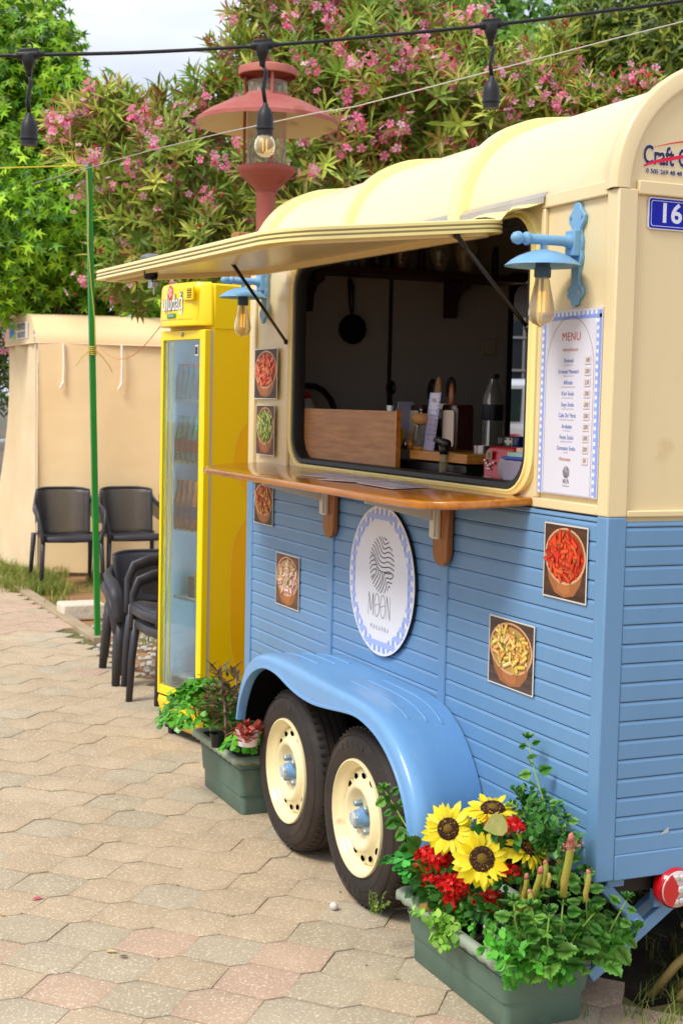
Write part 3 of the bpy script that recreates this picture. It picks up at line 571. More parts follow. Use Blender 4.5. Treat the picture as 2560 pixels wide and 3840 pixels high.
# house number plate and maker's sticker on the end wall
mb=MB(); mb.prism([(a,.0075,b) for a,b in rrect(.128,.076,.008,4,.086+.064,1.977)],(0,-.003,0)); NP=tb(mb,'number_plate',M('plate_white','#DDE2F0',.25)); NP['label']='blue enamel house number plate with white digits'
mb=MB(); mb.prism([(a,.0044,b) for a,b in rrect(.122,.070,.006,4,.150,1.977)],(0,-.0006,0)); tb(mb,'plate_field',M('plate_blue','#0A18A8',.35,coat=.1,spec=.2),parent=NP)
mb=MB(); L1=[(a,.0036,b) for a,b in rrect(.113,.061,.006,4,.150,1.977)]; L2=[(a,.0036,b) for a,b in rrect(.1105,.0585,.006,4,.150,1.977)]; mb.loft([L1,L2]); tb(mb,'plate_line',M('plate_white','#DDE2F0',.25),parent=NP)
text('16',.064,(.150,.0034,1.977),(1,0,0),(0,0,1),M('plate_white','#DDE2F0'),NP,sx=1.08,off=.0016)
ST=empty('maker_sticker'); ST.parent=T; ST.matrix_parent_inverse=wmat(T).inverted()
stw=M('sticker_white','#E6E6EE',.3); stn=M('sticker_navy','#1E1440',.3); str_=M('sticker_red','#E01238',.3)
for mm,of,yy in((stw,.0034,.0092),(stn,.0006,.0084)):
    text('Craft Custom',.062,(.068,yy,2.112),(1,0,0),(0,0,1),mm,ST,'LEFT',sx=.68,off=of*.8+.0008)
    text('0 505 269 48 48',.0155,(.078,yy,2.076),(1,0,0),(0,0,1),mm,ST,'LEFT',sx=1.02,off=of*.4)
mb=MB(); 
def sw(y,w,c,z0=0):
    A=[];B=[]
    for i in range(13):
        u=i/12; x=.071+.16*u; z=2.087+.040*u**.75; t=w*(.5+1.6*u*(1-u)); A.append((x,y,z+t)); B.append((x,y,z-t))
    mb.c=c; mb.loft([B,A],False)
sw(.0088,.0075,srgb('#E6E6EE')); sw(.0080,.0052,srgb('#E01238'))
A=[(.095+.14*i/8,.0080,2.132+.024*math.sin(pi*.5*i/8)+.0005+.004*i/8) for i in range(9)]; B=[(x,y,z-.0008-.0045*i/8) for i,(x,y,z) in enumerate(A)]; mb.c=srgb('#E01238'); mb.loft([B,A],False)
tb(mb,'swoosh',col,parent=ST); ST['label']='dark lettered sticker with red swoosh on the end wall'
# wall lamps
def wall_lamp(y,z,lab):
    root=empty('wall_lamp'); root.parent=T; root.matrix_parent_inverse=wmat(T).inverted(); root['label']=lab
    tp=lambda mb,nm,mt,**k: tb(mb,nm,mt,parent=root,**k)
    p=[]; pr_=[(0,.128),(.012,.125),(.018,.112),(.026,.104),(.036,.094),(.034,.078),(.022,.068),(.018,.06),(.020,.048),(.025,.036),(.025,.018),(.022,.008),(.026,-.004),(.024,-.02),(.018,-.03),(.016,-.06),(.020,-.075),(.034,-.084),(.036,-.098),(.026,-.110),(.016,-.114),(.014,-.124),(0,-.130)]
    p=[(0.0095 if y<1 else -.0025,y+a,z+b) for a,b in pr_]+[(0.0095 if y<1 else -.0025,y-a,z+b) for a,b in pr_[1:-1][::-1]]
    mb=MB(); mb.prism(p,(-.011,0,0)); tp(mb,'back_plate',bluelamp,bevel=.002)
    xb=p[0][0]-.011
    for dy,dz in((.024,.091),(-.024,.091),(.024,-.095),(-.024,-.095)): tp(MB().lathe([(.0,-.002),(.004,-.002),(.0045,.001)],(xb,y+dy,z+dz),10,(1,0,0)),'screw',steel)
    mb=MB(); mb.box((xb-.018,y-.021,z-.006),(xb+.001,y+.021,z+.058)); tp(mb,'arm_block',bluelamp,bevel=.003)
    za=z+.030; mb=MB(); mb.lathe([(.019,xb-.012),(.0195,xb-.020),(.0145,xb-.028),(.0125,xb-.04),(.0125,-.130),(.010,-.134),(.015,-.138),(.017,-.143),(.015,-.148),(.009,-.152),(.012,-.157),(.0158,-.163),(.0162,-.168),(.013,-.178),(.006,-.184),(.0,-.185)],(0,y,za),16,(1,0,0)); tp(mb,'arm',bluelamp,smooth=True)
    xs=-.094; mb=MB(); mb.lathe([(.0075,za-z-.006),(.0075,.006),(.015,.004)],(xs,y,z),12); tp(mb,'stem',bluelamp,smooth=True)
    mb=MB(); mb.lathe([(.0,.006),(.02,.004),(.04,-.001),(.062,-.010),(.080,-.021),(.094,-.033),(.0945,-.0345),(.093,-.0345),(.078,-.024),(.06,-.013),(.04,-.005),(.0,.0)],(xs,y,z),40); tp(mb,'lamp_shade',bluelamp,smooth='auto')
    mb=MB(); mb.lathe([(.018,-.004),(.018,-.036),(.0205,-.037),(.021,-.060),(.0185,-.063),(.0,-.063)],(xs,y,z),20); tp(mb,'lamp_socket',M('socket_slate','#3E5A70',.5,var=(60,.2)),smooth='auto')
    mb=MB(); mb.lathe([(.0170,-.062),(.0200,-.080),(.0240,-.100),(.0295,-.125),(.0325,-.143),(.0325,-.154),(.0295,-.166),(.020,-.175),(.008,-.180),(.004,-.184),(.0,-.184)],(xs,y,z),24); tp(mb,'bulb',bulbg,smooth=True)
    mb=MB()
    for k in range(4):
        a=k*pi/2+.5; mb.tube([(xs+.009*cos(a),y+.009*sin(a),z-.095),(xs+.008*cos(a),y+.008*sin(a),z-.147)],.0012,5)
    tp(mb,'filament',fil); tp(MB().lathe([(.004,-.065),(.003,-.095),(.0,-.097)],(xs,y,z),8),'bulb_stem',M('bulb_stem','#D8CCB0',.2))
wall_lamp(.181,1.888,'pale blue lantern arm lamp beside the menu board'); wall_lamp(2.350,1.937,'pale blue lantern arm lamp at the far end of the trailer')
# tail lamp and stabiliser
mb=MB(); c=(.235,.020,.308); mb.lathe([(.046,.0),(.052,-.004),(.052,-.028),(.048,-.034),(.0,-.037)],c,32,(0,1,0)); TL=tb(mb,'tail_light',M('lens_red','#C01018',.12,coat=.8),smooth='auto')
tb(MB().lathe([(.0472,-.0362),(.046,-.040),(.0,-.0415)],c,32,(0,1,0)),'clear_lens',M('lens_clear','#CDB8B2',.12,coat=.9,spec=.8),parent=TL,smooth=True)
q=[(c[0]+.0465*cos(R(118+130*i/14)),c[1]-.0405,c[2]+.0465*sin(R(118+130*i/14))) for i in range(15)]
mb=MB(); mb.prism([(c[0]+.004,c[1]-.0425,c[2])]+q,(0,-.003,0)); tb(mb,'red_lens',M('lens_red','#C01018',.12,coat=.8),parent=TL,bevel=.001)
for i in range(8):
    a=R(-100+200*i/7); tb(MB().sphere((c[0]+.031*cos(a),c[1]-.0415,c[2]+.031*sin(a)),(.0085,.0035,.0085)),'lens_bead',M('bead','#D8D2CE',.1,.5,coat=1),parent=TL,smooth=True)
tb(MB().sphere((c[0]+.006,c[1]-.0445,c[2]),(.011,.004,.011)),'lens_bead',M('bead','#D8D2CE',.1,.5,coat=1),parent=TL,smooth=True)
mb=MB(); mb.box((.20,.03,.25),(.27,.05,.345)); tb(mb,'lamp_bracket',blue)
def bar(a,b,w,t,y,nm,par=None):
    a=Vector((a[0],y,a[1])); b=Vector((b[0],y,b[1])); d=(b-a); L=d.length/2; d.normalize(); nn=Vector((d.z,0,-d.x)); mb=MB().obox((a+b)/2,d*L,nn*w/2,(0,t/2,0)); return tb(mb,nm,blue,bevel=.003)
sa=(0.378,0.060,0.317); sb_=(0.031,0.060,0.083); bar((sa[0],sa[2]),(sb_[0],sb_[2]),.034,.020,.06,'stabiliser_arm')
sa=(0.357,0.120,0.300); sb_=(0.070,0.120,0.104); bar((sa[0],sa[2]),(sb_[0],sb_[2]),.034,.020,.12,'stabiliser_arm')
sa=(0.045,0.034,0.323); sb_=(0.157,0.034,0.213); bar((sa[0],sa[2]),(sb_[0],sb_[2]),.030,.024,.034,'stabiliser_link')
mb=MB(); mb.box((.05,.02,.32),(.10,.08,.347)); tb(mb,'stabiliser_mount',blue,bevel=.003)
tb(MB().lathe([(.0,-.002),(.009,-.001),(.010,.004)],(0.142,0.018,0.224),14,(0,1,0)),'pivot_bolt',blue,smooth=True)
mb=MB(); mb.add([(.183,-.0018,.447),(.205,-.0018,.463),(.212,-.0018,.466),(.211,-.0018,.452),(.196,-.0018,.449)],[(0,1,2,3,4)]); tb(mb,'paint_chip',M('bare_primer','#B8C2CC',.5,var=(60,.2)))
# ---------------- ground, pavement, kerb ----------------
soil=M('soil','#8A6240',.95,c2='#A98458',var=(1.1,.3),bump=(30,.6,.02),dirt=(2.2,.60,'#5E6A30',.7))
mb=MB(); nx,ny=50,60
g=[[(-60+i*3 if not(15<=i<=25) else -60+i*3,-20+j*3,-.035) for i in range(nx)] for j in range(ny)]; mb.loft(g,False); o=mb.build('ground',soil); tag(o,kind='structure')
sand=M('joint_sand','#84724C',.95,c2='#5C6230',var=(3.5,.3),bump=(120,.5,.004),dirt=(5,.57,'#56702A',.9))
mb=MB(); mb.box((-4.5,-2.6,-.033),(.20,11.5,-.0115)); mb.box((.2,-2.6,-.033),(2.2,.06,-.0115)); bed=tag(mb.build('pavement',sand),kind='structure')
pv=[M('paver_tan','#C0AB8E',.9,c2='#B9A385',obj=True,pos=True,bump=(260,.5,.003),var=(3.2,.2),dirt=(150,.55,'#E2D4B8',.85)),M('paver_pink','#C4A68E',.9,c2='#BEA48A',obj=True,pos=True,bump=(260,.5,.003),var=(3.2,.2),dirt=(150,.55,'#E4D0B8',.85)),M('paver_grey','#B9AA90',.9,c2='#B4A488',obj=True,pos=True,bump=(260,.5,.003),var=(3.2,.2),dirt=(150,.55,'#DCD2BC',.85))]
HX=[(-.126,.004),(-.036,.116),(.0245,.1155),(.126,-.004),(.036,-.116),(-.0245,-.1155)]
def pmesh(mat,kk):
    mb=MB(); s0=.966
    def lp_(s,z): 
        P=[]
        for i,(x,y) in enumerate(HX):
            a=HX[i-1]; b=HX[(i+1)%6]; P.append((x*s,y*s,z))
        return P
    mb.loft([lp_(.984,-.03),lp_(.984,-.004),lp_(.978,-.001),lp_(.955,0)],True,False,True); me_o=mb.build('paver',mat,bed); me_o.data.shade_smooth(); me_o.data.set_sharp_from_angle(angle=R(22)); return me_o
protos=[pmesh(m,i) for i,m in enumerate(pv)]
V1=Vector((.1595,-.1165)); V2=Vector((-.0095,.2335)); C0=Vector((-.849,1.137)); cen=[]
for i in range(-60,60):
    for j in range(-80,80):
        c=C0+V1*i+V2*j
        ok=(-2.4<c.x<.175 and -1.2<c.y<10.2) or (c.x>=.175 and c.y<-.02 and c.x<1.6 and c.y>-1.2)
        if ok:
            d=(Vector((c.x,c.y,0))-cam.matrix_world.translation)
            z=d.dot(fw); px=d.dot(rt)/max(z,.01)*5333/2560; py=-d.dot(up)/max(z,.01)*5333/3840
            vis=z>0 and abs(px)<.56 and abs(py)<.56
            cen.append((0 if vis else 1,z if z>0 else 99,c,i,j))
cen.sort(key=lambda t:(t[0],t[1])); used=[False]*3; rest=MB(); restf=[]
for q,(nv,z,c,i,j) in enumerate(cen):
    rd=random.Random(i*1000+j)
    # rows of pinkish pavers among the tan ones, as laid
    k=0; band_=(i+2*j)
    if (c.y+.75*c.x)<.62: k=1 if rd.random()<.38 else(2 if rd.random()<.6 else 0)
    elif rd.random()<.04: k=1
    elif rd.random()<.18: k=2
    if c.y>6.2 and rd.random()<.5: k=1
    loc=Vector((c.x+rd.uniform(-.002,.002),c.y+rd.uniform(-.002,.002),rd.uniform(-.0025,.0015))); rot=Euler((rd.uniform(-.006,.006),rd.uniform(-.006,.006),rd.uniform(-.012,.012)))
    if q<300:
        if not used[k]: o=protos[k]; used[k]=True
        else:
            o=protos[k].copy(); COL.objects.link(o); o.parent=bed
        o.location=loc; o.rotation_euler=rot
    else: restf.append((loc,rot,k))
for k in range(3):
    mt=MB(); src=protos[k].data
    for loc,rot,kk in restf:
        if kk!=k: continue
        m=rot.to_matrix().to_4x4(); m.translation=loc; mt.add([m@v.co for v in src.vertices],[tuple(p.vertices) for p in src.polygons])
    o=mt.build('paver',pv[k],bed); o.data.shade_smooth(); o.data.set_sharp_from_angle(angle=R(22)); o['kind']='stuff'
conc=M('kerb_concrete','#B4A184',.9,c2='#9C8A6C',var=(4,.2),bump=(150,.5,.003),dirt=(6,.62,'#7B7A48',.6))
kb=empty('kerb',(.26,7,0)); kb['kind']='structure'
y=5.86
while y<10.3:
    L=.78; mb=MB(); mb.box((.205,y+.004,-.03),(.290,y+L-.004,.022)); mb.build('kerb_stone',conc,kb,True,bevel=.006); y+=L
# moss and grass in joints, litter
grass=M('grass_blade','#6E8A2A',.6,sub=.35,attr=True); 
def blades(name,pts,h,w,cols,n_per,spread,lean,parent=None,kind='stuff',label=None,cat=None,group=None):
    P=[];N_=0; V=[];F=[];C=[]
    for p in pts:
        for i in range(n_per):
            a=random.uniform(0,2*pi); r=random.random()**.5*spread; b=Vector(p)+Vector((r*cos(a),r*sin(a),0)); hh=h*random.uniform(.4,1.15); a2=random.uniform(0,2*pi); d=Vector((cos(a2),sin(a2),0)); ln=random.uniform(0,lean)*hh
            s_=Vector((-d.y,d.x,0))*w*random.uniform(.6,1.2); k=len(V)
            V+= [b-s_,b+s_,b+d*ln*.35+Vector((0,0,hh*.6))-s_*.7,b+d*ln*.35+Vector((0,0,hh*.6))+s_*.7,b+d*ln+Vector((0,0,hh*.95))]
            F+= [(k,k+1,k+3),(k,k+3,k+2),(k+2,k+3,k+4)]; c=Vector(srgb(random.choice(cols)))*random.uniform(.7,1.2); C+= [tuple(c)]*5
    o=npmesh(name,[tuple(v) for v in V],F,grass,parent,col=np.array(C)); 
    return tag(o,label,cat,group,kind)
GC=('#7C9638','#93A845','#A9A850','#5F7F2A','#B9A860')
rd=random.Random(3)
pts=[(rd.uniform(.10,.62),rd.uniform(8.2,9.35),-.03) for i in range(120)]+[(rd.uniform(.95,1.9),rd.uniform(8.0,9.0),-.03) for i in range(150)]+[(rd.uniform(.32,.45),rd.uniform(7.0,8.4),-.03) for i in range(7)]+[(rd.uniform(.35,2.4),rd.uniform(5.6,8.6),-.03) for i in range(16)]+[(rd.uniform(.2,.8),rd.uniform(9.2,11.2),-.03) for i in range(60)]
blades('grass',pts,.11,.0035,GC,34,.09,.8)
pts=[(rd.uniform(.12,2.2),rd.uniform(.10,1.6),-.03) for i in range(130)]
blades('grass',pts,.10,.003,('#5B7A2A','#3F5F1C','#8A7A44','#6E5A34'),22,.08,1.4)
pts=[(rd.uniform(.0,.9),rd.uniform(-.12,.10),-.005) for i in range(34)]
blades('grass',pts,.07,.0022,('#6B8A30','#8AA040','#9A8A50'),10,.05,1.6)
mp_=[(-.62,.55),(-.28,.33),(-.34,1.45),(-.30,.98),(-.42,1.9),(-.22,1.02),(.05,4.9),(.12,5.3),(-.02,5.6),(.10,5.0),(.16,6.5),(.12,7.2),(-.1,5.75),(-.28,.70),(-.245,.62)]+[(C0.x+(V1*i_+V2*j_).x+HX[k_][0],C0.y+(V1*i_+V2*j_).y+HX[k_][1]) for i_,j_,k_ in [(rd.randint(-4,5),rd.randint(-6,8),rd.randint(0,5)) for _ in range(30)] if -1.3<(C0+V1*i_+V2*j_).x<.1]
blades('joint_weeds',[(x,y,-.012) for x,y in mp_],.013,.0022,('#7A8F30','#93A03C','#6A7A2A'),60,.022,1.8)
# small leaf weeds by the front tyre
gravel=M('gravel','#B9B2A6',.9,obj=True,c2='#CFCBC4',bump=(60,.5))
V=[];F=[]; b0=MB(); 
for i in range(420):
    x=rd.uniform(.12,1.0); yy=rd.uniform(4.6,6.6); 
    if x<.2 and yy>5.9: continue
    s_=rd.uniform(.008,.028); b0.sphere((x,yy,-.022+s_*.3),(s_,s_*rd.uniform(.6,1),s_*.6),5,4)
tag(b0.build('gravel',gravel),kind='stuff')
bq=(0.243,6.864,-0.045); mb=MB(); mb.box((bq[0],bq[1],-.03),(bq[0]+.30,bq[1]+.22,.085)); o=mb.build('stone_block',M('block_stone','#D8CDB8',.9,bump=(40,.6,.01),dirt=(8,.6,'#9A8A6A',.7)),bevel=.015); tag(o,'rough pale stone block on the soil left of the green pole','stone block')
o=MB().box((bq[0]+.34,bq[1]+.05,-.03),(bq[0]+.52,bq[1]+.16,.05)).build('brick',M('brick_red','#C07850',.9,bump=(60,.5)),bevel=.006); tag(o,'broken orange brick on the soil beside the stacked chairs','brick')
# litter
def litter(name,p,a,s,c,label,cat,up_=0.004):
    V_,F_,k=leaves([(p[0],p[1],up_)],[(cos(a),sin(a),.12)],[(0,0,1)],OVAL[0],OVAL[1],s,.7); o=npmesh(name,V_,F_,M('litter_'+c[1:],c,.7)); tag(o,label,cat)
litter('dry_leaf',(-0.700,1.034,0.000),.3,.012,'#C98A50','tiny dried orange leaf on a pink paver','leaf')
litter('dry_leaf',(-0.970,0.832,0.000),-.5,.03,'#6B4A2E','thin brown twig leaf lying on the grey pavers','leaf')
litter('dry_leaf',(-0.995,0.879,0.000),-.45,.035,'#D6BE7C','straw coloured leaf next to the brown one on the pavers','leaf')
litter('flower_petal',(-1.100,1.352,0.000),.2,.040,'#C8506A','fallen pink oleander petal on the pavement at left','petal')
litter('dry_leaf',(1.093,10.158,0.000),.4,.03,'#D8C088','pale straw near the back legs of the left chair','leaf')
V=[];F=[];C=[]
for i in range(170):
    x=rd.uniform(-1.7,.1); y=rd.uniform(-.4,8.5); s_=rd.uniform(.002,.006); a=rd.uniform(0,pi); e=rd.uniform(.25,1); k=len(V); ca,sa_=cos(a)*s_,sin(a)*s_
    V+=[(x-ca,y-sa_,.0),(x+sa_*e,y-ca*e,.0012),(x+ca,y+sa_,.0),(x-sa_*e,y+ca*e,.0016)]; F+=[(k,k+1,k+2),(k,k+2,k+3)]; C+=[srgb(rd.choice(('#6A5236','#8A6A44','#4A3C2C','#C8B080','#5A4A3A')))]*4
tag(npmesh('litter_bits',V,F,grass,None,col=np.array(C)),kind='stuff')
p=(-0.274,0.959,0.000); o=MB().sphere((p[0],p[1],.014),(.013,.013,.012),12,8).build('cotton_ball',M('cotton','#DCD8CF',.95,bump=(200,1,.004)),smooth=True); tag(o,'small white fluffy seed ball in front of the near wheel','seed ball')
# ---------------- drinks fridge ----------------
FR=empty('drinks_fridge',(-.0125,2.965,0),.2239,'tall yellow drinks fridge with glass door standing behind the trailer','fridge')
yel=M('fridge_yellow','#FFE000',.30,coat=.3,var=(2,.04)); yel2=M('fridge_amber','#FFDA00',.32,coat=.3); fin=M('fridge_inside','#A4C4DA',.45); dk=M('fridge_dark','#1A1A1A',.6)
FW=.376
fb=lambda mb,nm,mt,**k: mb.build(nm,mt,k.pop('parent',FR),**k)
mb=MB(); mb.box((.012,.003,.19),(.36,.020,1.985)); mb.box((.012,FW-.020,.19),(.36,FW-.003,1.985)); mb.box((.34,.02,.19),(.36,FW-.02,1.985)); mb.box((.012,.02,.19),(.34,FW-.02,.22)); mb.box((.012,.02,1.79),(.34,FW-.02,1.985)); fb(mb,'cabinet',yel2)
mb=MB(); mb.box((.02,.021,.221),(.339,.024,1.789)); mb.box((.02,FW-.024,.221),(.339,FW-.021,1.789)); mb.box((.335,.024,.221),(.3385,FW-.024,1.789)); mb.box((.02,.024,.221),(.335,FW-.024,.226)); mb.box((.02,.024,1.784),(.335,FW-.024,1.789)); fb(mb,'liner',fin)
fb(MB().box((.022,.027,.25),(.030,.033,1.76)),'led_strip',M('led','#E8F4FF',.4,emit=26))
mb=MB(); frameplate(mb,-.034,-.002,.0,FW,.19,1.81,.043,FW-.018,.232,1.768); dr=fb(mb,'door',yel,bevel=.004)
mb=MB(); mb.box((-.0015,.004,.195),(.0115,FW-.004,1.805)); 
mb=MB(); frameplate(mb,-.0015,.0115,.004,FW-.004,.195,1.805,.03,FW-.02,.225,1.775); fb(mb,'door_gasket',M('gasket','#CFCBC4',.5),parent=dr)
mb=MB(); mb.box((-.024,.043,.232),(-.021,FW-.018,1.768)); fb(mb,'door_glass',M('door_glass','#E0F0F4',.02,trans=.95,ior=1.65,spec=1),parent=dr)
fb(MB().lathe([(.009,0),(.009,-.006),(.0,-.007)],(-.034,.185,1.792),12,(1,0,0)),'lock',steel,parent=dr)
fb(MB().box((-.036,.050,1.70),(-.0345,.075,1.745)),'barcode_label',M('label_white','#E4E4E4',.5),parent=dr)
mb=MB()
for i in range(7): mb.box((-.0368,.053+i*.003,1.705),(-.0361,.0545+i*.003,1.738))
fb(mb,'barcode_lines',ink,parent=dr)
fb(MB().box((-.03,FW+.0,1.06),(-.015,FW+.012,1.09)),'door_catch',steel,parent=dr)
# hood
def hood(z,o): return [(-.002-o*.2,.0-o,z),(-.045-o,.0-o+.03,z),(-.062-o,.06,z),(-.072-o,.16,z),(-.070-o,.26,z),(-.055-o,FW-.03,z),(-.035-o,FW+o,z),(.01,FW+o,z),(.01,.0-o,z)]
mb=MB(); mb.loft([hood(1.826,-.004),hood(1.828,.0),hood(1.84,.0),hood(1.99,-.006),hood(2.008,-.014),hood(2.013,-.03)],True,True,True); hd=fb(mb,'hood',yel,bevel=.004)
mb=MB(); mb.box((.0105,.0,1.81),(.36,FW,2.006)); fb(mb,'hood_top',yel,bevel=.008)
def hpan(t,z,o=.0025):   # point on the hood front face by width fraction
    ys=[.03,.06,.16,.26,FW-.03]; xs=[-.045,-.062,-.072,-.070,-.055]; yy=.035+t*(FW-.075); x=np.interp(yy,ys,xs); return (x-o+.006*max(0,(z-1.84)/.15),yy,z)
mb=MB(); 
L=[hpan(i/10,1.855) for i in range(11)]; U=[hpan(i/10,1.985) for i in range(11)]; 
mb.loft([[p for p in L[:]],[p for p in U[:]]],False); fb(mb,'hood_panel',yel2,parent=hd)
mb=MB(); a=.06; mb.obox((-.070,.075,1.962),(.006,0,0),(0,.040,.0),(0,0,.030)); fb(mb,'vent_surround',yel,parent=hd,bevel=.004)
mb=MB(); mb.obox((-.0768,.062,1.962),(.0005,0,0),(0,.018,0),(0,0,.020)); fb(mb,'vent',M('vent_brown','#6A5210',.7),parent=hd)
mb=MB()
for k in range(4): mb.obox((-.0776,.062,1.948+k*.010),(.0004,0,0),(0,.018,0),(0,0,.0014))
fb(mb,'vent_bars',yel2,parent=hd)
fw_=FR.matrix_basis
def FL(p): return fw_@Vector(p)
fxd=(fw_.to_3x3()@Vector((0.06,-1,0))); 
lo=hpan(.52,1.915,.0055); text('uludağ',.098,FL((lo[0]-.0005,lo[1]+.012,1.925)),fxd,ZD,M('logo_rim','#2A3348',.4),hd,sx=.60,off=.0030,name='logo_outline'); text('uludağ',.098,FL((lo[0]-.0025,lo[1]+.012,1.925)),fxd,ZD,M('logo_white','#F0F2F4',.3),hd,sx=.60,off=.0004,name='logo')
lo=hpan(.66,1.96,.004); mb=MB(); mb.add([(lo[0]-.0006,lo[1]+.020*cos(2*pi*i/20),1.970+.034*sin(2*pi*i/20)) for i in range(20)],[tuple(range(20))]); fb(mb,'logo_disc',M('logo_red','#E0344A',.4),parent=hd)
for k in range(5):
    a=2*pi*k/5; fb(MB().add([(lo[0]-.0014,lo[1]+.009*cos(a)+.006*cos(2*pi*i/8),1.972+.014*sin(a)+.009*sin(2*pi*i/8)) for i in range(8)],[tuple(range(8))]),'logo_petal',M('logo_pink','#F4B8C4',.4),parent=hd)
lo=hpan(.60,1.87,.004); mb=MB(); mb.add([(lo[0]-.0008,lo[1]+.038,1.860),(lo[0]-.0032,lo[1]-.038,1.862),(lo[0]-.0032,lo[1]-.038,1.882),(lo[0]-.0008,lo[1]+.038,1.880)],[(0,1,2,3)]); fb(mb,'logo_badge',M('logo_green','#1F8A4A',.4),parent=hd)
text('İÇECEK',.013,FL((lo[0]-.0040,lo[1],1.871)),fxd,ZD,M('logo_white','#F0F2F4',.3),hd,sx=1.0,name='logo')
mb=MB(); mb.loft([[(-.004,.0,.185),(-.034,.02,.185),(-.034,FW-.02,.185),(-.004,FW,.185)],[(-.004,.0,.16),(-.040,.02,.16),(-.040,FW-.02,.16),(-.004,FW+.002,.16)],[(-.004,.02,.09),(-.030,.05,.09),(-.030,FW-.05,.09),(-.004,FW-.01,.09)],[(-.002,.06,.05),(-.01,.09,.05),(-.01,FW-.09,.05),(-.002,FW-.04,.05)]],False); fb(mb,'kick_panel',yel,smooth=True,solid=.004)
mb=MB(); mb.box((.005,.01,.03),(.35,FW-.005,.189)); fb(mb,'base',dk)
for a,b in((.02,.03),(.02,FW-.04),(.32,.03),(.32,FW-.04)): fb(MB().box((a,b,0),(a+.025,b+.03,.03)),'foot',dk)
# wavy amber print on the side
mb=MB(); pts=[(.36,1.55),(.32,1.50),(.17,1.40),(.125,1.30),(.13,1.20),(.19,1.10),(.20,1.02),(.14,.93),(.115,.82),(.115,.55),(.13,.40),(.18,.30),(.25,.22),(.36,.20)]
from mathutils.geometry import interpolate_bezier
sm=[]; 
for i in range(len(pts)-1):
    p0=Vector(pts[max(i-1,0)]); p1=Vector(pts[i]); p2=Vector(pts[i+1]); p3=Vector(pts[min(i+2,len(pts)-1)])
    for q in interpolate_bezier((p1.x,p1.y,0),tuple(p1+(p2-p0)/6)+(0,),tuple(p2-(p3-p1)/6)+(0,),(p2.x,p2.y,0),7)[:-1]: sm.append((q[0],q[1]))
sm.append(pts[-1]); A=[(x,.0022,z) for x,z in sm]; B=[(.3595,.0022,z) for x,z in sm]; mb.loft([A,B],False); fb(mb,'side_wave',M('fridge_orange','#FFC600',.32,coat=.3))
A=[(x-.004,.0014,z) for x,z in sm]; B=[(x+.004,.0014,z) for x,z in sm]; fb(MB().loft([A,B],False),'side_wave_line',M('fridge_line','#FFD83A',.4))
for z in(.26,.62,.93,1.23,1.50): fb(MB().box((.03,.026,z),(.32,FW-.026,z+.012)),'shelf',M('shelf_white','#D8E2E8',.4),bevel=.002)
# drinks on the shelves: each bottle a thing
def bottle(cols,hh,r,nm='drink_bottle'):
    root=empty(nm); mb=MB(); mb.lathe([(0,0),(r,.0),(r,hh*.55),(r*.8,hh*.66),(r*.42,hh*.82),(r*.4,hh*.95),(0,hh*.95)],(0,0,0),12); mb.build('bottle_body',cols[0],root,smooth='auto'); MB().lathe([(r*1.02,hh*.22),(r*1.02,hh*.48)],(0,0,0),12).build('label_band',cols[1],root,smooth=True); MB().lathe([(r*.46,hh*.93),(r*.46,hh),(0,hh)],(0,0,0),10).build('cap',cols[2],root); return root
gr=M('bottle_green','#2E8A78',.15,coat=.6); gr2=M('bottle_teal','#3FB8AC',.15,coat=.3); orj=M('bottle_orange','#E8841A',.15,coat=.3); cl=M('bottle_clear','#B8CCD4',.12,coat=.5); lemon=M('box_lemon','#D6D24A',.5)
capm=M('cap_red','#C83A28',.4); lab1=M('label_red','#D84A3A',.4); lab2=M('label_blue','#3E62B8',.4); labw=M('label_pale','#DDE6EA',.4)
def row(proto,zs,x,n,cat,lab,grp,y0=.052,dy=.046):
    for i in range(n):
        o=proto if i==0 and not proto.get('placed') else clone(proto); o['placed']=1
        p=FL((x,y0+i*dy,zs)); o.location=p; tag(o,('nearest ','second ','third ','fourth ','fifth ','sixth ','farthest ')[i]+lab,cat,grp)
        if 'placed' in o: pass
pg=bottle((gr2,lab1,gr),.21,.021); row(pg,1.2425,.05,7,'bottle','teal bottle with red label in the row on the upper middle fridge shelf','bottles on the upper middle fridge shelf')
po=bottle((orj,lab2,orj),.22,.022); row(po,.9425,.05,7,'bottle','orange bottle with blue label in the row on the middle fridge shelf','orange bottles on the middle fridge shelf')
pk=bottle((gr,gr,capm),.17,.020); row(pk,1.5125,.05,7,'bottle','dark green bottle in the row on the top fridge shelf','green bottles on the top fridge shelf')
for r_ in list(bpy.data.objects):
    if 'placed' in r_: del r_['placed']
def fitem(name,a,b,mt,lab,cat,bv=.003):
    mb=MB(); mb.box(a,b); o=mb.build(name,mt,bevel=bv); o.matrix_basis=fw_.copy(); tag(o,lab,cat); return o
fitem('drink_carton',(.05,.07,.6325),(.14,.20,.76),lemon,'pale lemon carton on the lower fridge shelf','carton'); fitem('drink_carton',(.06,.21,.6325),(.14,.27,.73),M('carton_pink','#C86A78',.5),'pink carton beside the lemon one in the fridge','carton')
fitem('bottle_tray',(.045,.035,.9415),(.13,.34,.9422),orj,'orange cardboard tray under the orange bottles in the fridge','tray',0)
fitem('paper_bag',(.06,.10,.2725),(.16,.19,.41),M('bag_brown','#A09078',.8),'small brown paper bag at the bottom of the fridge','bag')
# wooden post behind the fridge and trailer
wq=(0.363,3.720,2.323); mb=MB(); mb.box((wq[0],3.72,-.03),(wq[0]+.09,3.81,wq[2])); tag(mb.build('wooden_post',M('post_wood','#C08A56',.7,c2='#A46E3E',var=(6,.3),stretch=(12,12,1),bump=(30,.3)),bevel=.005),'square raw timber post between the fridge and the trailer','post')
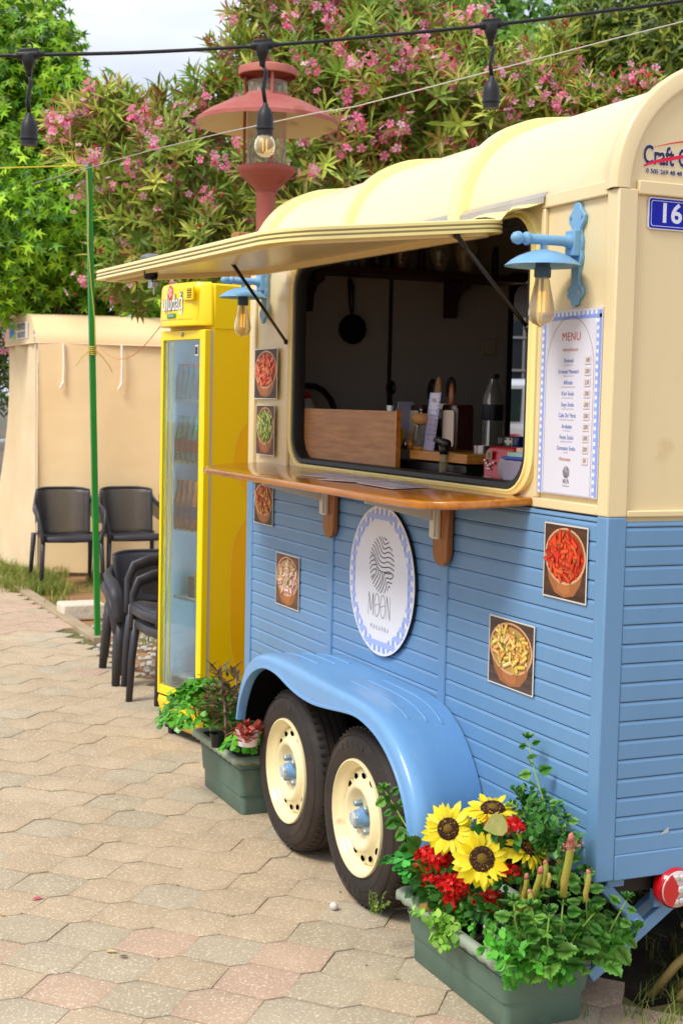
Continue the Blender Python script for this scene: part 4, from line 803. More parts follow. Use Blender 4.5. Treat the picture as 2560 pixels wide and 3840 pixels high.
# ---------------- green pole and strings ----------------
gp=empty('green_pole',(.25,5.93,0),0,'thin leaning green steel pole standing at the kerb','pole')
greenp=M('pole_green','#1E8A2E',.4,var=(4,.15),dirt=(10,.66,'#4E6A3A',.6)); b=Vector((.252,5.93,-.03)); t=Vector((.172,5.93,2.96)); 
mb=MB(); d=(t-b); mb.obox((b+t)/2,(.017,0,0),(0,.017,0),d/2); mb.build('shaft',greenp,gp,True)
MB().box((.20,5.88,-.02),(.31,5.98,-.006)).build('base_plate',M('rust','#7A4428',.8,bump=(60,.4)),gp,True)
rope=M('twine','#C8B84A',.8)
def onp(z,dx=0): q=b.lerp(t,(z+.03)/2.99); return Vector((q.x+dx,q.y-.02,z))
mb=MB(); mb.tube([onp(2.90,-.017),onp(2.7,-.012),onp(2.45,-.018),onp(2.2,-.004),onp(2.0,.014),onp(1.83,.016)],.0035,6); 
for k in range(5): z=1.775+k*.012; mb.lathe([(.026,-.004),(.029,0),(.026,.004)],(onp(z).x,5.93,z),10)
mb.tube([onp(1.80,.02),onp(1.76,.06),onp(1.71,.10),onp(1.67,.12)],.003,5); mb.tube([onp(1.80,-.02),onp(1.76,-.07),onp(1.70,-.11)],.003,5); tag(mb.build('twine',rope),'yellow twine tied round the green pole','twine')
mb=MB(); a=onp(1.84,.02); c=Vector(FL((.0,FW,1.88))); 
mb.tube([a.lerp(c,i/10)-Vector((0,0,.14*sin(pi*i/10))) for i in range(11)],.0022,5); tag(mb.build('string',M('string_orange','#D08A50',.8)),'thin orange string from the green pole to the fridge','string')
a=onp(2.93,-.02); mb=MB(); mb.tube([a,a+Vector((-.5,.2,-.03)),a+Vector((-1.6,.7,-.06))],.004,5); tag(mb.build('rope',M('rope_yellow','#E0D040',.7)),'yellow rope running left from the pole top','rope')
# ---------------- municipal tent stall ----------------
TN=empty('market_tent',(.6,9.5,0),0,'beige canvas market tent with closed walls beyond the kerb','tent')
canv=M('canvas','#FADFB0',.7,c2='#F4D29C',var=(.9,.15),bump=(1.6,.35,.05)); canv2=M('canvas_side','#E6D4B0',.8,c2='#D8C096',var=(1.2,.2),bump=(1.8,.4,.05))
fd=Vector((.9605,-.2782,0)); A0=Vector((.600,9.47,0)); sdv=Vector((-.02,1,0)); 
def TP(u,v,z): return A0+fd*u+sdv*v+Vector((0,0,z))
def wall(fn,nu,nz,nm,mt):
    mb=MB(); mb.loft([[fn(i/nu,j/nz) for i in range(nu+1)] for j in range(nz+1)],False); return mb.build(nm,mt,TN,True,smooth=True)
rr_=random.Random(5)
def fwall(u,t): z=t*2.0; return TP(u*2.6,-.02+.018*min(1,u*8)*sin(u*23+t*2)*(1-t)+.02*sin(u*9+1+t*3)-.05*(1-t)**3*sin(u*14),z-.0)
wall(fwall,60,20,'front_wall',canv)
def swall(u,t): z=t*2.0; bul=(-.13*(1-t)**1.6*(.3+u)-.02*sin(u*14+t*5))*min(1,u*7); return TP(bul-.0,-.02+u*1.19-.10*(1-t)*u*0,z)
wall(swall,30,20,'side_wall',canv2)
# roof: arched across, runs along the front
def rprof(v): # v 0..1 front to back
    s=v*1.75; q=min(v,1-v)*2; return (s, 1.995+.16*min(1,(q/.22)) if q<.22 else 2.155+.085*sin((q-.22)/.78*pi/2))
mb=MB(); 
vs=[0,.03,.08,.14,.22,.3,.38,.44,.5,.56,.62,.7,.78,.86,.92,.97,1]
def rpt(u,v):
    q=min(v,1-v)*2; z=1.985+.20*(1-(1-min(q/.30,1))**2)+.055*sin(min(q,1)*pi/2); return TP(u,-.03+v*1.23,z)
mb.loft([[TP(u,-.035,1.985) for u in(-.03,.6,1.3,2.63)]]+[[TP(u,-.035,2.06) for u in(-.03,.6,1.3,2.63)]]+[[rpt(u,.04+.92*v)+Vector((0,0,.02)) for u in(-.03,.6,1.3,2.63)] for v in vs],False); mb.build('roof',canv,TN,True,smooth=True)
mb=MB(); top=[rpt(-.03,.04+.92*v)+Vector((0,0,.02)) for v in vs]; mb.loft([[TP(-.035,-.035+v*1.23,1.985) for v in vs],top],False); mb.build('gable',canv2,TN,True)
mb=MB(); mb.tube([TP(-.035,-.035,1.985),TP(2.6,-.035,1.975)],.006,6); mb.tube([TP(-.02,-.045,0.05),TP(-.03,-.045,1.97)],.007,6); mb.tube([TP(-.035,-.035,1.985),TP(-.03,1.19,1.985)],.006,6); mb.build('piping',M('piping','#F0DDBE',.7),TN,True)
sgn=lambda mb,nm,mt: mb.build(nm,mt,TN,True)
sl_=-1; o=sgn(MB().add([TP(-.040,.97,2.03),TP(-.040,.20,2.03),TP(-.040,.20,2.175),TP(-.040,.97,2.19)],[(0,1,2,3)]),'banner',M('banner_white','#E6E2DC',.6)); o['label']='white banner with blue and green emblem on the tent gable'
sgn(MB().add([TP(-.043,.95,2.045),TP(-.043,.74,2.045),TP(-.043,.74,2.175),TP(-.043,.95,2.18)],[(0,1,2,3)]),'banner_emblem',M('banner_blue','#3A7AD0',.6))
sgn(MB().add([TP(-.045,.95,2.04),TP(-.045,.70,2.04),TP(-.045,.68,2.10),TP(-.045,.80,2.065)],[(0,1,2,3)]),'banner_emblem',M('banner_green','#A8C83A',.6))
text('FETHİYE',.072,TP(-.047,.44,2.135),(0,-1,0),ZD,ink,TN,sx=1.15,off=.002); text('BELEDİYESİ',.062,TP(-.047,.44,2.065),(0,-1,0),ZD,ink,TN,sx=1.0,off=.001)
for u in(.205,.70): 
    mb=MB(); mb.tube([TP(u,-.055,1.98),TP(u+.003,-.062,1.8),TP(u,-.06,1.66),TP(u-.01,-.07,1.635),TP(u-.03,-.07,1.60)],.011,6,flat=(0,1,0)); mb.build('tie_tape',M('tape_white','#F2EEE2',.7),TN,True)
# ---------------- chairs ----------------
ch=M('chair_plastic','#3B3A40',.42,var=(9,.12),bump=(90,.12,.001)); 
def perf(name,c,scale,thr,rough=.45):
    m=M(name,c,rough); nt=m.node_tree; N=nt.nodes; L=nt.links; p=N['Principled BSDF']
    t=N.new('ShaderNodeTexCoord'); sp=N.new('ShaderNodeSeparateXYZ'); L.new(t.outputs['UV'],sp.inputs[0])
    fs=[]
    for ax in(0,1):
        m1=N.new('ShaderNodeMath'); m1.operation='MULTIPLY'; m1.inputs[1].default_value=scale[ax]; L.new(sp.outputs[ax],m1.inputs[0]); m2=N.new('ShaderNodeMath'); m2.operation='FRACT'; L.new(m1.outputs[0],m2.inputs[0])
        m3=N.new('ShaderNodeMath'); m3.operation='COMPARE'; m3.inputs[1].default_value=.5; m3.inputs[2].default_value=thr; L.new(m2.outputs[0],m3.inputs[0]); fs.append(m3)
    a=N.new('ShaderNodeMath'); a.operation='MULTIPLY'; L.new(fs[0].outputs[0],a.inputs[0]); L.new(fs[1].outputs[0],a.inputs[1]); i=N.new('ShaderNodeMath'); i.operation='SUBTRACT'; i.inputs[0].default_value=1; L.new(a.outputs[0],i.inputs[1]); L.new(i.outputs[0],p.inputs['Alpha']); return m
chp=perf('chair_perforated','#45413F',(40,30),.2)
def uvgrid(o,nu,nv):
    me=o.data; uv=me.uv_layers.new(name='UVMap')
    for p in me.polygons:
        for li in p.loop_indices:
            vi=me.loops[li].vertex_index; uv.data[li].uv=((vi%nu)/(nu-1),(vi//nu)/(nv-1))
def armchair(label,group,weave=False):
    c=empty('armchair',(0,0,0),0,label,'chair',group); m=ch if not weave else M('rattan_plastic','#3A383D',.5,bump=None)
    if weave and 'woven' not in m:
        nt=m.node_tree; N=nt.nodes; L=nt.links; t=N.new('ShaderNodeTexCoord'); v=N.new('ShaderNodeTexBrick'); v.inputs['Scale'].default_value=26; v.inputs['Mortar Size'].default_value=.05; L.new(t.outputs['Object'],v.inputs[0]); bp=N.new('ShaderNodeBump'); bp.inputs['Distance'].default_value=.006; bp.inputs['Strength'].default_value=.9; L.new(v.outputs['Color'],bp.inputs['Height']); L.new(bp.outputs[0],N['Principled BSDF'].inputs['Normal']); m['woven']=1
    # seat faces -y
    nu,nv=13,9; rows=[]
    for j in range(nv):
        t=j/(nv-1); rows.append([((-.225+.45*i/(nu-1))*(1-.06*t), -.23+.44*t, .385+.012*abs(i-6)/6*1.0-.02*sin(pi*t)-.015*t-( .012 if j==0 else 0)) for i in range(nu)])
    mb=MB(); mb.loft(rows,False); mb.build('seat',m,c,smooth=True,solid=.018)
    mb=MB(); mb.tube([(-.225,-.20,.37),(-.20,-.238,.366),(0,-.25,.364),(.20,-.238,.366),(.225,-.20,.37)],(.012,.022),8,flat=(0,1,0)); mb.build('seat_front',m,c,smooth=True)
    # back shell
    rows=[]; nu,nv=25,10
    for j in range(nv):
        t=j/(nv-1); z=.37+.35*t; row=[]
        for i in range(nu):
            s=-1+2*i/(nu-1); hw=.205+.012*t; x=hw*s; yb=.20+.075*t-.085*abs(s)**4-.02*s*s; row.append((x,yb,z-.012*abs(s)**6*(t>.9)))
        rows.append(row)
    mb=MB(); mb.loft(rows,False); o=mb.build('backrest',chp if not weave else m,c,smooth=True,solid=.012 if weave else .006); uvgrid(o,nu,nv)
    top=rows[-1]; mb=MB(); mb.tube([(x,y_,z) for x,y_,z in top],(.011,.010),8); 
    for s in(-1,1): mb.tube([rows[j][0 if s<0 else -1] for j in range(nv)],(.013,.012),8)
    mb.build('back_rim',m,c,smooth=True)
    for s in(-1,1):
        if not weave: P=[(s*.215,.19,.695),(s*.228,.165,.65),(s*.248,.10,.605),(s*.268,.0,.585),(s*.278,-.12,.575),(s*.278,-.20,.55),(s*.265,-.235,.49),(s*.245,-.243,.40),(s*.238,-.245,.34)]; rd_=[(.012,.018),(.012,.026),(.012,.03),(.013,.03),(.014,.03),(.014,.028),(.014,.024),(.015,.022),(.015,.02)]
        else: P=[(s*.230,.18,.60),(s*.262,.10,.585),(s*.27,-.02,.575),(s*.27,-.16,.565),(s*.268,-.24,.535),(s*.262,-.262,.48),(s*.25,-.262,.38),(s*.245,-.262,.34)]; rd_=[(.02,.03),(.025,.03),(.03,.028),(.034,.03),(.036,.03),(.034,.028),(.03,.026),(.028,.024)]
        # local x of ring = flattened axis
        mb=MB(); mb.tube(P,[(a,b) for a,b in rd_],8,flat=(1,0,0)); mb.build('armrest',m,c,smooth=True)
        if not weave:
            rows=[]; 
            for j in range(5):
                t=j/4; rows.append([(s*(.218+.058*min(1,u*1.4)),.185-.37*u,.690-.115*min(1,u*1.7)**.75-(.155-.075*u)*t) for u in[i/8 for i in range(9)]])
            mb=MB(); mb.loft(rows,False); o=mb.build('arm_web',chp,c,smooth=True); uvgrid(o,9,5)
    c.scale=(1,1,1.1)
    for sx,sy in((-1,-1),(1,-1),(-1,1),(1,1)):
        mb=MB(); mb.tube([(sx*.236,sy*.225 if sy<0 else .19,.38),(sx*.245,sy*.245 if sy<0 else .225,.2),(sx*.252,sy*.255 if sy<0 else .275,.0)],[(.022,.024),(.019,.021),(.016,.018)] if not weave else [(.028,.03),(.026,.027),(.022,.022)],8,flat=(1,0,0)); mb.build('leg',m,c,smooth=True)
    return c
c1=armchair('charcoal perforated armchair, left of the green pole in front of the tent','chairs in front of the tent')
q=(0.474,8.507,-0.030); c1.location=(q[0]+.225,q[1]+.255,-.03); c1.rotation_euler=(0,0,-.03)
c2=clone(c1); q=(1.011,8.522,-0.030); c2.location=(q[0]+.235,q[1]+.255,-.03); c2.rotation_euler=(0,0,-.02); c2['label']='charcoal perforated armchair, right of the green pole and beside the fridge'
c3=clone(c1); c3.location=(.205,3.80,0.0); c3.rotation_euler=(0,0,-pi/2+.05); c3['label']='lower charcoal armchair of the nearer stack behind the fridge'; c3['group']='stacked armchairs behind the fridge'
c4=clone(c3); c4.location=(.185,3.82,.075); c4['label']='upper charcoal armchair of the nearer stack behind the fridge'
w1=armchair('lower woven rattan look armchair in the farther stack','woven chairs in the farther stack',True); w1.scale=(1,1,.84); w1.location=(.255,4.66,0); w1.rotation_euler=(0,0,-.12)
w2=clone(w1); w2.location=(.255,4.62,.065); w2['label']='upper woven rattan look armchair in the farther stack'
# ---------------- street lamp behind the trailer ----------------
def sc(p,k,o=(-1.966,-2.8595,1.5074)): return tuple(o[i]+(p[i]-o[i])*k for i in range(3))
LX,LY=.56,3.86; LK=1.06
LP=empty('street_lamp',(LX,LY,0),0,'faded red street lamp with wide disc shade behind the trailer roof','street lamp')
pink=M('lamp_red','#A0504A',.65,c2='#B06A5C',var=(5,.2),dirt=(10,.56,'#8A4426',.7),bump=(60,.2)); pinkin=M('lamp_underside','#EFE2C4',.6,dirt=(5,.58,'#B08A50',.6)); 
lc=(0,0,0)
def lb(mb,nm,mt,**k): return mb.build(nm,mt,LP,**k)
lb(MB().lathe([(.055,-.03),(.052,1.2),(.050,2.20),(.053,2.22),(.053,2.23),(.047,2.24)],lc,20),'pole',pink,smooth='auto')
lb(MB().lathe([(.047,2.24),(.0475,2.52),(.052,2.54)],lc,20),'pole_sleeve',pink,smooth='auto')
lb(MB().lathe([(.046,2.535),(.06,2.56),(.105,2.60),(.140,2.635),(.145,2.645),(.145,2.662),(.125,2.668),(.0,2.69)],lc,32),'base_cup',pink,smooth='auto')
lb(MB().lathe([(.097,2.672),(.095,3.08)],lc,32),'glass_cylinder',M('lamp_glass','#E6E2DC',.10,trans=.80,ior=1.08),smooth=True)
for k in range(3):
    a=R(20+120*k); lb(MB().tube([(.118*cos(a),.118*sin(a),2.665),(.118*cos(a),.118*sin(a),3.11)],.0075,6),'support_rod',pink)
lb(MB().lathe([(.105,3.02),(.112,3.005),(.20,2.975),(.30,2.925),(.350,2.888),(.352,2.868)],lc,48),'disc_shade',pink,smooth='auto')
lb(MB().lathe([(.351,2.868),(.340,2.872),(.28,2.905),(.18,2.950),(.105,2.985)],lc,48),'shade_underside',pinkin,smooth=True)
lb(MB().lathe([(.0,3.165),(.09,3.160),(.140,3.145),(.145,3.138),(.145,3.108),(.138,3.105),(.137,3.128),(.09,3.13),(0,3.13)],lc,40),'top_cap',pink,smooth='auto')
# ---------------- string light and wires ----------------
blkc=M('cable_black','#17171A',.45)
S1=[(-1.586,0.545,2.260),(-1.366,0.448,2.270),(-1.306,0.422,2.273),(-1.081,0.323,2.284),(-0.825,0.212,2.305),(-0.597,0.113,2.331),(-0.355,0.009,2.362),(-0.157,-0.076,2.393),(0.041,-0.161,2.426),(0.228,-0.240,2.468)]
SL=empty('string_light',S1[4],0,'black festoon cable with three hanging sockets across the top','string light')
P=[Vector(p) for p in S1]; fine=[]
for i in range(len(P)-1):
    p0=P[max(i-1,0)];p1=P[i];p2=P[i+1];p3=P[min(i+2,len(P)-1)]
    fine+= [Vector(q) for q in interpolate_bezier(p1,p1+(p2-p0)/6,p2-(p3-p1)/6,p2,8)[:-1]]
fine.append(P[-1]); MB().tube(fine,.0042,8).build('cable',blkc,SL,True,smooth=True)
tdir=(Vector(S1[6])-Vector(S1[2])).normalized(); dn=Vector((0,0,-1))
for idx,(top,bot,hasb) in enumerate((((-1.306,0.422,2.273),(-1.307,0.411,2.139),0),((-0.825,0.212,2.305),(-0.821,0.199,2.173),1),((-0.355,0.009,2.362),(-0.355,-0.001,2.244),0))):
    top=Vector(top); bot=Vector(bot); r_=empty('socket_drop',top); r_.parent=SL; r_.matrix_parent_inverse=wmat(SL).inverted(); r_['label']=('left socket without a bulb','middle socket holding a clear filament bulb','right socket without a bulb')[idx]
    mb=MB(); mb.tube([top-tdir*.036,top-tdir*.026,top-tdir*.022,top+tdir*.022,top+tdir*.026,top+tdir*.036],[.0058,.0062,.0105,.0105,.0062,.0058],10); mb.tube([top,top+dn*.016,top+dn*.034,top+dn*.046],[.017,.0155,.008,.0066],10); mb.obox(top+Vector((0,0,.004)),tdir*.022,Vector((0,0,.0095)),tdir.cross(dn)*.008)
    mb.build('tee_joint',blkc,r_,True,bevel=.002)
    mb=MB(); q=[top+Vector((0,0,.012))+tdir*.008*cos(a)+Vector((0,0,.012))*sin(a)+Vector((0,0,.004)) for a in[pi*i/8 for i in range(9)]]; mb.tube(q,.0026,6); mb.build('hook_eye',blkc,r_,True)
    side=tdir*.004; 
    for s in(-1,1):
        MB().tube([top+dn*.04+tdir*.0022*s,top.lerp(bot,.45)+tdir*(.005+.0022*s),top.lerp(bot,.75)-tdir*(.003-.0022*s),bot+tdir*.002*s],.0026,6).build('drop_wire',blkc,r_,True,smooth=True)
    L=.001
    MB().lathe([(.004,.004),(.006,.0),(.0075,-.004),(.0135,-.012),(.0178,-.022),(.0190,-.034),(.0190,-.050),(.0212,-.052),(.0212,-.055),(.0182,-.057),(.0180,-.068),(.0,-.068)],bot,20).build('socket',M('socket_black','#1C1D22',.5,bump=(80,.1)),r_,True,smooth='auto')
    if hasb:
        MB().lathe([(.0135,-.067),(.0155,-.070),(.0215,-.079),(.0238,-.090),(.0232,-.098),(.0190,-.108),(.0100,-.115),(.0,-.117)],bot,24).build('bulb',bulbg,r_,True,smooth=True)
        mb=MB(); 
        for s in(-1,1): mb.tube([bot+tdir*.0050*s+dn*.075,bot+tdir*.0045*s+dn*.104],.0012,5)
        mb.build('filament',fil,r_,True); MB().lathe([(.003,-.067),(.002,-.100),(.0,-.104)],bot,6).build('bulb_stem',M('bulb_stem','#D8CCB0',.2),r_,True)
w=[(0.021,6.909,2.937),(0.155,4.537,2.812),(-0.122,2.554,2.556),(-0.019,1.847,2.521),(0.110,1.793,2.547),(0.257,1.732,2.592),(0.601,1.588,2.698),(0.945,1.445,2.804),(1.203,1.337,2.880),(1.548,1.195,3.010)]
tag(MB().tube(w,.0022,6).build('grey_wire',M('wire_grey','#B8B4AE',.5),smooth=True),'thin grey wire slanting above the trailer roof','wire')
# ---------------- planters ----------------
pg_=M('planter_green','#5E7668',.55,c2='#546C5E',var=(6,.15),dirt=(8,.60,'#7C8A78',.6),bump=(40,.1)); pgr=M('planter_rim','#9AA692',.55,var=(6,.12),bump=(40,.1)); potsoil=M('pot_soil','#2A1E14',.95,bump=(60,.8,.01))
def planter(x0,x1,y0,y1,h,label,rim=.018):
    root=empty('planter',((x0+x1)/2,(y0+y1)/2,0),0,label,'planter','green plastic troughs beside the trailer')
    cx,cy=(x0+x1)/2,(y0+y1)/2; W_=x1-x0; L_=y1-y0
    lp_=lambda s,z,dx=0: [(a+0,b,z) for a,b in rrect(W_*1.0-s*2,L_-s*2,.02,4,cx,cy)]
    mb=MB(); mb.loft([lp_(.026,0),lp_(.023,.004),lp_(.022,.07),lp_(.022,.072),lp_(.016,.074),lp_(.010,h-.060),lp_(.007,h-.058),lp_(.007,h-.050),lp_(.010,h-.048),lp_(.007,h-.046),lp_(.007,h-.038),lp_(.005,h-.036),lp_(0,h-.012),lp_(.006,h-.012),lp_(.015,h-.05)],True,True); mb.build('trough',pg_,root,True,smooth='auto')
    # wavy rim
    n=96; base=rrect(W_+rim*2,L_+rim*2,.035,n//4-1,cx,cy); 
    def rr(off_,z,wv=0):
        b=rrect(W_+rim*2+off_*2,L_+rim*2+off_*2,.035,23,cx,cy); res=[]; 
        for i,(a,c_) in enumerate(b): res.append((a,c_,z))
        return res
    def dense(loop,step=.012):
        o=[]; n_=len(loop)
        for i in range(n_):
            a=Vector(loop[i]); b=Vector(loop[(i+1)%n_]); m=max(1,int((b-a).length/step)) if (b-a).length>.03 else 1
            for k in range(m): o.append(a.lerp(b,k/m))
        return o
    D0=dense([(a,b,0) for a,b in rrect(W_+rim*2,L_+rim*2,.03,4,cx,cy)]); c_=Vector((cx,cy,0))
    def ring(off_,z,wav):
        o=[]; acc=0; prev=None
        for p in D0:
            if prev is not None: acc+=(p-prev).length
            prev=p; d=(p-c_); dd=Vector((max(-1,min(1,d.x/(W_/2))),max(-1,min(1,d.y/(L_/2))),0)); o.append(p+dd*off_+Vector((0,0,z-wav*abs(sin(acc*pi/.052)))))
        return o
    mb=MB(); mb.loft([ring(-.030,h-.008,0),ring(-.020,h+.002,0),ring(-.004,h+.002,0),ring(.002,h-.004,0),ring(.003,h-.016,.008),ring(-.001,h-.017,.008)]); mb.build('rim',pgr,root,True,smooth=True)
    mb=MB(); mb.prism(lp_(.014,h-.045),(0,0,.01)); mb.build('soil',potsoil,root,True); return root
planter(-.225,-.012,1.955,2.445,.222,'green trough planter standing between the fridge and the far wheel')
planter(-.242,.032,.022,.570,.190,'green trough planter full of sunflowers at the near corner of the trailer')
MB().box((-.33,-.095,.0),(-.33,-.095,.0)) if 0 else None
# ---------------- plants ----------------
def leafmat(nm,c,sub=.3,rough=.45): return M(nm,c,rough,sub=sub,attr=True,bump=None)
lm=leafmat('leaf',(1,1,1)); lmg=leafmat('leaf_glossy',(1,1,1),.15,.3)
def colvar(n,k,cols,lo=.7,hi=1.25):
    c=np.array([srgb(x) for x in cols])[rng.integers(0,len(cols),n)]*rng.uniform(lo,hi,(n,1)); return np.repeat(np.clip(c,0,1),k,axis=0)
def plantroot(name,loc,label,cat='plant',group=None): return empty(name,loc,0,label,cat,group)
def leafmesh(name,P_,D_,U_,tmpl,size,cols,root,mat=None,aspect=1.,kind='stuff',lo=.7,hi=1.25):
    V,F,k=leaves(P_,D_,U_,tmpl[0],tmpl[1],size,aspect); o=npmesh(name,V,F,mat or lm,root,col=colvar(len(P_),k,cols,lo,hi)); 
    if kind: o['kind']=kind
    return o
CLOV=([(0,0,0),(.14,.20,.01),(.36,.62,.03),(.30,.92,.0),(.1,.98,-.03),(0,.84,-.02),(-.1,.98,-.03),(-.30,.92,0),(-.36,.62,.03),(-.14,.20,.01)],[(0,i,i+1) for i in range(1,9)])
def clover_patch(name,c,r,h,n,label,hang=None,cols=('#4F9A22','#63B02E','#3F8A1E','#79C03A'),s=.030,zmin=None):
    root=plantroot(name,c,label); c=Vector(c); P_=[];D_=[];U_=[]; st=MB()
    for i in range(n):
        a=random.uniform(0,2*pi); ph=random.random()**.6; q=Vector((cos(a)*r[0]*ph,sin(a)*r[1]*ph,h*(1-ph**2.2)*random.uniform(.75,1.1)+random.uniform(-.01,.01)))
        if hang and q.x<hang: q.z-=(hang-q.x)*1.3*random.random()
        nrm=Vector((q.x/r[0]*.7,q.y/r[1]*.7,1.0))+Vector((random.gauss(0,.28),random.gauss(0,.28),0)); nrm.normalize(); t=nrm.orthogonal().normalized(); b=nrm.cross(t); a0=random.uniform(0,2*pi)
        for k in range(3):
            d=t*cos(a0+k*2.094)+b*sin(a0+k*2.094); P_.append(tuple(c+q)); D_.append(tuple(d-nrm*.1)); U_.append(tuple(nrm))
        if i%3==0: st.tube([c+Vector((q.x*.4,q.y*.4,0)),c+q*.7+Vector((0,0,.01)),c+q],.0012,4,False)
    sz=np.repeat(rng.uniform(s*.65,s*1.15,n),3); leafmesh('foliage',P_,D_,U_,CLOV,sz,cols,root,lmg,1.1); tag(st.build('stems',M('stem_green','#7FA040',.5),root,True),kind='stuff'); return root
clover_patch('clover',(-0.247,2.309,0.284),(.17,.19,0),.14,330,'bright green clover mound at the far end of the middle planter',cols=('#4F9A22','#63B02E','#3F8A1E','#5FA832'),s=.032)
clover_patch('clover',(-0.199,1.903,0.269),(.10,.08,0),.055,46,'large clover leaves beside the white pot in the middle planter',s=.042)
clover_patch('clover',(-0.255,0.487,0.261),(.075,.09,0),.045,44,'round clover leaves at the left end of the sunflower planter',s=.034,cols=('#3E9A3A','#53B048','#2E8030'))
yf=MB(); 
# kalanchoe: brown narrow stepped leaves on a stem
def kalanchoe(base,top,label,n=60):
    root=plantroot('kalanchoe',base,label); b=Vector(base); t=Vector(top); st=MB(); st.tube([b,b.lerp(t,.5)+Vector((.01,.01,0)),t],[.006,.005,.003],6); P_=[];D_=[];U_=[]
    for i in range(n):
        f=random.uniform(.12,1); p=b.lerp(t,f)+Vector((random.gauss(0,.022),random.gauss(0,.026),0)); a=random.uniform(0,2*pi); d=Vector((cos(a),sin(a),random.uniform(-.1,.9)+.5*(f>.9))); P_.append(tuple(p)); D_.append(tuple(d)); U_.append((0,0,1))
    st.build('stem',M('stem_mauve','#A07A70',.6),root,True,smooth=True); leafmesh('foliage',P_,D_,U_,LANCE,rng.uniform(.05,.09,n),('#8A6A44','#7A5A3A','#6A5A34','#9A7A5A','#5E6238'),root,lm,1.15,lo=.6); return root
kalanchoe((-0.246,2.030,0.234),(-0.249,2.109,0.503),'tall brown leaved stepped succulent in the middle planter',88)
kalanchoe((-0.267,2.152,0.268),(-0.266,2.218,0.397),'shorter brown succulent between the clover and the tall one',40)
kalanchoe((-0.167,2.166,0.299),(-0.144,2.224,0.461),'brown succulent stem leaning right by the wheel arch',34)
g=plantroot('sedum',(-0.159,2.157,0.238),'fine green sedum behind the brown succulents'); b=Vector((-0.159,2.156,0.228)); P_=[tuple(b+Vector((random.gauss(0,.04),random.gauss(0,.06),random.uniform(-.02,.16)))) for i in range(420)]; leafmesh('foliage',P_,rv(420)+[0,0,.6],rv(420),OVAL,.016,('#4E7A2A','#6A9430','#A8A040','#3E6A20'),g)
def pot(c,r,h,label,mt):
    root=empty('flower_pot',c,0,label,'pot'); MB().lathe([(0,0),(r*.78,0),(r,h*.92),(r*1.06,h*.92),(r*1.06,h),(r*.95,h),(r*.93,h*.8),(0,h*.8)],c,20).build('pot_body',mt,root,True,smooth='auto'); return root
wp=M('pot_white','#DAD2D6',.4); pot((-0.252,1.786,0.296),.042,.06,'small white plastic pot of red succulents in the middle planter',wp)
pot((-0.175,0.173,0.126),.030,.075,'small white pot half buried in the sunflower planter',wp)
o=empty('flower_pot',(-0.293,1.998,0.255),0,'little black mesh pot by the succulent in the middle planter','pot'); MB().lathe([(0,0),(.022,0),(.028,.05),(.024,.05)],(-0.293,1.997,0.245),12).build('pot_body',blackp,o,True)
ROS=([(0,0,0),(.22,.3,.02),(.30,.65,.08),(0,1,.16),(-.30,.65,.08),(-.22,.3,.02)],[(0,1,2),(0,2,3),(0,3,4),(0,4,5)])
def rosettes(cs,label,cols,s=.032):
    root=plantroot('red_succulent',cs[0],label); P_=[];D_=[];U_=[]
    for c in cs:
        c=Vector(c)
        for k in range(14):
            a=k*2.4; el=.15+.9*k/14; P_.append(tuple(c+Vector((random.gauss(0,.004),random.gauss(0,.004),.002*k)))); D_.append((cos(a)*cos(el),sin(a)*cos(el),sin(el))); U_.append((-cos(a)*sin(el),-sin(a)*sin(el),cos(el)))
    leafmesh('foliage',P_,D_,U_,ROS,rng.uniform(s*.8,s*1.1,len(P_)),cols,root,lmg,1.25); return root
rosettes([(-0.284,1.781,0.328),(-0.246,1.819,0.336),(-0.257,1.747,0.324),(-0.228,1.757,0.339),(-0.282,1.746,0.317)],'red rosette succulents in the white pot of the middle planter',('#B04030','#C85A40','#9A3428','#D07050'))
rosettes([(-0.252,0.467,0.278),(-0.249,0.451,0.264),(-0.254,0.480,0.248)],'dusky red succulent rosettes at the left end of the sunflower planter',('#A04850','#8A3A3A','#B8646A'),.030)
# red kalanchoe flower clusters
def redflowers(cs,label):
    root=plantroot('red_flowers',cs[0][0],label,'flowers'); P_=[];U_=[]
    for c,r in cs:
        c=Vector(c)
        for i in range(int(190*(r/.04)**2)):
            v=Vector(rv(1)[0]); 
            if v.z<-.3: v.z=-v.z
            P_.append(tuple(c+v*r*random.uniform(.75,1.0))); U_.append(tuple(v+Vector(rv(1)[0])*.4))
        k=0
    n=len(P_); leafmesh('blossoms',P_,rv(n),U_,PENTA,rng.uniform(.011,.018,n),('#FF2018','#E81414','#FF3C2C','#C80C10'),root,lm)
    P2=[];D2=[]
    for c,r in cs:
        for i in range(24): v=Vector(rv(1)[0]); P2.append(tuple(Vector(c)+Vector((v.x*r,v.y*r,-abs(v.z)*r*.9))));D2.append(tuple(v))
    leafmesh('foliage',P2,D2,rv(len(P2)),OVAL,.035,('#3E7A2A','#2E6420'),root)
redflowers([((-0.244,0.408,0.299),.045),((-0.239,0.370,0.263),.048),((-0.229,0.300,0.263),.042),((-0.230,0.310,0.218),.03),((-0.247,0.430,0.238),.034),((-0.236,0.356,0.314),.03)],'dense scarlet flower heads left of the sunflowers')
redflowers([((-0.193,0.223,0.246),.024),((-0.178,0.190,0.269),.024),((-0.177,0.183,0.247),.02)],'scarlet flowers under the lowest sunflower')
redflowers([((-0.152,0.140,0.457),.030),((-0.157,0.144,0.340),.028),((-0.182,0.207,0.447),.018)],'scarlet flowers between the sunflowers and the trailer')
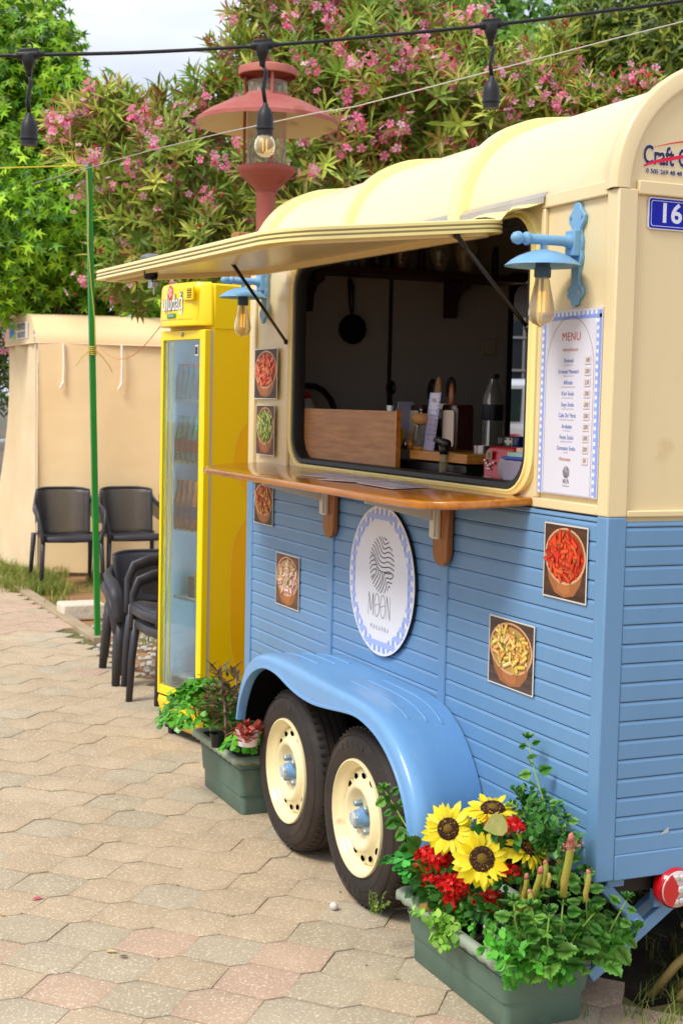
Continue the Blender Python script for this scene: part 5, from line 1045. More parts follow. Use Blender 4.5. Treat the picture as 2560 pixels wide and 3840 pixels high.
# sunflowers, each petal a part
pet=M('petal_yellow','#FFE81A',.5,sub=.4,obj=True,c2='#FFF44A'); petd=M('sun_disc','#1E0C04',.9,var=(160,.5),c2='#3A1C06',dirt=(240,.58,'#C8902A'),bump=(180,1,.006)); petc=M('sun_centre','#6E5414',.9,bump=(200,1,.004))
PET=[(-.0,0,0),(.10,.12,.02),(.20,.42,.05),(.17,.72,.03),(.05,.93,-.02),(0,1,-.05),(-.05,.93,-.02),(-.17,.72,.03),(-.20,.42,.05),(-.10,.12,.02),(0,.4,.0),(0,.75,-.01)]
PETF=[(0,1,10),(1,2,10),(2,3,11,10),(3,4,11),(4,5,11),(5,6,11),(6,7,11),(7,8,10,11),(8,9,10),(9,0,10)]
pmb=MB(); pmb.add(PET,PETF); petal_me=None
def sunflower(c,nrm,r,label,rd_=.42,n1=26,stem=None):
    global petal_me; r*=.76; rd_*=1.18
    c=Vector(c); nrm=Vector(nrm).normalized(); t=nrm.orthogonal().normalized(); b=nrm.cross(t)
    root=empty('sunflower',stem or c,0,label,'sunflower','sunflowers in the near planter')
    for L_,(nn,sc_,tl) in enumerate(((n1,1.0,.0),(n1-6,.86,.28))):
        for i in range(nn):
            a=2*pi*i/nn+random.uniform(-.06,.06)+L_*.1; d=t*cos(a)+b*sin(a); el=tl+random.uniform(-.40,.30)-(.2 if L_==0 else 0); dd=(d*cos(el)+nrm*sin(el)).normalized(); x=dd.cross(nrm).normalized(); x=(x+nrm*random.uniform(-.5,.5)).normalized(); z=x.cross(dd)
            if petal_me is None:
                o=MB().add(PET,PETF).build('petal',pet,root); o.data.shade_smooth(); petal_me=o.data
            else: o=bpy.data.objects.new('petal',petal_me); COL.objects.link(o); o.parent=root
            ln=r*(1-rd_*.8)*sc_*random.uniform(.82,1.2); m=Matrix((x*ln*random.uniform(.75,1.25),dd*ln,z*ln)).transposed().to_4x4(); m.translation=c+d*r*rd_*.78+nrm*(.004*L_); o.matrix_parent_inverse=wmat(root).inverted(); o.matrix_basis=m
    MB().lathe([(0,.010),(r*rd_*.4,.012),(r*rd_*.8,.016),(r*rd_,.008),(r*rd_*1.02,-.002),(r*rd_*.7,-.012),(0,-.016)],c,28,nrm).build('seed_disc',petd,root,True,smooth=True)
    MB().lathe([(0,.019),(r*rd_*.3,.017),(r*rd_*.42,.012)],c,16,nrm).build('disc_centre',petc,root,True,smooth=True)
    if stem: 
        s_=Vector(stem); MB().tube([s_,s_.lerp(c,.6)+Vector((.01,.01,.01)),c-nrm*.012],[.005,.005,.006],6).build('stem',M('stem_pale','#8A9440',.6),root,True,smooth=True)
    return root
sb=Vector((-.16,.18,.18))
sunflower((-0.235,0.324,0.413),(-.62,-.62,.30),.098,'left sunflower with brown disc facing the camera',.33,24,(-.18,.26,.18))
sunflower((-0.215,0.183,0.374),(-.45,-.78,.42),.100,'lowest and nearest sunflower in front of the red flowers',.36,26,(-.14,.24,.18))
sunflower((-0.150,0.249,0.474),(-.10,-.18,.98),.095,'rear sunflower turned up towards the sky',.38,24,(-.10,.30,.18))
sunflower((-0.120,0.122,0.409),(.1,-.55,.7),.078,'small half hidden sunflower under the nettle leaves',.34,18,(-.14,.15,.18))
BL=([(0,0,0),(.34,.12,.06),(.48,.36,.04),(.36,.66,-.02),(0,1,-.15),(-.36,.66,-.02),(-.48,.36,.04),(-.34,.12,.06),(0,.5,-.03)],[(0,1,8),(1,2,8),(2,3,8),(3,4,8),(4,5,8),(5,6,8),(6,7,8),(7,0,8)])
V,F,k=leaves([(-0.190,0.109,0.486)],[(-.8,.1,-.12)],[(-.25,-.8,.55)],BL[0],BL[1],[.062],1.0); o=npmesh('sunflower_leaf',V,F,M('leaf_dry','#B4AE62',.6,sub=.3,var=(40,.2),c2='#8E9A50')); tag(o,'large pale yellowing leaf between the sunflowers','leaf')
for q_,d_,u_,s_,lb_ in (((-0.170,0.201,0.458),(.05,.0,-1),(-.1,-1,.1),.075,'olive drooping leaf behind the lowest sunflower'),((-0.190,0.223,0.426),(.2,.3,.5),(-.2,-.8,.6),.055,'small olive leaf above the lowest sunflower')):
    V,F,k=leaves([q_],[d_],[u_],BL[0],BL[1],[s_],.7); o=npmesh('sunflower_leaf',V,F,M('leaf_olive','#8E9440',.6,sub=.3)); tag(o,lb_,'leaf')
# pencil succulents
def fingers(L,label):
    root=plantroot('finger_succulent',L[0][0],label); 
    for a,b,r in L:
        a=Vector(a); b=Vector(b); pts=[a.lerp(b,t)+Vector((0,.004*sin(t*7),0)) for t in(0,.25,.5,.75,.9,.98,1)]
        mb=MB(); r*=.62; mb.tube(pts,[r*.9,r,r*1.03,r*.95,r*.85,r*.6,r*.2],10); mb.c=None; o=mb.build('succulent_finger',M('finger','#93A63C',.5,var=(14,.3),c2='#A88A40',bump=(90,.4)),root,True,smooth=True)
        MB().tube([a.lerp(b,.86),a.lerp(b,.95),b+(b-a)*.01],[r*.96,r*.8,r*.25],10).build('pink_tip',M('finger_tip','#B86A60',.5,bump=(120,.5)),root,True,smooth=True)
fingers([((-0.164,0.033,0.283),(-0.164,-0.014,0.411),.0135),((-0.136,-0.068,0.353),(-0.136,-0.095,0.513),.0150),((-0.142,0.106,0.255),(-0.147,0.078,0.363),.012),((-0.186,-0.003,0.285),(-0.186,0.001,0.353),.012),((-0.130,0.025,0.342),(-0.130,0.023,0.412),.012),((-0.108,-0.003,0.407),(-0.108,-0.003,0.460),.010),((-0.158,-0.195,0.386),(-0.158,-0.201,0.462),.010),((-0.150,-0.025,0.360),(-0.150,-0.025,0.397),.009)],'yellow green finger succulents with pink warty tips')
r_=plantroot('succulent_buds',(-0.136,-0.096,0.484),'clusters of tiny pink buds on the tallest finger succulent'); P_=[tuple(Vector((-0.144,-0.108,0.489))+Vector((random.gauss(0,.016),random.gauss(0,.008),random.gauss(0,.007)))) for i in range(60)]; leafmesh('blossoms',P_,rv(60),rv(60),PENTA,.008,('#C86A70','#D88A8A'),r_)
# nettles and chickweed
def nettle(pts,label,s0=.045,step=.028,name='nettle',cols=('#4E8A2E','#66A040','#3E7424','#7AB04A'),grp=None):
    root=plantroot(name,pts[0],label,'plant',grp); pts=[Vector(p) for p in pts]; MB().tube(pts,[.0030*(1-.5*i/len(pts)) for i in range(len(pts))],6).build('stem',M('stem_green','#7FA040',.5),root,True,smooth=True)
    P_=[];D_=[];U_=[];Z=[]; tot=sum((pts[i+1]-pts[i]).length for i in range(len(pts)-1)); d=0; k=0
    while d<tot:
        q=d; 
        for i in range(len(pts)-1):
            L=(pts[i+1]-pts[i]).length
            if q<=L: p=pts[i].lerp(pts[i+1],q/L); t=(pts[i+1]-pts[i]).normalized(); break
            q-=L
        x=t.orthogonal().normalized(); y=t.cross(x); a0=k*pi/2+random.uniform(-.3,.3)
        for s in(0,pi):
            dd=x*cos(a0+s)+y*sin(a0+s)+t*.35-Vector((0,0,.25)); f=1-.55*(d/tot); pe=.3*s0*f; P_.append(tuple(p+dd.normalized()*pe)); D_.append(tuple(dd)); U_.append((random.gauss(0,.3)-.35,random.gauss(0,.3)-.6,.8)); Z.append(s0*f*random.uniform(.75,1.2))
        d+=step*random.uniform(.7,1.2)*(1-.3*d/tot); k+=1
    for i in range(6): P_.append(tuple(pts[-1])); a=i*pi/3; D_.append((cos(a),sin(a),.9)); U_.append((0,0,1)); Z.append(s0*.4)
    leafmesh('foliage',P_,D_,U_,NET,np.array(Z),cols,root,lm,1.1,kind=None,lo=.75,hi=1.2); return root
nettle([(-0.239,0.371,0.270),(-0.252,0.473,0.334),(-0.262,0.553,0.386),(-0.270,0.640,0.438)],'nettle shoot arching left in front of the near tyre',.066,.030)
nettle([(-0.094,0.086,0.304),(-0.080,0.098,0.441),(-0.066,0.138,0.510),(-0.058,0.214,0.600),(-0.052,0.249,0.654)],'tall thin nettle rising against the slats right of the sunflowers',.058,.048)
nettle([(-0.102,0.009,0.343),(-0.097,-0.002,0.432),(-0.086,0.009,0.514)],'nettle with dark leaves beside the tall thin one',.05,.03)
nett=[([(-0.170,-0.026,0.160),(-0.176,-0.032,0.242),(-0.201,-0.032,0.323)],'nettle right of the white pot'),([(-0.125,-0.038,0.158),(-0.124,-0.043,0.252),(-0.116,-0.038,0.334)],'nettle in the middle of the near end clump'),([(-0.053,-0.032,0.159),(-0.042,-0.032,0.270),(-0.050,-0.026,0.388)],'upright nettle beside the trailer corner'),([(-0.019,-0.038,0.169),(0.021,-0.043,0.246),(0.065,-0.043,0.313)],'nettle leaning right past the trailer corner'),([(-0.106,-0.052,0.213),(-0.090,-0.060,0.253),(-0.043,-0.066,0.302)],'low nettle over the right end of the rim'),([(-0.015,-0.043,0.197),(0.039,-0.052,0.220),(0.093,-0.052,0.239)],'nettle tip reaching over the stabiliser leg'),([(-0.159,-0.054,0.195),(-0.176,-0.066,0.267),(-0.171,-0.066,0.318)],'nettle nearest the camera in the clump'),([(-0.211,-0.018,0.215),(-0.219,0.010,0.278),(-0.225,0.008,0.326)],'nettle below the small sunflower')]
for p,lb_ in nett: nettle(p,lb_,.062,.026)
def sprigs(name,c,r,n,label,cols,s=.018,hang=0,root=None,tm=OVAL):
    root=root or plantroot(name,c,label); c=Vector(c); P_=[];D_=[];U_=[]; st=MB()
    for i in range(n):
        a=random.uniform(0,2*pi); q=c+Vector((cos(a)*r[0]*random.random(),sin(a)*r[1]*random.random(),random.uniform(-.3,1)*r[2])); d=Vector((cos(a)*r[0]*4,sin(a)*r[1]*4,random.uniform(.2,1))).normalized(); p=q.copy(); path=[p.copy()]
        for k in range(6):
            d=(d+Vector(rv(1)[0])*.35-Vector((0,0,hang))).normalized(); p=p+d*.011; path.append(p.copy())
            x=d.orthogonal(); 
            for s_ in(-1,1): P_.append(tuple(p)); D_.append(tuple(x*s_+d*.5+Vector(rv(1)[0])*.5)); U_.append((random.gauss(0,.4)-.2,random.gauss(0,.4)-.3,1))
        st.tube(path,.0011,4,False)
    leafmesh('foliage',P_,D_,U_,tm,rng.uniform(s*.7,s*1.25,len(P_)),cols,root,lm,1.15); tag(st.build('stems',M('stem_green','#7FA040',.5),root,True),kind='stuff'); return root
GR=('#4C9A2A','#5FB038','#3C8420','#7AC048'); GD=('#3E7A26','#2E6A1E','#55903A')
sprigs('chickweed',(-.12,.26,.160),(.10,.20,.02),80,'low chickweed carpet covering the soil of the near planter',GR,.020)
sprigs('chickweed',(-.11,.08,.165),(.11,.06,.03),40,'dense chickweed at the near right end of the planter',GR,.022)
sprigs('chickweed',(-0.097,0.057,0.414),(.04,.07,.05),34,'leafy weeds against the slats behind the small sunflower',GD,.020)
sprigs('chickweed',(-0.066,0.172,0.452),(.04,.07,.03),26,'dark weeds below the tall thin nettle',GD,.018)
sprigs('chickweed',(-0.275,0.251,0.139),(.015,.03,.01),8,'pale trailing sprigs hanging over the long side of the near planter',('#7AB83A','#8FC84A','#A0CC58'),.024,.32)
sprigs('chickweed',(-0.270,0.335,0.158),(.02,.04,.01),9,'yellow green sprigs over the rim below the red flowers',('#7AB83A','#8FC84A'),.020,.15)
sprigs('chickweed',(-0.172,-0.030,0.162),(.05,.02,.01),14,'chickweed trailing down the near end of the planter',('#5FB838','#6FC848','#4FA82E'),.024,.5)
sprigs('chickweed',(-0.265,-0.024,0.186),(.02,.02,.01),8,'chickweed tuft over the corner of the rim',('#5FB838','#6FC848','#4FA82E'),.028,.25)
sprigs('chickweed',(-0.022,-0.020,0.170),(.04,.02,.02),26,'chickweed at the far right corner of the rim',GR,.024,.1)
mb=MB(); 
o=MB().sphere((-0.245,0.408,0.183),(.026,.03,.02),14,9).build('orange_stone',M('stone_orange','#A8803A',.7,var=(30,.3),c2='#4A4A30'),smooth=True); tag(o,'yellowish round pebble on the soil below the red flowers','stone')
sprigs('chickweed',(-0.308,0.620,0.092),(.03,.02,.0),6,'small weed in the joint beside the near tyre',('#6A8A34','#8AA040'),.010,0)
sprigs('chickweed',(.02,2.32,.25),(.0,.0,.0),1,'tiny sprig at the fridge base',GR,.01) if 0 else None
sprigs('sorrel',(-0.237,2.310,0.346),(.05,.06,.02),14,'thin green shoots above the clover by the fridge door',('#5FA040','#74B050'),.026)
# dry plant and dark grass under the trailer
root=plantroot('dry_cactus',(.30,.12,.0),'dry curling pale succulent stems in the grass under the trailer'); mb=MB()
for pts in([(.25,.10,-.02),(.31,.08,.06),(.36,.05,.13),(.30,.04,.19)],[(.33,.10,-.02),(.38,.06,.07),(.40,.02,.15)],[(.28,.02,.0),(.33,.0,.06),(.38,.0,.08)]): 
    MB().tube(pts,[.012,.012,.011,.008][:len(pts)],8).build('succulent_stem',M('dry_stem','#8E7A44',.8,bump=(80,.8)),root,True,smooth=True)
# ---------------- things on the worktop ----------------
WT=1.288
def item(name,mb,mt,label,cat,**k): return tag(mb.build(name,mt,**k),label,cat)
item('wood_board',MB().box((.040,1.262,WT),(.054,2.055,1.485)),lightwood,'wide light wood laminate board standing in the left of the hatch','board',bevel=.001)
tagp=item('board_edge',MB().box((.0395,1.2545,WT),(.056,1.2615,1.488)),wood,'orange wooden edging strip at the right end of the laminate board','edging strip')
item('card_machine_base',MB().box((.10,.90,WT),(.30,1.385,1.330)),blackp,'flat black appliance under the bamboo tray','appliance',bevel=.006)
item('bamboo_tray',MB().box((.085,.865,1.333),(.30,1.245,1.362)),bamboo,'bamboo tray holding the condiments, right of the board','tray',bevel=.002)
# pepper mill
pm=empty('pepper_mill',(.13,1.14,1.362),0,'pepper mill with round wooden head and clear body','pepper mill'); c=(0.130,1.258,1.359); c=(c[0],c[1],1.3625)
MB().lathe([(0,0),(.027,0),(.028,.008),(.025,.010),(0,.010)],c,20).build('mill_base',bamboo,pm,True,smooth='auto'); MB().lathe([(.024,.0105),(.025,.04),(.019,.072),(.021,.080)],c,20).build('glass_body',M('mill_glass','#D8D4C8',.05,trans=.85,ior=1.2),pm,True,smooth=True); MB().lathe([(0,.012),(.018,.012),(.018,.030),(0,.033)],c,12).build('peppercorns',M('pepper','#2A2018',.8,bump=(200,1,.003)),pm,True); MB().lathe([(.018,.082),(.027,.086),(.031,.096),(.030,.106),(.022,.116),(0,.118)],c,24).build('mill_head',M('head_wood','#D09A58',.35,var=(20,.15)),pm,True,smooth=True); MB().lathe([(.004,.117),(.003,.124),(.006,.127),(.005,.132),(0,.133)],c,10).build('mill_knob',steel,pm,True,smooth=True)
def dispenser(c,w,h,label):
    x,y,z=c; r_=empty('napkin_dispenser',c,0,label,'napkin dispenser'); MB().prism([(x,y-w/2,z),(x,y+w/2,z),(x,y+w/2,z+h*.93),(x,y+w*.42,z+h),(x,y-w*.42,z+h),(x,y-w/2,z+h*.93)],(.06,0,0)).build('casing',M('dispenser_brown','#2E100A',.25,coat=.5),r_,True,bevel=.004)
    MB().prism([(x-.001,a,b) for a,b in rrect(w*.70,h*.80,.008,4,y-.0*w,z+h*.47)],(-.003,0,0)).build('napkins',M('napkin','#CFC6B8',.8,bump=(25,.5,.01)),r_,True); return r_
dispenser((0.160,1.123,1.368),.104,.142,'brown napkin dispenser on the right of the tray'); dispenser((0.240,1.536,1.358),.125,.148,'brown napkin dispenser behind the pepper mill')
r_=empty('sauce_jar',(0.250,1.321,1.498),0,'jar with white ribbed lid behind the dispensers','jar'); c=(0.250,1.322,1.502); MB().lathe([(.0,.016),(.028,.016),(.029,.0),(.026,-.004)],(c[0],c[1],c[2]-.006),24).build('lid',M('lid_white','#DDD5C0',.5),r_,True,smooth='auto'); MB().lathe([(.026,-.008),(.032,-.03),(.032,-.16),(0,-.16)],c,20).build('jar_body',M('jar_brown','#2A1410',.2),r_,True,smooth=True)
def menucard(y,x,w,h,tilt,label):
    r_=empty('menu_card',(x,y,1.362),0,label,'menu card'); d=Vector((0,1,0)).lerp(Vector((1,0,0)),tilt).normalized(); n_=Vector((d.y,-d.x,0))*-1; base=Vector((x,y,1.3625)); U=Vector((.12,0,1)).normalized()
    MB().obox(base+U*h/2,d*w/2,U*h/2,d.cross(U)*.0008).build('card',M('card_lilac','#B9B6D2',.35,coat=.4),r_,True)
    o=-n_ ; nn=d.cross(U); nn=nn if nn.x<0 else -nn; mb=MB(); L=base+nn*.0015
    for s in(-1,1):
        for k in range(16): q=L+d*(w/2-.006)*s+U*(h*(k+.5)/16); mb.obox(q,d*.006,U*h/64,nn*.0002)
    mb.build('gingham_edge',M('card_blue','#7C94E0',.5),r_,True)
    text('MENU',.018,base+nn*.0025+U*h*.86,-d,U,inko,r_,sx=.7)
    for k,tx in enumerate(('Kremalı','Kremalı Mantarlı','Alfredo','Köri Soslu','Soya Soslu','Cafe De\' Paris','Arabiata')): text(tx,.0085,base+nn*.0025+U*h*(.70-k*.085)+d*.004,-d,U,inkb,r_,sx=.7); text(prices[k],.011,base+nn*.0025+U*h*(.69-k*.085)-d*.030,-d,U,ink,r_,sx=.7)
menucard((0.130,1.193,1.438)[1],.125,.090,.185,.08,'upright menu card with gingham edge beside the pepper mill'); menucard((0.200,1.548,1.430)[1],.2,.07,.155,.78,'menu card seen edge on next to the laminate board')
# sugar sachets, toothpicks, shakers
r_=empty('sugar_sachets',(0.120,1.371,1.398),0,'yellow sugar sachets standing on the tray','sachets'); c=Vector((0.115,1.361,1.390))
for k in range(6): a=-.2+.14*k; MB().obox(c+Vector((.006*k,-.008*k+.03,.012)),(0,.013,0),(0,-.0,.0008),Vector((0,-sin(a)*.03,cos(a)*.032))).build('sachet',M('sachet_yellow','#E8D018',.4),r_,True) if 0 else MB().obox(c+Vector((-.004*k,.022-.010*k,.0)),(0,cos(a)*.011,-.0+sin(a)*.011),(.0012,0,0),Vector((0,-sin(a)*.036,cos(a)*.036))).build('sachet',M('sachet_yellow','#E8D018',.4),r_,True)
for k,c in enumerate(((0.105,1.349,1.368),(0.105,1.318,1.369))): 
    item('shaker',MB().lathe([(0,0),(.009,0),(.010,.02),(.007,.028),(0,.030)],(c[0],c[1],1.3625),12),steel,('left','right')[k]+' tiny steel shaker in front of the sachets','shaker',smooth=True)
c=(0.110,1.291,1.379); item('toothpick_cup',MB().lathe([(0,0),(.012,0),(.014,.03),(.010,.03),(.010,.005)],(c[0],c[1],1.3625),14),M('amber','#B87820',.1,coat=.5),'amber cup of toothpicks left of the mill','cup',smooth=True)
mb=MB(); 
for k in range(9): mb.tube([(c[0],c[1],1.375),(c[0]+random.gauss(0,.004),c[1]+random.gauss(0,.010),1.42)],.0009,4)
item('toothpicks',mb,lightwood,'thin toothpicks standing in the amber cup','toothpicks')
# torch lighter
c=(0.075,0.991,1.304); t_=empty('torch_lighter',(c[0],c[1],WT),0,'clear torch lighter with black head in front of the tray','lighter'); c=(c[0],c[1],WT)
MB().lathe([(0,0),(.024,0),(.022,.004),(0,.005)],c,20).build('foot',blackp,t_,True); MB().lathe([(.014,.005),(.014,.070),(0,.070)],c,16).build('tank',M('tank_clear','#D8CFA8',.08,trans=.75,ior=1.2),t_,True,smooth='auto'); 
mb=MB(); mb.tube([(c[0],c[1],WT+.068),(c[0],c[1],WT+.098)],[.013,.018],10); mb.tube([(c[0],c[1]+.055,WT+.113),(c[0],c[1]+.02,WT+.110),(c[0],c[1]-.02,WT+.103),(c[0],c[1]-.028,WT+.098)],[.009,.010,.013,.010],10); mb.build('torch_head',blackp,t_,True,smooth=True)
item('black_box',MB().box((.065,.86,WT),(.12,.985,WT+.018)),blackp,'small black adapter box on the worktop','adapter',bevel=.002)
item('black_cable',MB().tube([(.07,.86,WT+.008),(.075,.82,WT+.008),(.08,.78,WT+.004),(.07,.73,WT+.004)],.004,6),blackp,'short black cable beside the radio','cable')
item('green_knife',MB().box((.16,.76,WT),(.185,.93,WT+.012)),M('knife_green','#28D818',.4),'bright green knife handle left of the radio','knife',bevel=.003)
c=(0.200,0.976,1.304); item('steel_cup',MB().lathe([(0,0),(.026,0),(.028,.098),(.025,.098),(.022,.01)],(c[0],c[1],WT),20),steel,'brushed steel cup behind the radio','cup',smooth='auto')
# radio
RD=empty('radio',(.14,.70,WT),.0,'red portable radio with grey speaker at the right of the worktop','radio')
ry0,ry1,rx=.610,.765,.085
mb=MB(); mb.prism([(rx,ry0,WT+.002),(rx,ry1,WT+.002),(rx-.002,ry1+.002,WT+.05),(rx+.004,ry1-.004,WT+.092),(rx+.008,ry1-.022,WT+.104),(rx+.008,ry0,WT+.104)],(.07,0,0)); mb.build('casing',M('radio_red','#B00014',.3,0,coat=.25),RD,True,bevel=.008,seg=3)
MB().box((rx-.0045,.710,WT+.066),(rx-.001,.740,WT+.092)).build('display',M('display','#9A8A60',.3),RD,True,bevel=.003); MB().box((rx-.0055,.717,WT+.070),(rx-.0045,.732,WT+.087)).build('display_glass',M('display_grey','#5A5A50',.2),RD,True)
for a,b in((.755,.062),(.745,.054),(.735,.047),(.722,.052),(.705,.056)): MB().sphere((rx-.001,a,WT+b),(.004,.0052,.0052),10,6).build('button',M('button','#D8C8CC',.3,.4),RD,True,smooth=True)
MB().box((rx-.003,.722,WT+.036),(rx,.745,WT+.042)).build('slot_button',M('button','#D8C8CC'),RD,True,bevel=.002)
MB().lathe([(.034,.004),(.034,-.003),(.030,-.006),(0,-.002)],(rx,.640,WT+.045),28,(1,0,0)).build('speaker',M('speaker_mesh','#A8A4A8',.4,.6,bump=(400,1,.002)),RD,True,smooth=True)
text('groov-e',.010,(rx-.003,.735,WT+.014),XD,ZD,M('logo_white','#F0F2F4'),RD)
r_=empty('storage_box',(.07,.56,WT),0,'translucent food box with blue lid at the edge of the hatch','box'); MB().box((.055,.50,WT),(.13,.603,WT+.072)).build('box_body',M('box_frost','#B8B0C8',.25,trans=.4,ior=1.2),r_,True,bevel=.005); MB().box((.052,.497,WT+.073),(.133,.606,WT+.080)).build('lid',M('lid_blue','#2A4AB0',.4),r_,True,bevel=.002); MB().box((.06,.505,WT+.001),(.125,.598,WT+.02)).build('contents',M('contents_pink','#B04A6A',.6),r_,True)
item('small_box',MB().box((.06,.505,WT+.0805),(.11,.588,WT+.0925)),M('box_teal','#8FB8A8',.6),'small teal carton on the blue lid','carton',bevel=.001); item('small_box',MB().box((.065,.50,WT+.093),(.10,.548,WT+.106)),M('box_peach','#C8A898',.6),'small peach carton on top of the teal one','carton',bevel=.001)
r_=empty('card_reader',(.12,.64,WT+.105),0,'dark blue handheld device lying on the radio','device'); c=Vector((0.130,0.657,1.409)); MB().box((.10,c.y-.055,WT+.106),(.155,c.y+.02,WT+.135)).build('device_body',M('device_blue','#141E4A',.3),r_,True,bevel=.006); MB().box((.096,c.y+.02,WT+.108),(.14,c.y+.052,WT+.134)).build('device_head',blackp,r_,True,bevel=.006); MB().box((.0975,c.y-.030,WT+.109),(.0995,c.y+.012,WT+.131)).build('device_face',M('device_silver','#A8A8A0',.35,.4),r_,True,bevel=.001)
for dy in(-.022,.004):
    for dz in(.113,.127): MB().sphere((.0965,c.y+dy,WT+dz),.003,8,5).build('screw',blackp,r_,True)
# water bottle, spray bottle, faucet hose, utensils
c=(0.500,1.442,1.354); c=(c[0],c[1],WT); r_=empty('water_bottle',c,0,'large clear plastic water bottle with dark label by the back window','bottle'); bt=M('bottle_plastic','#C8CCC8',.06,trans=.8,ior=1.15)
MB().lathe([(0,0),(.034,0),(.037,.03),(.034,.06),(.037,.09),(.036,.17)],c,24).build('lower_body',bt,r_,True,smooth=True); MB().lathe([(.0375,.17),(.0375,.225)],c,24).build('label_band',M('label_navy','#10141E',.4),r_,True,smooth=True); MB().lathe([(.036,.225),(.035,.25),(.025,.280),(.016,.30),(.015,.315)],c,24).build('shoulder',bt,r_,True,smooth=True); MB().lathe([(.019,.313),(.019,.33),(0,.33)],c,16).build('cap',M('cap_dark','#141414',.5),r_,True)
c=(0.170,2.323,1.506); r_=empty('squeeze_bottle',c,0,'white squeeze bottle with red cap behind the laminate board','bottle'); MB().lathe([(0,-.19),(.036,-.19),(.037,-.04),(.030,-.01),(.016,.012),(.013,.018)],c,20).build('bottle_body',M('bottle_white','#D8D4D0',.35),r_,True,smooth=True); MB().lathe([(.017,.016),(.013,.026),(.008,.030),(.009,.040),(.006,.046),(0,.047)],c,14).build('cap',M('cap_bright_red','#D8101A',.35),r_,True,smooth=True)
A_=[(0.220,2.572,1.543),(0.220,2.524,1.568),(0.220,2.453,1.575),(0.220,2.356,1.570),(0.220,2.274,1.551),(0.220,2.207,1.518),(0.220,2.166,1.477),(0.220,2.155,1.416)]; item('faucet',MB().tube(A_,.012,10),black,'black curved tap hose behind the white bottle','tap',smooth=True)
def ladle(P0_,P1_,hd_,label,mt): 
    r_=empty('utensil',P0_,0,label,'utensil'); MB().tube([P0_,P1_],[.006,.005],6).build('handle',mt,r_,True); MB().sphere(P1_,hd_,14,8).build('head',mt,r_,True,smooth=True)
ladle((0.450,2.134,1.461),(0.450,2.152,1.570),(.012,.040,.030),'black ladle standing above the laminate board',blackp); ladle((0.500,1.915,1.466),(0.500,1.899,1.556),(.012,.036,.050),'black spatula left of the wooden spoon',blackp); ladle((0.400,1.660,1.468),(0.400,1.658,1.554),(.01,.022,.055),'pale wooden spoon among the utensils',M('spoon_wood','#9A7A50',.6)); ladle((0.500,1.767,1.468),(0.500,1.752,1.570),(.012,.036,.042),'dark slotted spoon right of the wooden spoon',M('spoon_dark','#1C1613',.5)); ladle((0.420,1.596,1.470),(0.420,1.596,1.535),(.01,.018,.05),'reddish wooden spatula in the utensil pot',bracketw)
mb=MB(); 
for k in range(7): mb.tube([Vector((0.300,1.858,1.463))+Vector((0,-.006*k,0)),Vector((0.300,1.860,1.502))+Vector((0,-.009*k+.01,.0))],.003,5)
item('cutlery',mb,steel,'bunch of steel cutlery tips above the laminate board','cutlery')
# pan, switch, shelf, jugs
c=(0.404,2.452,1.806); r_=empty('frying_pan',c,0,'small black frying pan hanging on the inner end wall','pan'); MB().lathe([(0,.0),(.052,.0),(.060,-.028),(.057,-.028),(.050,-.004),(0,-.004)],c,32,(0,1,0)).build('pan_bowl',M('pan_black','#060606',.3),r_,True,smooth='auto'); c=Vector(c); MB().tube([c+Vector((0,-.015,.058)),c+Vector((-.004,-.02,.085)),c+Vector((-.008,-.02,.17)),c+Vector((-.012,-.01,.20))],[.004,.011,.014,.009],8).build('handle',blackp,r_,True,smooth=True); MB().tube([c+Vector((-.012,-.01,.20)),c+Vector((-.012,.0,.225))],.002,5).build('hook',steel,r_,True)
item('light_switch',MB().box((1.02,2.452,1.722),(1.085,2.4695,1.792)),M('switch_cream','#A89E8C',.4),'square light switch on the inner wall near the back window','switch',bevel=.004)
r_=empty('wall_shelf',(.6,2.37,2.03),0,'dark red wooden shelf with two brackets high on the inner wall','shelf'); MB().box((.06,2.28,2.018),(1.12,2.4695,2.044)).build('shelf_board',darkwood,r_,True,bevel=.002)
for x in(.185,.835): MB().prism([(x,2.4695,2.0175),(x,2.30,2.0175),(x,2.31,1.985),(x,2.38,1.97),(x,2.415,1.93),(x,2.425,1.87),(x,2.4695,1.87)],(.045,0,0)).build('shelf_bracket',darkwood,r_,True,bevel=.003)
def headjug(x,s,label,mt):
    y=2.345; z=2.0445; r_=empty('head_jug',(x,y,z),0,label,'jug'); MB().lathe([(0,0),(.028*s,0),(.030*s,.014*s),(.026*s,.024*s),(.036*s,.045*s),(.046*s,.075*s),(.048*s,.105*s),(.046*s,.135*s),(.042*s,.136*s),(.04*s,.06*s)],(x,y,z),24).build('head',mt,r_,True,smooth=True); MB().tube([(x-.012*s,y-.044*s,z+.098*s),(x-.014*s,y-.062*s,z+.070*s),(x-.012*s,y-.046*s,z+.062*s)],[.004*s,.010*s,.005*s],8).build('nose',mt,r_,True,smooth=True)
    for e in(-.030,.008): MB().sphere((x+e*s,y-.041*s,z+.094*s),(.010*s,.006*s,.005*s),8,6).build('eye',mt,r_,True,smooth=True)
    MB().sphere((x-.012*s,y-.041*s,z+.042*s),(.013*s,.007*s,.005*s),8,6).build('mouth',mt,r_,True,smooth=True)
hg=M('jug_glass','#A09A8C',.15,trans=.2,coat=.6); headjug(.868,1.05,'tallest pale face shaped jug on the high shelf',M('jug_cream','#A89C88',.35,coat=.4)); headjug(.750,.95,'glass face jug left of the tallest one',hg); headjug(.575,.85,'brown face jug at the middle of the high shelf',M('jug_brown','#7A6450',.3,coat=.5)); headjug(.47,.8,'dark face jug left of the brown one',M('jug_dark','#3A2A20',.3))
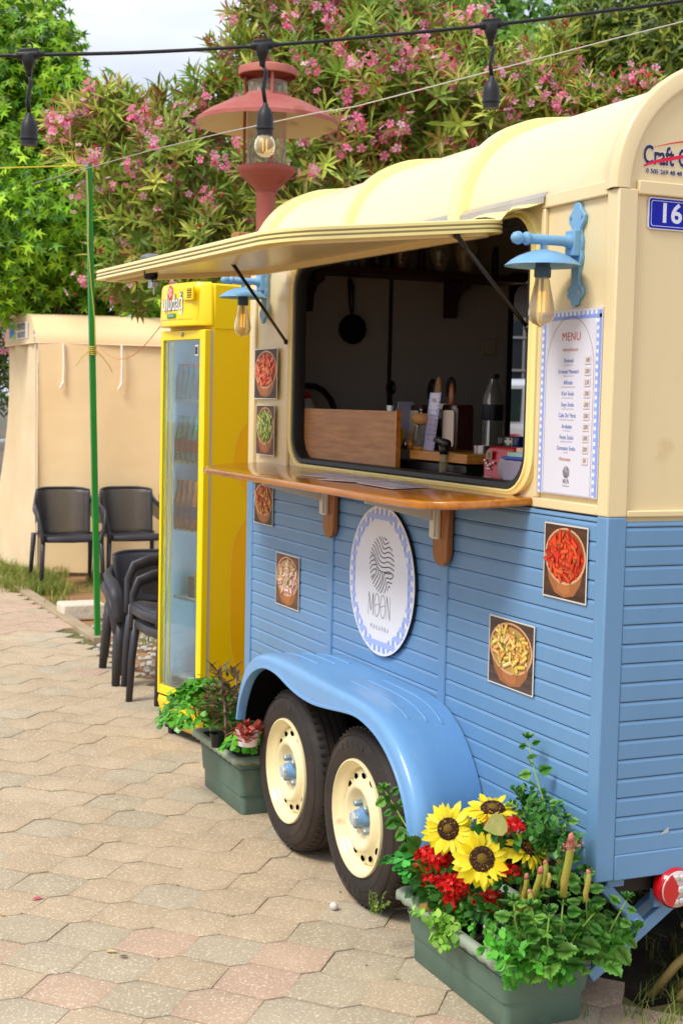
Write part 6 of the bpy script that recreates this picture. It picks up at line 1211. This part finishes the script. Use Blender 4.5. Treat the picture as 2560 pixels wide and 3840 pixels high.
for x,h,cc,lbb in((.33,.07,'#A8B8C8','small blue spice tube on the high shelf'),(.36,.085,'#4A8AA0','teal spice tube on the high shelf'),(.395,.075,'#8A7A60','brown spice jar on the high shelf'),(.66,.11,'#2A1410','dark bottle between the face jugs'),(1.0,.12,'#16110E','black bottle at the right end of the high shelf')):
    item('spice_jar',MB().lathe([(0,0),(.015,0),(.015,h*.8),(.012,h*.82),(.012,h),(0,h)],(x,2.33,2.0445),14),M('jar_'+cc[1:],cc,.4),lbb,'jar',smooth='auto')
# menu sheets lying on the counter
def sheet(p,a,label,z):
    d=Vector((cos(a),sin(a),0)); e=Vector((-sin(a),cos(a),0)); c=Vector((p[0],p[1],z)); d.z=.045*d.x; e.z=.045*e.x; r_=empty('menu_sheet',c,0,label,'menu sheet'); nn=d.cross(e); MB().obox(c,d*.065,e*.14,nn*.0006).build('sheet',M('sheet_lilac','#CFC6D8',.22,coat=.4),r_,True)
    mb=MB(); 
    for k in range(9): mb.obox(c+nn*.0009+e*(.09-.022*k),d*.022,e*.0022,nn*.0001)
    mb.build('printed_lines',M('print_lilac','#E6E4F4',.4),r_,True)
sheet((-.10,1.42),.10,'laminated menu sheet lying farthest along the counter',1.2695); sheet((-.115,1.17),.25,'middle laminated menu sheet on the counter',1.2693); sheet((-.12,.93),-.05,'laminated menu sheet nearest the trailer corner on the counter',1.2690)
mb=MB(); mb.box((.22,.10,-.034),(2.4,3.0,-.030)); tag(mb.build('soil_shade_sheet',M('soil_shade_sheet','#2E2318',.95,bump=(40,.6,.01),dirt=(6,.6,'#2E3A18',.7))),kind='structure')  # dark soil sheet under the trailer, its shadow put into the colour
# ---------------- trees ----------------
bark=M('bark','#7A6248',.9,c2='#94785A',var=(12,.3),bump=(40,.7,.01))
def crown(blobs,tmpl,size,cols,dens,lo=.6,hi=1.2,droop=.4,aspect=1.,inner=.5,udir=None):
    P_=[];N_=[]
    for c,r,f in blobs:
        n_=int(dens*f*r*r); v=rv(n_); rad=rng.uniform(inner**2,1,(n_,1))**.5; lump=1+.16*np.sin(v[:,0:1]*5+c[0]*3)*np.cos(v[:,2:3]*6+c[2]*5)+.10*np.sin(v[:,1:2]*11+c[1]*7)
        P_.append(np.array(c)+v*rad*r*lump*np.array([1,1,.9])); N_.append(v)
    P_=np.concatenate(P_); N_=np.concatenate(N_); n_=len(P_); U=N_*.6+np.array([-.25,-.35,.55])+rng.normal(size=(n_,3))*.45; D=np.cross(rng.normal(size=(n_,3)),U); D[:,2]-=droop
    return leaves(P_,D,U,tmpl[0],tmpl[1],rng.uniform(size*.7,size*1.2,n_),aspect)+(n_,)
def tree(name,base,blobs,tmpl,size,cols,dens,label,cat='tree',group=None,trunk=.09,inner=.5,aspect=1.,droop=.4,lo=.65,hi=1.2,branches=True):
    root=empty(name,base,0,label,cat,group); V,F,k,n_=crown(blobs,tmpl,size,cols,dens,inner=inner,aspect=aspect,droop=droop)
    o=npmesh('crown',V,F,lm,root,col=colvar(n_,k,cols,lo,hi)); o['kind']='stuff'
    b=Vector(base); cs=[Vector(c) for c,r,f in blobs]; m=sum(cs,Vector())/len(cs); mb=MB(); top=Vector((b.x*.4+m.x*.6,b.y*.4+m.y*.6,m.z*.55)); mb.tube([b-Vector((0,0,.1)),b.lerp(top,.5)+Vector((.04,.03,0)),top],[trunk,trunk*.8,trunk*.6],10)
    if branches:
        for c in cs: mb.tube([top-Vector((0,0,.2)),top.lerp(c,.5)+Vector((random.gauss(0,.08),random.gauss(0,.08),.06)),c],[trunk*.45,trunk*.25,trunk*.08],6)
    mb.build('trunk',bark,root,True,smooth=True); return root
def px(l): return l
gum=[((0.138,10.738,4.741),.75,1),((0.649,10.755,5.024),.50,1),((0.830,10.204,4.636),.34,1.2),((0.668,10.467,4.316),.62,1),((0.933,9.905,4.238),.26,1.3),((1.177,10.112,4.066),.34,1.1),((0.555,10.241,3.625),.62,1),((1.111,10.670,3.835),.55,1),((0.639,9.936,3.054),.62,1.1),((1.191,10.142,3.186),.60,1),((1.472,9.881,2.867),.50,1.1),((1.569,9.595,2.589),.42,1.2),((1.205,9.981,2.656),.44,1.2),((0.784,10.170,2.683),.50,1.1),((0.458,10.090,2.634),.50,1.1),((1.890,10.014,2.734),.5,1),((0.287,10.617,4.089),.7,1),((0.353,10.711,2.945),.6,1),((1.072,11.045,2.870),.8,.7),((1.743,10.806,3.556),.8,.7),((1.053,11.602,4.181),.9,.6),((2.319,10.730,3.074),.7,.8),((1.963,10.076,2.558),.38,1.1)]
tree('sweetgum_tree',(4.540,23.364,-0.030),gum,STAR,.09,('#9CCB26','#84BA22','#B4DC34','#76AC20','#447A14'),3300,'bright green star leaved tree filling the left of the picture',trunk=.11,inner=.45,droop=.9,lo=.55,hi=1.4) if 0 else tree('sweetgum_tree',(0.956,9.892,0.276),gum,STAR,.09,('#9CCB26','#84BA22','#B4DC34','#76AC20','#447A14'),3300,'bright green star leaved tree filling the left of the picture',trunk=.11,inner=.45,droop=.9,lo=.55,hi=1.4)
bk=[((3.989,11.283,5.404),.85,.9),((3.439,11.459,4.607),.5,.9),((4.528,11.573,5.166),1.3,.8),((5.225,10.748,5.545),.9,1),((5.606,10.012,5.316),.8,1.2),((5.475,10.586,4.934),1.0,.9),((5.701,9.383,4.853),.7,1.1),((4.697,10.882,4.356),1.3,.7),((3.793,11.257,4.054),1.2,.7),((2.973,11.017,3.413),1.1,.7),((3.020,11.592,3.980),.7,.8),((4.301,10.986,3.505),1.1,.7)]
tree('broadleaf_tree',(4.648,10.551,0.150),bk,OVAL,.11,('#5E9E20','#7CB42A','#4A8418','#90C436','#346414'),1500,'dense mid green tree rising behind the oleander',trunk=.14,inner=.55,lo=.5)
NEED=([(0,0,0),(.07,.5,0),(0,1,0),(-.07,.5,0)],[(0,1,2),(0,2,3)])
pn=[((5.896,8.779,5.224),.55,1),((6.126,8.318,4.855),.6,1),((6.594,8.489,5.442),.6,1),((5.986,8.348,4.481),.5,1),((6.583,8.419,4.559),.6,1),((5.899,9.070,4.787),.45,1),((6.295,9.071,4.265),.7,.7),((6.629,8.248,4.063),.6,.8)]
tree('pine_tree',(6.364,8.272,0.330),pn,NEED,.16,('#6E8A22','#8E9A2A','#587618','#A0A630','#466010'),7500,'soft yellowish green conifer at the top right corner',trunk=.12,inner=.35,aspect=1.4,droop=.1,lo=.5)
hd_=[((0.658,12.485,2.160),.5,1),((0.756,12.406,1.742),.45,1),((0.425,13.125,2.029),.7,1)]
tree('oleander_bush',(0.634,12.319,0.057),hd_,LANCE,.13,('#4A6A1E','#5E7A26','#2E4A12'),2600,'dark oleander with pink flowers at the left edge beside the tent','shrub',trunk=.05)
# oleander with whorled leaves and flower clusters
OB=[((0.274,6.601,3.212),.22,1.3),((0.234,6.742,3.371),.15,1.2),((0.386,6.344,3.352),.24,1.2),((0.564,6.156,3.353),.17,1.2),((0.461,6.282,3.010),.36,1.1),((0.720,5.970,3.270),.24,1.1),((0.763,5.816,2.969),.42,1),((0.636,5.954,2.629),.38,1),((0.532,6.198,2.375),.30,.9),((0.915,5.898,3.443),.19,1.1),((0.909,5.603,2.497),.40,.9),((0.832,5.838,2.280),.30,.9),((1.133,5.816,3.616),.25,1.1),((1.293,5.997,3.992),.24,1),((1.390,5.720,3.824),.40,1),((1.463,5.437,3.447),.42,1),((1.335,5.231,2.935),.42,1),((1.610,5.346,3.138),.42,.9),((1.365,5.998,3.081),.5,.7),((1.700,5.589,3.898),.40,1),((1.963,5.478,3.955),.36,1),((1.828,5.169,3.483),.40,1),((1.836,5.241,3.077),.38,1),((2.146,5.266,3.700),.36,1),((2.077,4.932,3.274),.36,1),((2.370,5.047,3.583),.34,1),((2.322,4.713,3.260),.30,1),((2.565,4.729,3.430),.28,1),((2.794,4.869,3.691),.20,1.1),((2.716,4.544,3.333),.22,1.1),((2.763,4.302,3.309),.16,1.3),((2.832,4.160,3.290),.12,1.5),((2.885,4.028,3.301),.09,1.8),((1.520,5.239,2.695),.3,.8),((1.174,5.700,2.440),.3,.7),((2.366,5.524,4.016),.3,.9)]
OL=empty('oleander',(1.577,5.266,0.693),0,'large oleander covered in pink flowers behind the trailer roof','shrub')
P_=[];D_=[];U_=[];Z_=[];tips=[];st=MB()
basep=Vector((1.577,5.266,0.693)); mid_=Vector((1.520,5.651,2.372))
for c,r,f in OB:
    c=Vector(c); b0_=mid_.lerp(c,.0)+Vector((random.gauss(0,.3),random.gauss(0,.1),random.gauss(0,.15))); st.tube([basep+Vector((random.gauss(0,.15),random.gauss(0,.1),0)),b0_,b0_.lerp(c,.55)+Vector((random.gauss(0,.1),0,random.gauss(0,.08))),c],[.022,.016,.011,.006],6)
    for i in range(int(520*f*r*r)+8):
        v=Vector(rv(1)[0]); p=c+Vector((v.x,v.y,v.z*.95))*r*random.uniform(.45,1.05); d=(v*.8+Vector((-.1,-.15,.55))+Vector(rv(1)[0])*.45).normalized(); L=random.uniform(.05,.13); q=p-d*L; mm=q.lerp(c,.5)+Vector(rv(1)[0])*.03
        if i%2==0: st.tube([mm,q,p],[.0045,.0035,.0025],4,False)
        x=d.orthogonal().normalized(); y=d.cross(x); a0=random.random()*6
        for k in range(4):
            w_=k/3; base=q.lerp(p,w_)
            for j in range(3):
                a=a0+j*2.094+k*1.05; dd=x*cos(a)+y*sin(a)+d*(.35+.9*w_); P_.append(tuple(base)); D_.append(tuple(dd)); U_.append(tuple(d-dd.normalized()*.2)); Z_.append(random.uniform(.085,.135)*(1-.2*w_))
        tips.append((p,d,v))
n_=len(P_); V,F,k=leaves(P_,D_,U_,LANCE[0],LANCE[1],np.array(Z_)*1.15,1.0); cc=colvar(n_//12,12*k,('#9EB84A','#B2C252','#7CA03C','#C2C85C','#8AA846','#B0A658'),.55,1.4)
v2=rng.random(n_)<.05; cc=cc.reshape(n_,k,3); cc[v2]=np.array(srgb('#9A7048')); o=npmesh('foliage',V,F,lm,OL,col=cc.reshape(-1,3)); o['kind']='stuff'
st.build('branches',M('twig','#8A7458',.85),OL,True)['kind']='stuff'
fpk=M('flower_pink','#FFFFFF',.5,sub=.4,attr=True)
def cluster():
    mb=MB()
    for i in range(random.randint(4,8)):
        c=Vector((random.gauss(0,.032),random.gauss(0,.032),random.gauss(0,.022))); nn=(c*12+Vector((random.gauss(0,.4),random.gauss(0,.4),.6))).normalized(); t=nn.orthogonal().normalized(); b=nn.cross(t); s_=random.uniform(.017,.025); colr=Vector(srgb(random.choice(('#FFB0CE','#FF98C0','#FFCCE0','#FF84B2'))))
        for k in range(5):
            a=k*2*pi/5; d=t*cos(a)+b*sin(a); e=t*cos(a+.5)+b*sin(a+.5); g_=t*cos(a-.4)+b*sin(a-.4); mb.c=tuple(colr*random.uniform(.85,1.1)); mb.add([c,c+g_*s_*.7+nn*.004,c+g_*s_*1.0+nn*.006,c+d*s_*1.15+nn*.003,c+e*s_*.95+nn*.004],[(0,1,2,3,4)])
        mb.c=srgb('#D83A6A'); mb.add([c+nn*.002+t*.004,c+nn*.002+b*.004,c+nn*.002-t*.004,c+nn*.002-b*.004],[(0,1,2,3)])
    for i in range(random.randint(4,9)):
        c=Vector((random.gauss(0,.035),random.gauss(0,.035),random.gauss(.0,.025))); d=Vector(rv(1)[0]); d.z=abs(d.z); mb.c=srgb(random.choice(('#D8304A','#C8283A','#E0506A'))); mb.tube([c,c+d*.014,c+d*.028],[.002,.0045,.001],5,False)
    return mb
protoF=[tag(cluster().build('flower_cluster',fpk,OL),kind='stuff') for _ in range(7)]; usedF=[0]*7
def budc():
    mb=MB()
    for i in range(9):
        c=Vector((random.gauss(0,.014),random.gauss(0,.014),random.gauss(0,.012))); d=(Vector(rv(1)[0])*.6+Vector((0,0,.8))).normalized(); mb.c=srgb(random.choice(('#C8303A','#B83040','#D84850','#A8402A'))); mb.tube([c,c+d*.018,c+d*.036],[.002,.0038,.001],5,False)
    return mb
protoB=[tag(budc().build('bud_cluster',fpk,OL),kind='stuff') for _ in range(4)]; usedB=[0]*4
camp=cam.matrix_world.translation; front=[t_ for t_ in tips if t_[2].dot((camp-t_[0]).normalized())>-.1]; random.shuffle(front)
nF=0
up_t=[t_ for t_ in front if t_[0].z>2.75]; lo_t=[t_ for t_ in front if t_[0].z<=2.75]; sel=up_t[:215]+lo_t[:16]
for p,d,v in sel:
    k=nF%7; 
    if usedF[k]: o=protoF[k].copy(); COL.objects.link(o)
    else: o=protoF[k]; usedF[k]=1
    o.parent=OL; o.matrix_parent_inverse=wmat(OL).inverted(); s_=random.uniform(.9,1.4); o.matrix_basis=Matrix.Translation(p+d*.05+(camp-p).normalized()*.03)@d.to_track_quat('Z','Y').to_matrix().to_4x4()@Matrix.Diagonal((s_,s_,s_,1)); nF+=1
nF=0
for p,d,v in (up_t[215:300]+lo_t[18:44]):
    k=nF%4
    if usedB[k]: o=protoB[k].copy(); COL.objects.link(o)
    else: o=protoB[k]; usedB[k]=1
    o.parent=OL; o.matrix_parent_inverse=wmat(OL).inverted(); o.matrix_basis=Matrix.Translation(p+d*.02)@d.to_track_quat('Z','Y').to_matrix().to_4x4(); nF+=1
ob=bpy.data.objects['oleander_bush']
for p in((0.757,11.909,2.359),(0.770,11.888,2.170),(0.672,11.940,2.276),(0.723,11.895,2.006)):
    o=protoF[1].copy(); COL.objects.link(o); o.parent=ob; o.matrix_parent_inverse=wmat(ob).inverted(); o.matrix_basis=Matrix.Translation(p)@Matrix.Diagonal((2.0,2.0,2.0,1))
# far greenery closing the view
hb=[((-6+i*2.6,19+random.uniform(-1,1),random.uniform(.6,1.6)),random.uniform(1.2,1.8),1) for i in range(11)]
V,F,k,n_=crown(hb,OVAL,.22,('#3E6A1A',),300,inner=.6); tag(npmesh('far_hedge',V,F,lm,None,col=colvar(n_,k,('#3E6A1A','#4E7A22','#2A5012'),.6,1.2)),'far line of dark green bushes closing the view behind the tent','hedge',None,'stuff')
# thin grey post behind the tent
b=Vector((1.582,9.898,2.345)); MBp=MB().lathe([(.035,-.05),(.035,b.z+.02),(0,b.z+.03)],(b.x,b.y,0),10); tag(MBp.build('grey_post',M('post_grey','#9AA4AC',.5),smooth=True),'thin grey post standing behind the tent roof','post')
# ---------------- parked cars and the building beyond ----------------
def car(loc,rz,label,h=1.55,z0=0):
    r_=empty('parked_car',loc,rz,label,'car','cars parked beyond the stalls'); cw=M('car_white','#E4E6E8',.25,coat=.8); gl=M('car_glass','#2E3A3E',.08,spec=.9,coat=.5); hw=.82
    lower=[(-2.1,.28),(2.1,.28),(2.15,.62),(1.95,.92),(1.0,1.02),(-2.05,1.06),(-2.15,.7)]
    mb=MB(); mb.prism([(x,-hw,z) for x,z in lower][::-1],(0,2*hw,0)); mb.build('body',cw,r_,bevel=.05,seg=3)
    up_=[(-2.0,1.055),(1.05,1.015),(.45,h-.06),(.2,h),(-1.6,h),(-1.85,h-.08)]
    mb=MB(); mb.loft([[(x,-hw+.02,z) for x,z in up_],[(x*1.0,-hw+.02+.10*((z-1.0)/(h-1)),z) for x,z in up_],[(x,hw-.02-.10*((z-1.0)/(h-1)),z) for x,z in up_]],True,True,True); mb.build('cabin',cw,r_,bevel=.03)
    for s in(-1,1):
        for a,b_ in((-1.72,-1.05),(-.98,-.18),(-.10,.62)):
            q=[(a,1.09),(b_,1.07),(min(b_,.40 if b_>.4 else b_),h-.10),(max(a,-1.62),h-.10)]
            def yy(z): return s*(hw-.02-.10*((z-1.0)/(h-1))+.004)
            mb=MB(); mb.add([(x,yy(z),z) for x,z in q],[(0,1,2,3)]); mb.build('window',gl,r_,solid=.004)
        mb=MB(); mb.tube([(-1.5,s*(hw-.16),h-.02),(-1.4,s*(hw-.16),h+.045),(.0,s*(hw-.16),h+.045),(.15,s*(hw-.16),h-.02)],.014,6); mb.build('roof_rail',steel,r_)
        for x in(-.30,-1.15): MB().box((x,s*(hw+.0)-.01,.90),(x+.16,s*(hw+.02)+.01,.93)).build('door_handle',cw,r_)
        for x in(-1.35,1.35):
            MB().lathe([(.19,-.02),(.31,-.02),(.33,.0),(.33,.16),(.2,.18)],(x,s*hw-s*.02-(.14 if s<0 else .0),.33),28,(0,1,0)).build('tyre',tyre,r_,smooth='auto'); MB().lathe([(.20,.0),(.20,.02),(0,.04)],(x,s*(hw+.0),.33),16,(0,s,0)).build('rim',steel,r_)
        MB().box((2.05,s*.55-.16,.68),(2.13,s*.55+.16,.80)).build('headlight',M('lamp_clear','#D8DCE0',.1,coat=1),r_,bevel=.02); MB().box((-2.17,s*.62-.12,.72),(-2.10,s*.62+.12,.95)).build('tail_lamp',M('lamp_tail','#B01018',.2,coat=.8),r_,bevel=.01)
    mb=MB(); mb.add([(1.03,-.7,1.04),(1.03,.7,1.04),(.50,.64,h-.08),(.50,-.64,h-.08)],[(0,1,2,3)]); mb.build('windscreen',gl,r_,solid=.004)
    mb=MB(); mb.add([(-2.01,-.68,1.09),(-2.01,.68,1.09),(-1.87,.62,h-.12),(-1.87,-.62,h-.12)],[(0,3,2,1)]); mb.build('rear_window',gl,r_,solid=.004); return r_
q=Vector((7.362,12.744,1.390)); car((q.x+.4,q.y,.25),.55-1.6+1.6,'white estate car seen through the back window of the trailer',1.58)
MBr=MB().box((q.x-1.6,q.y-1.6,-.034),(q.x+6,q.y+4,.245)); tag(MBr.build('road_bank',M('asphalt','#5A5856',.9,bump=(80,.3))),kind='structure')
q=Vector((0.474,14.662,0.996)); car((q.x,q.y,-.03),1.2,'white car parked at the left edge beyond the tent',1.5)
# dark glazed building beyond the back window
q=Vector((10.465,18.047,2.517)); B=empty('glazed_building',(q.x,q.y,0),-.415,'dark building with pale window bars seen through the trailer','building'); 
MB().box((-3,0,-.03),(3,2.0,3.55)).build('wall',M('building_brown','#2E2622',.8),B); 
for i in range(8): MB().box((-2.4+i*.62,-.03,.9),(-2.36+i*.62,.0,3.0)).build('window_bar',M('bar_grey','#6E7070',.6),B)
for z in(1.45,2.1,2.65): MB().box((-2.5,-.045,z),(2.6,-.031,z+.04)).build('window_rail',M('bar_grey','#8E9090'),B)
for i in range(7): MB().box((-2.35+i*.62,-.010,1.0),(-1.79+i*.62,-.004,2.95)).build('window_pane',M('pane_dark','#1A2024',.5,spec=.2),B)
MB().box((-3.1,-.2,3.555),(3.1,2.1,3.65)).build('roof',M('building_brown','#2E2622'),B)
# the pavement lies 16 mm below the tyre datum
for o in list(bpy.data.objects):
    if o.parent is None and o.name.split('.')[0] in ('ground','pavement','kerb','grass','joint_weeds','litter_bits','gravel','stone_block','brick','dry_leaf','flower_petal','cotton_ball','drinks_fridge','planter','armchair','green_pole','market_tent','soil_shade_sheet','drink_bottle','drink_carton','bottle_tray','paper_bag'): o.location.z-=.016
FR.scale.z=1.008
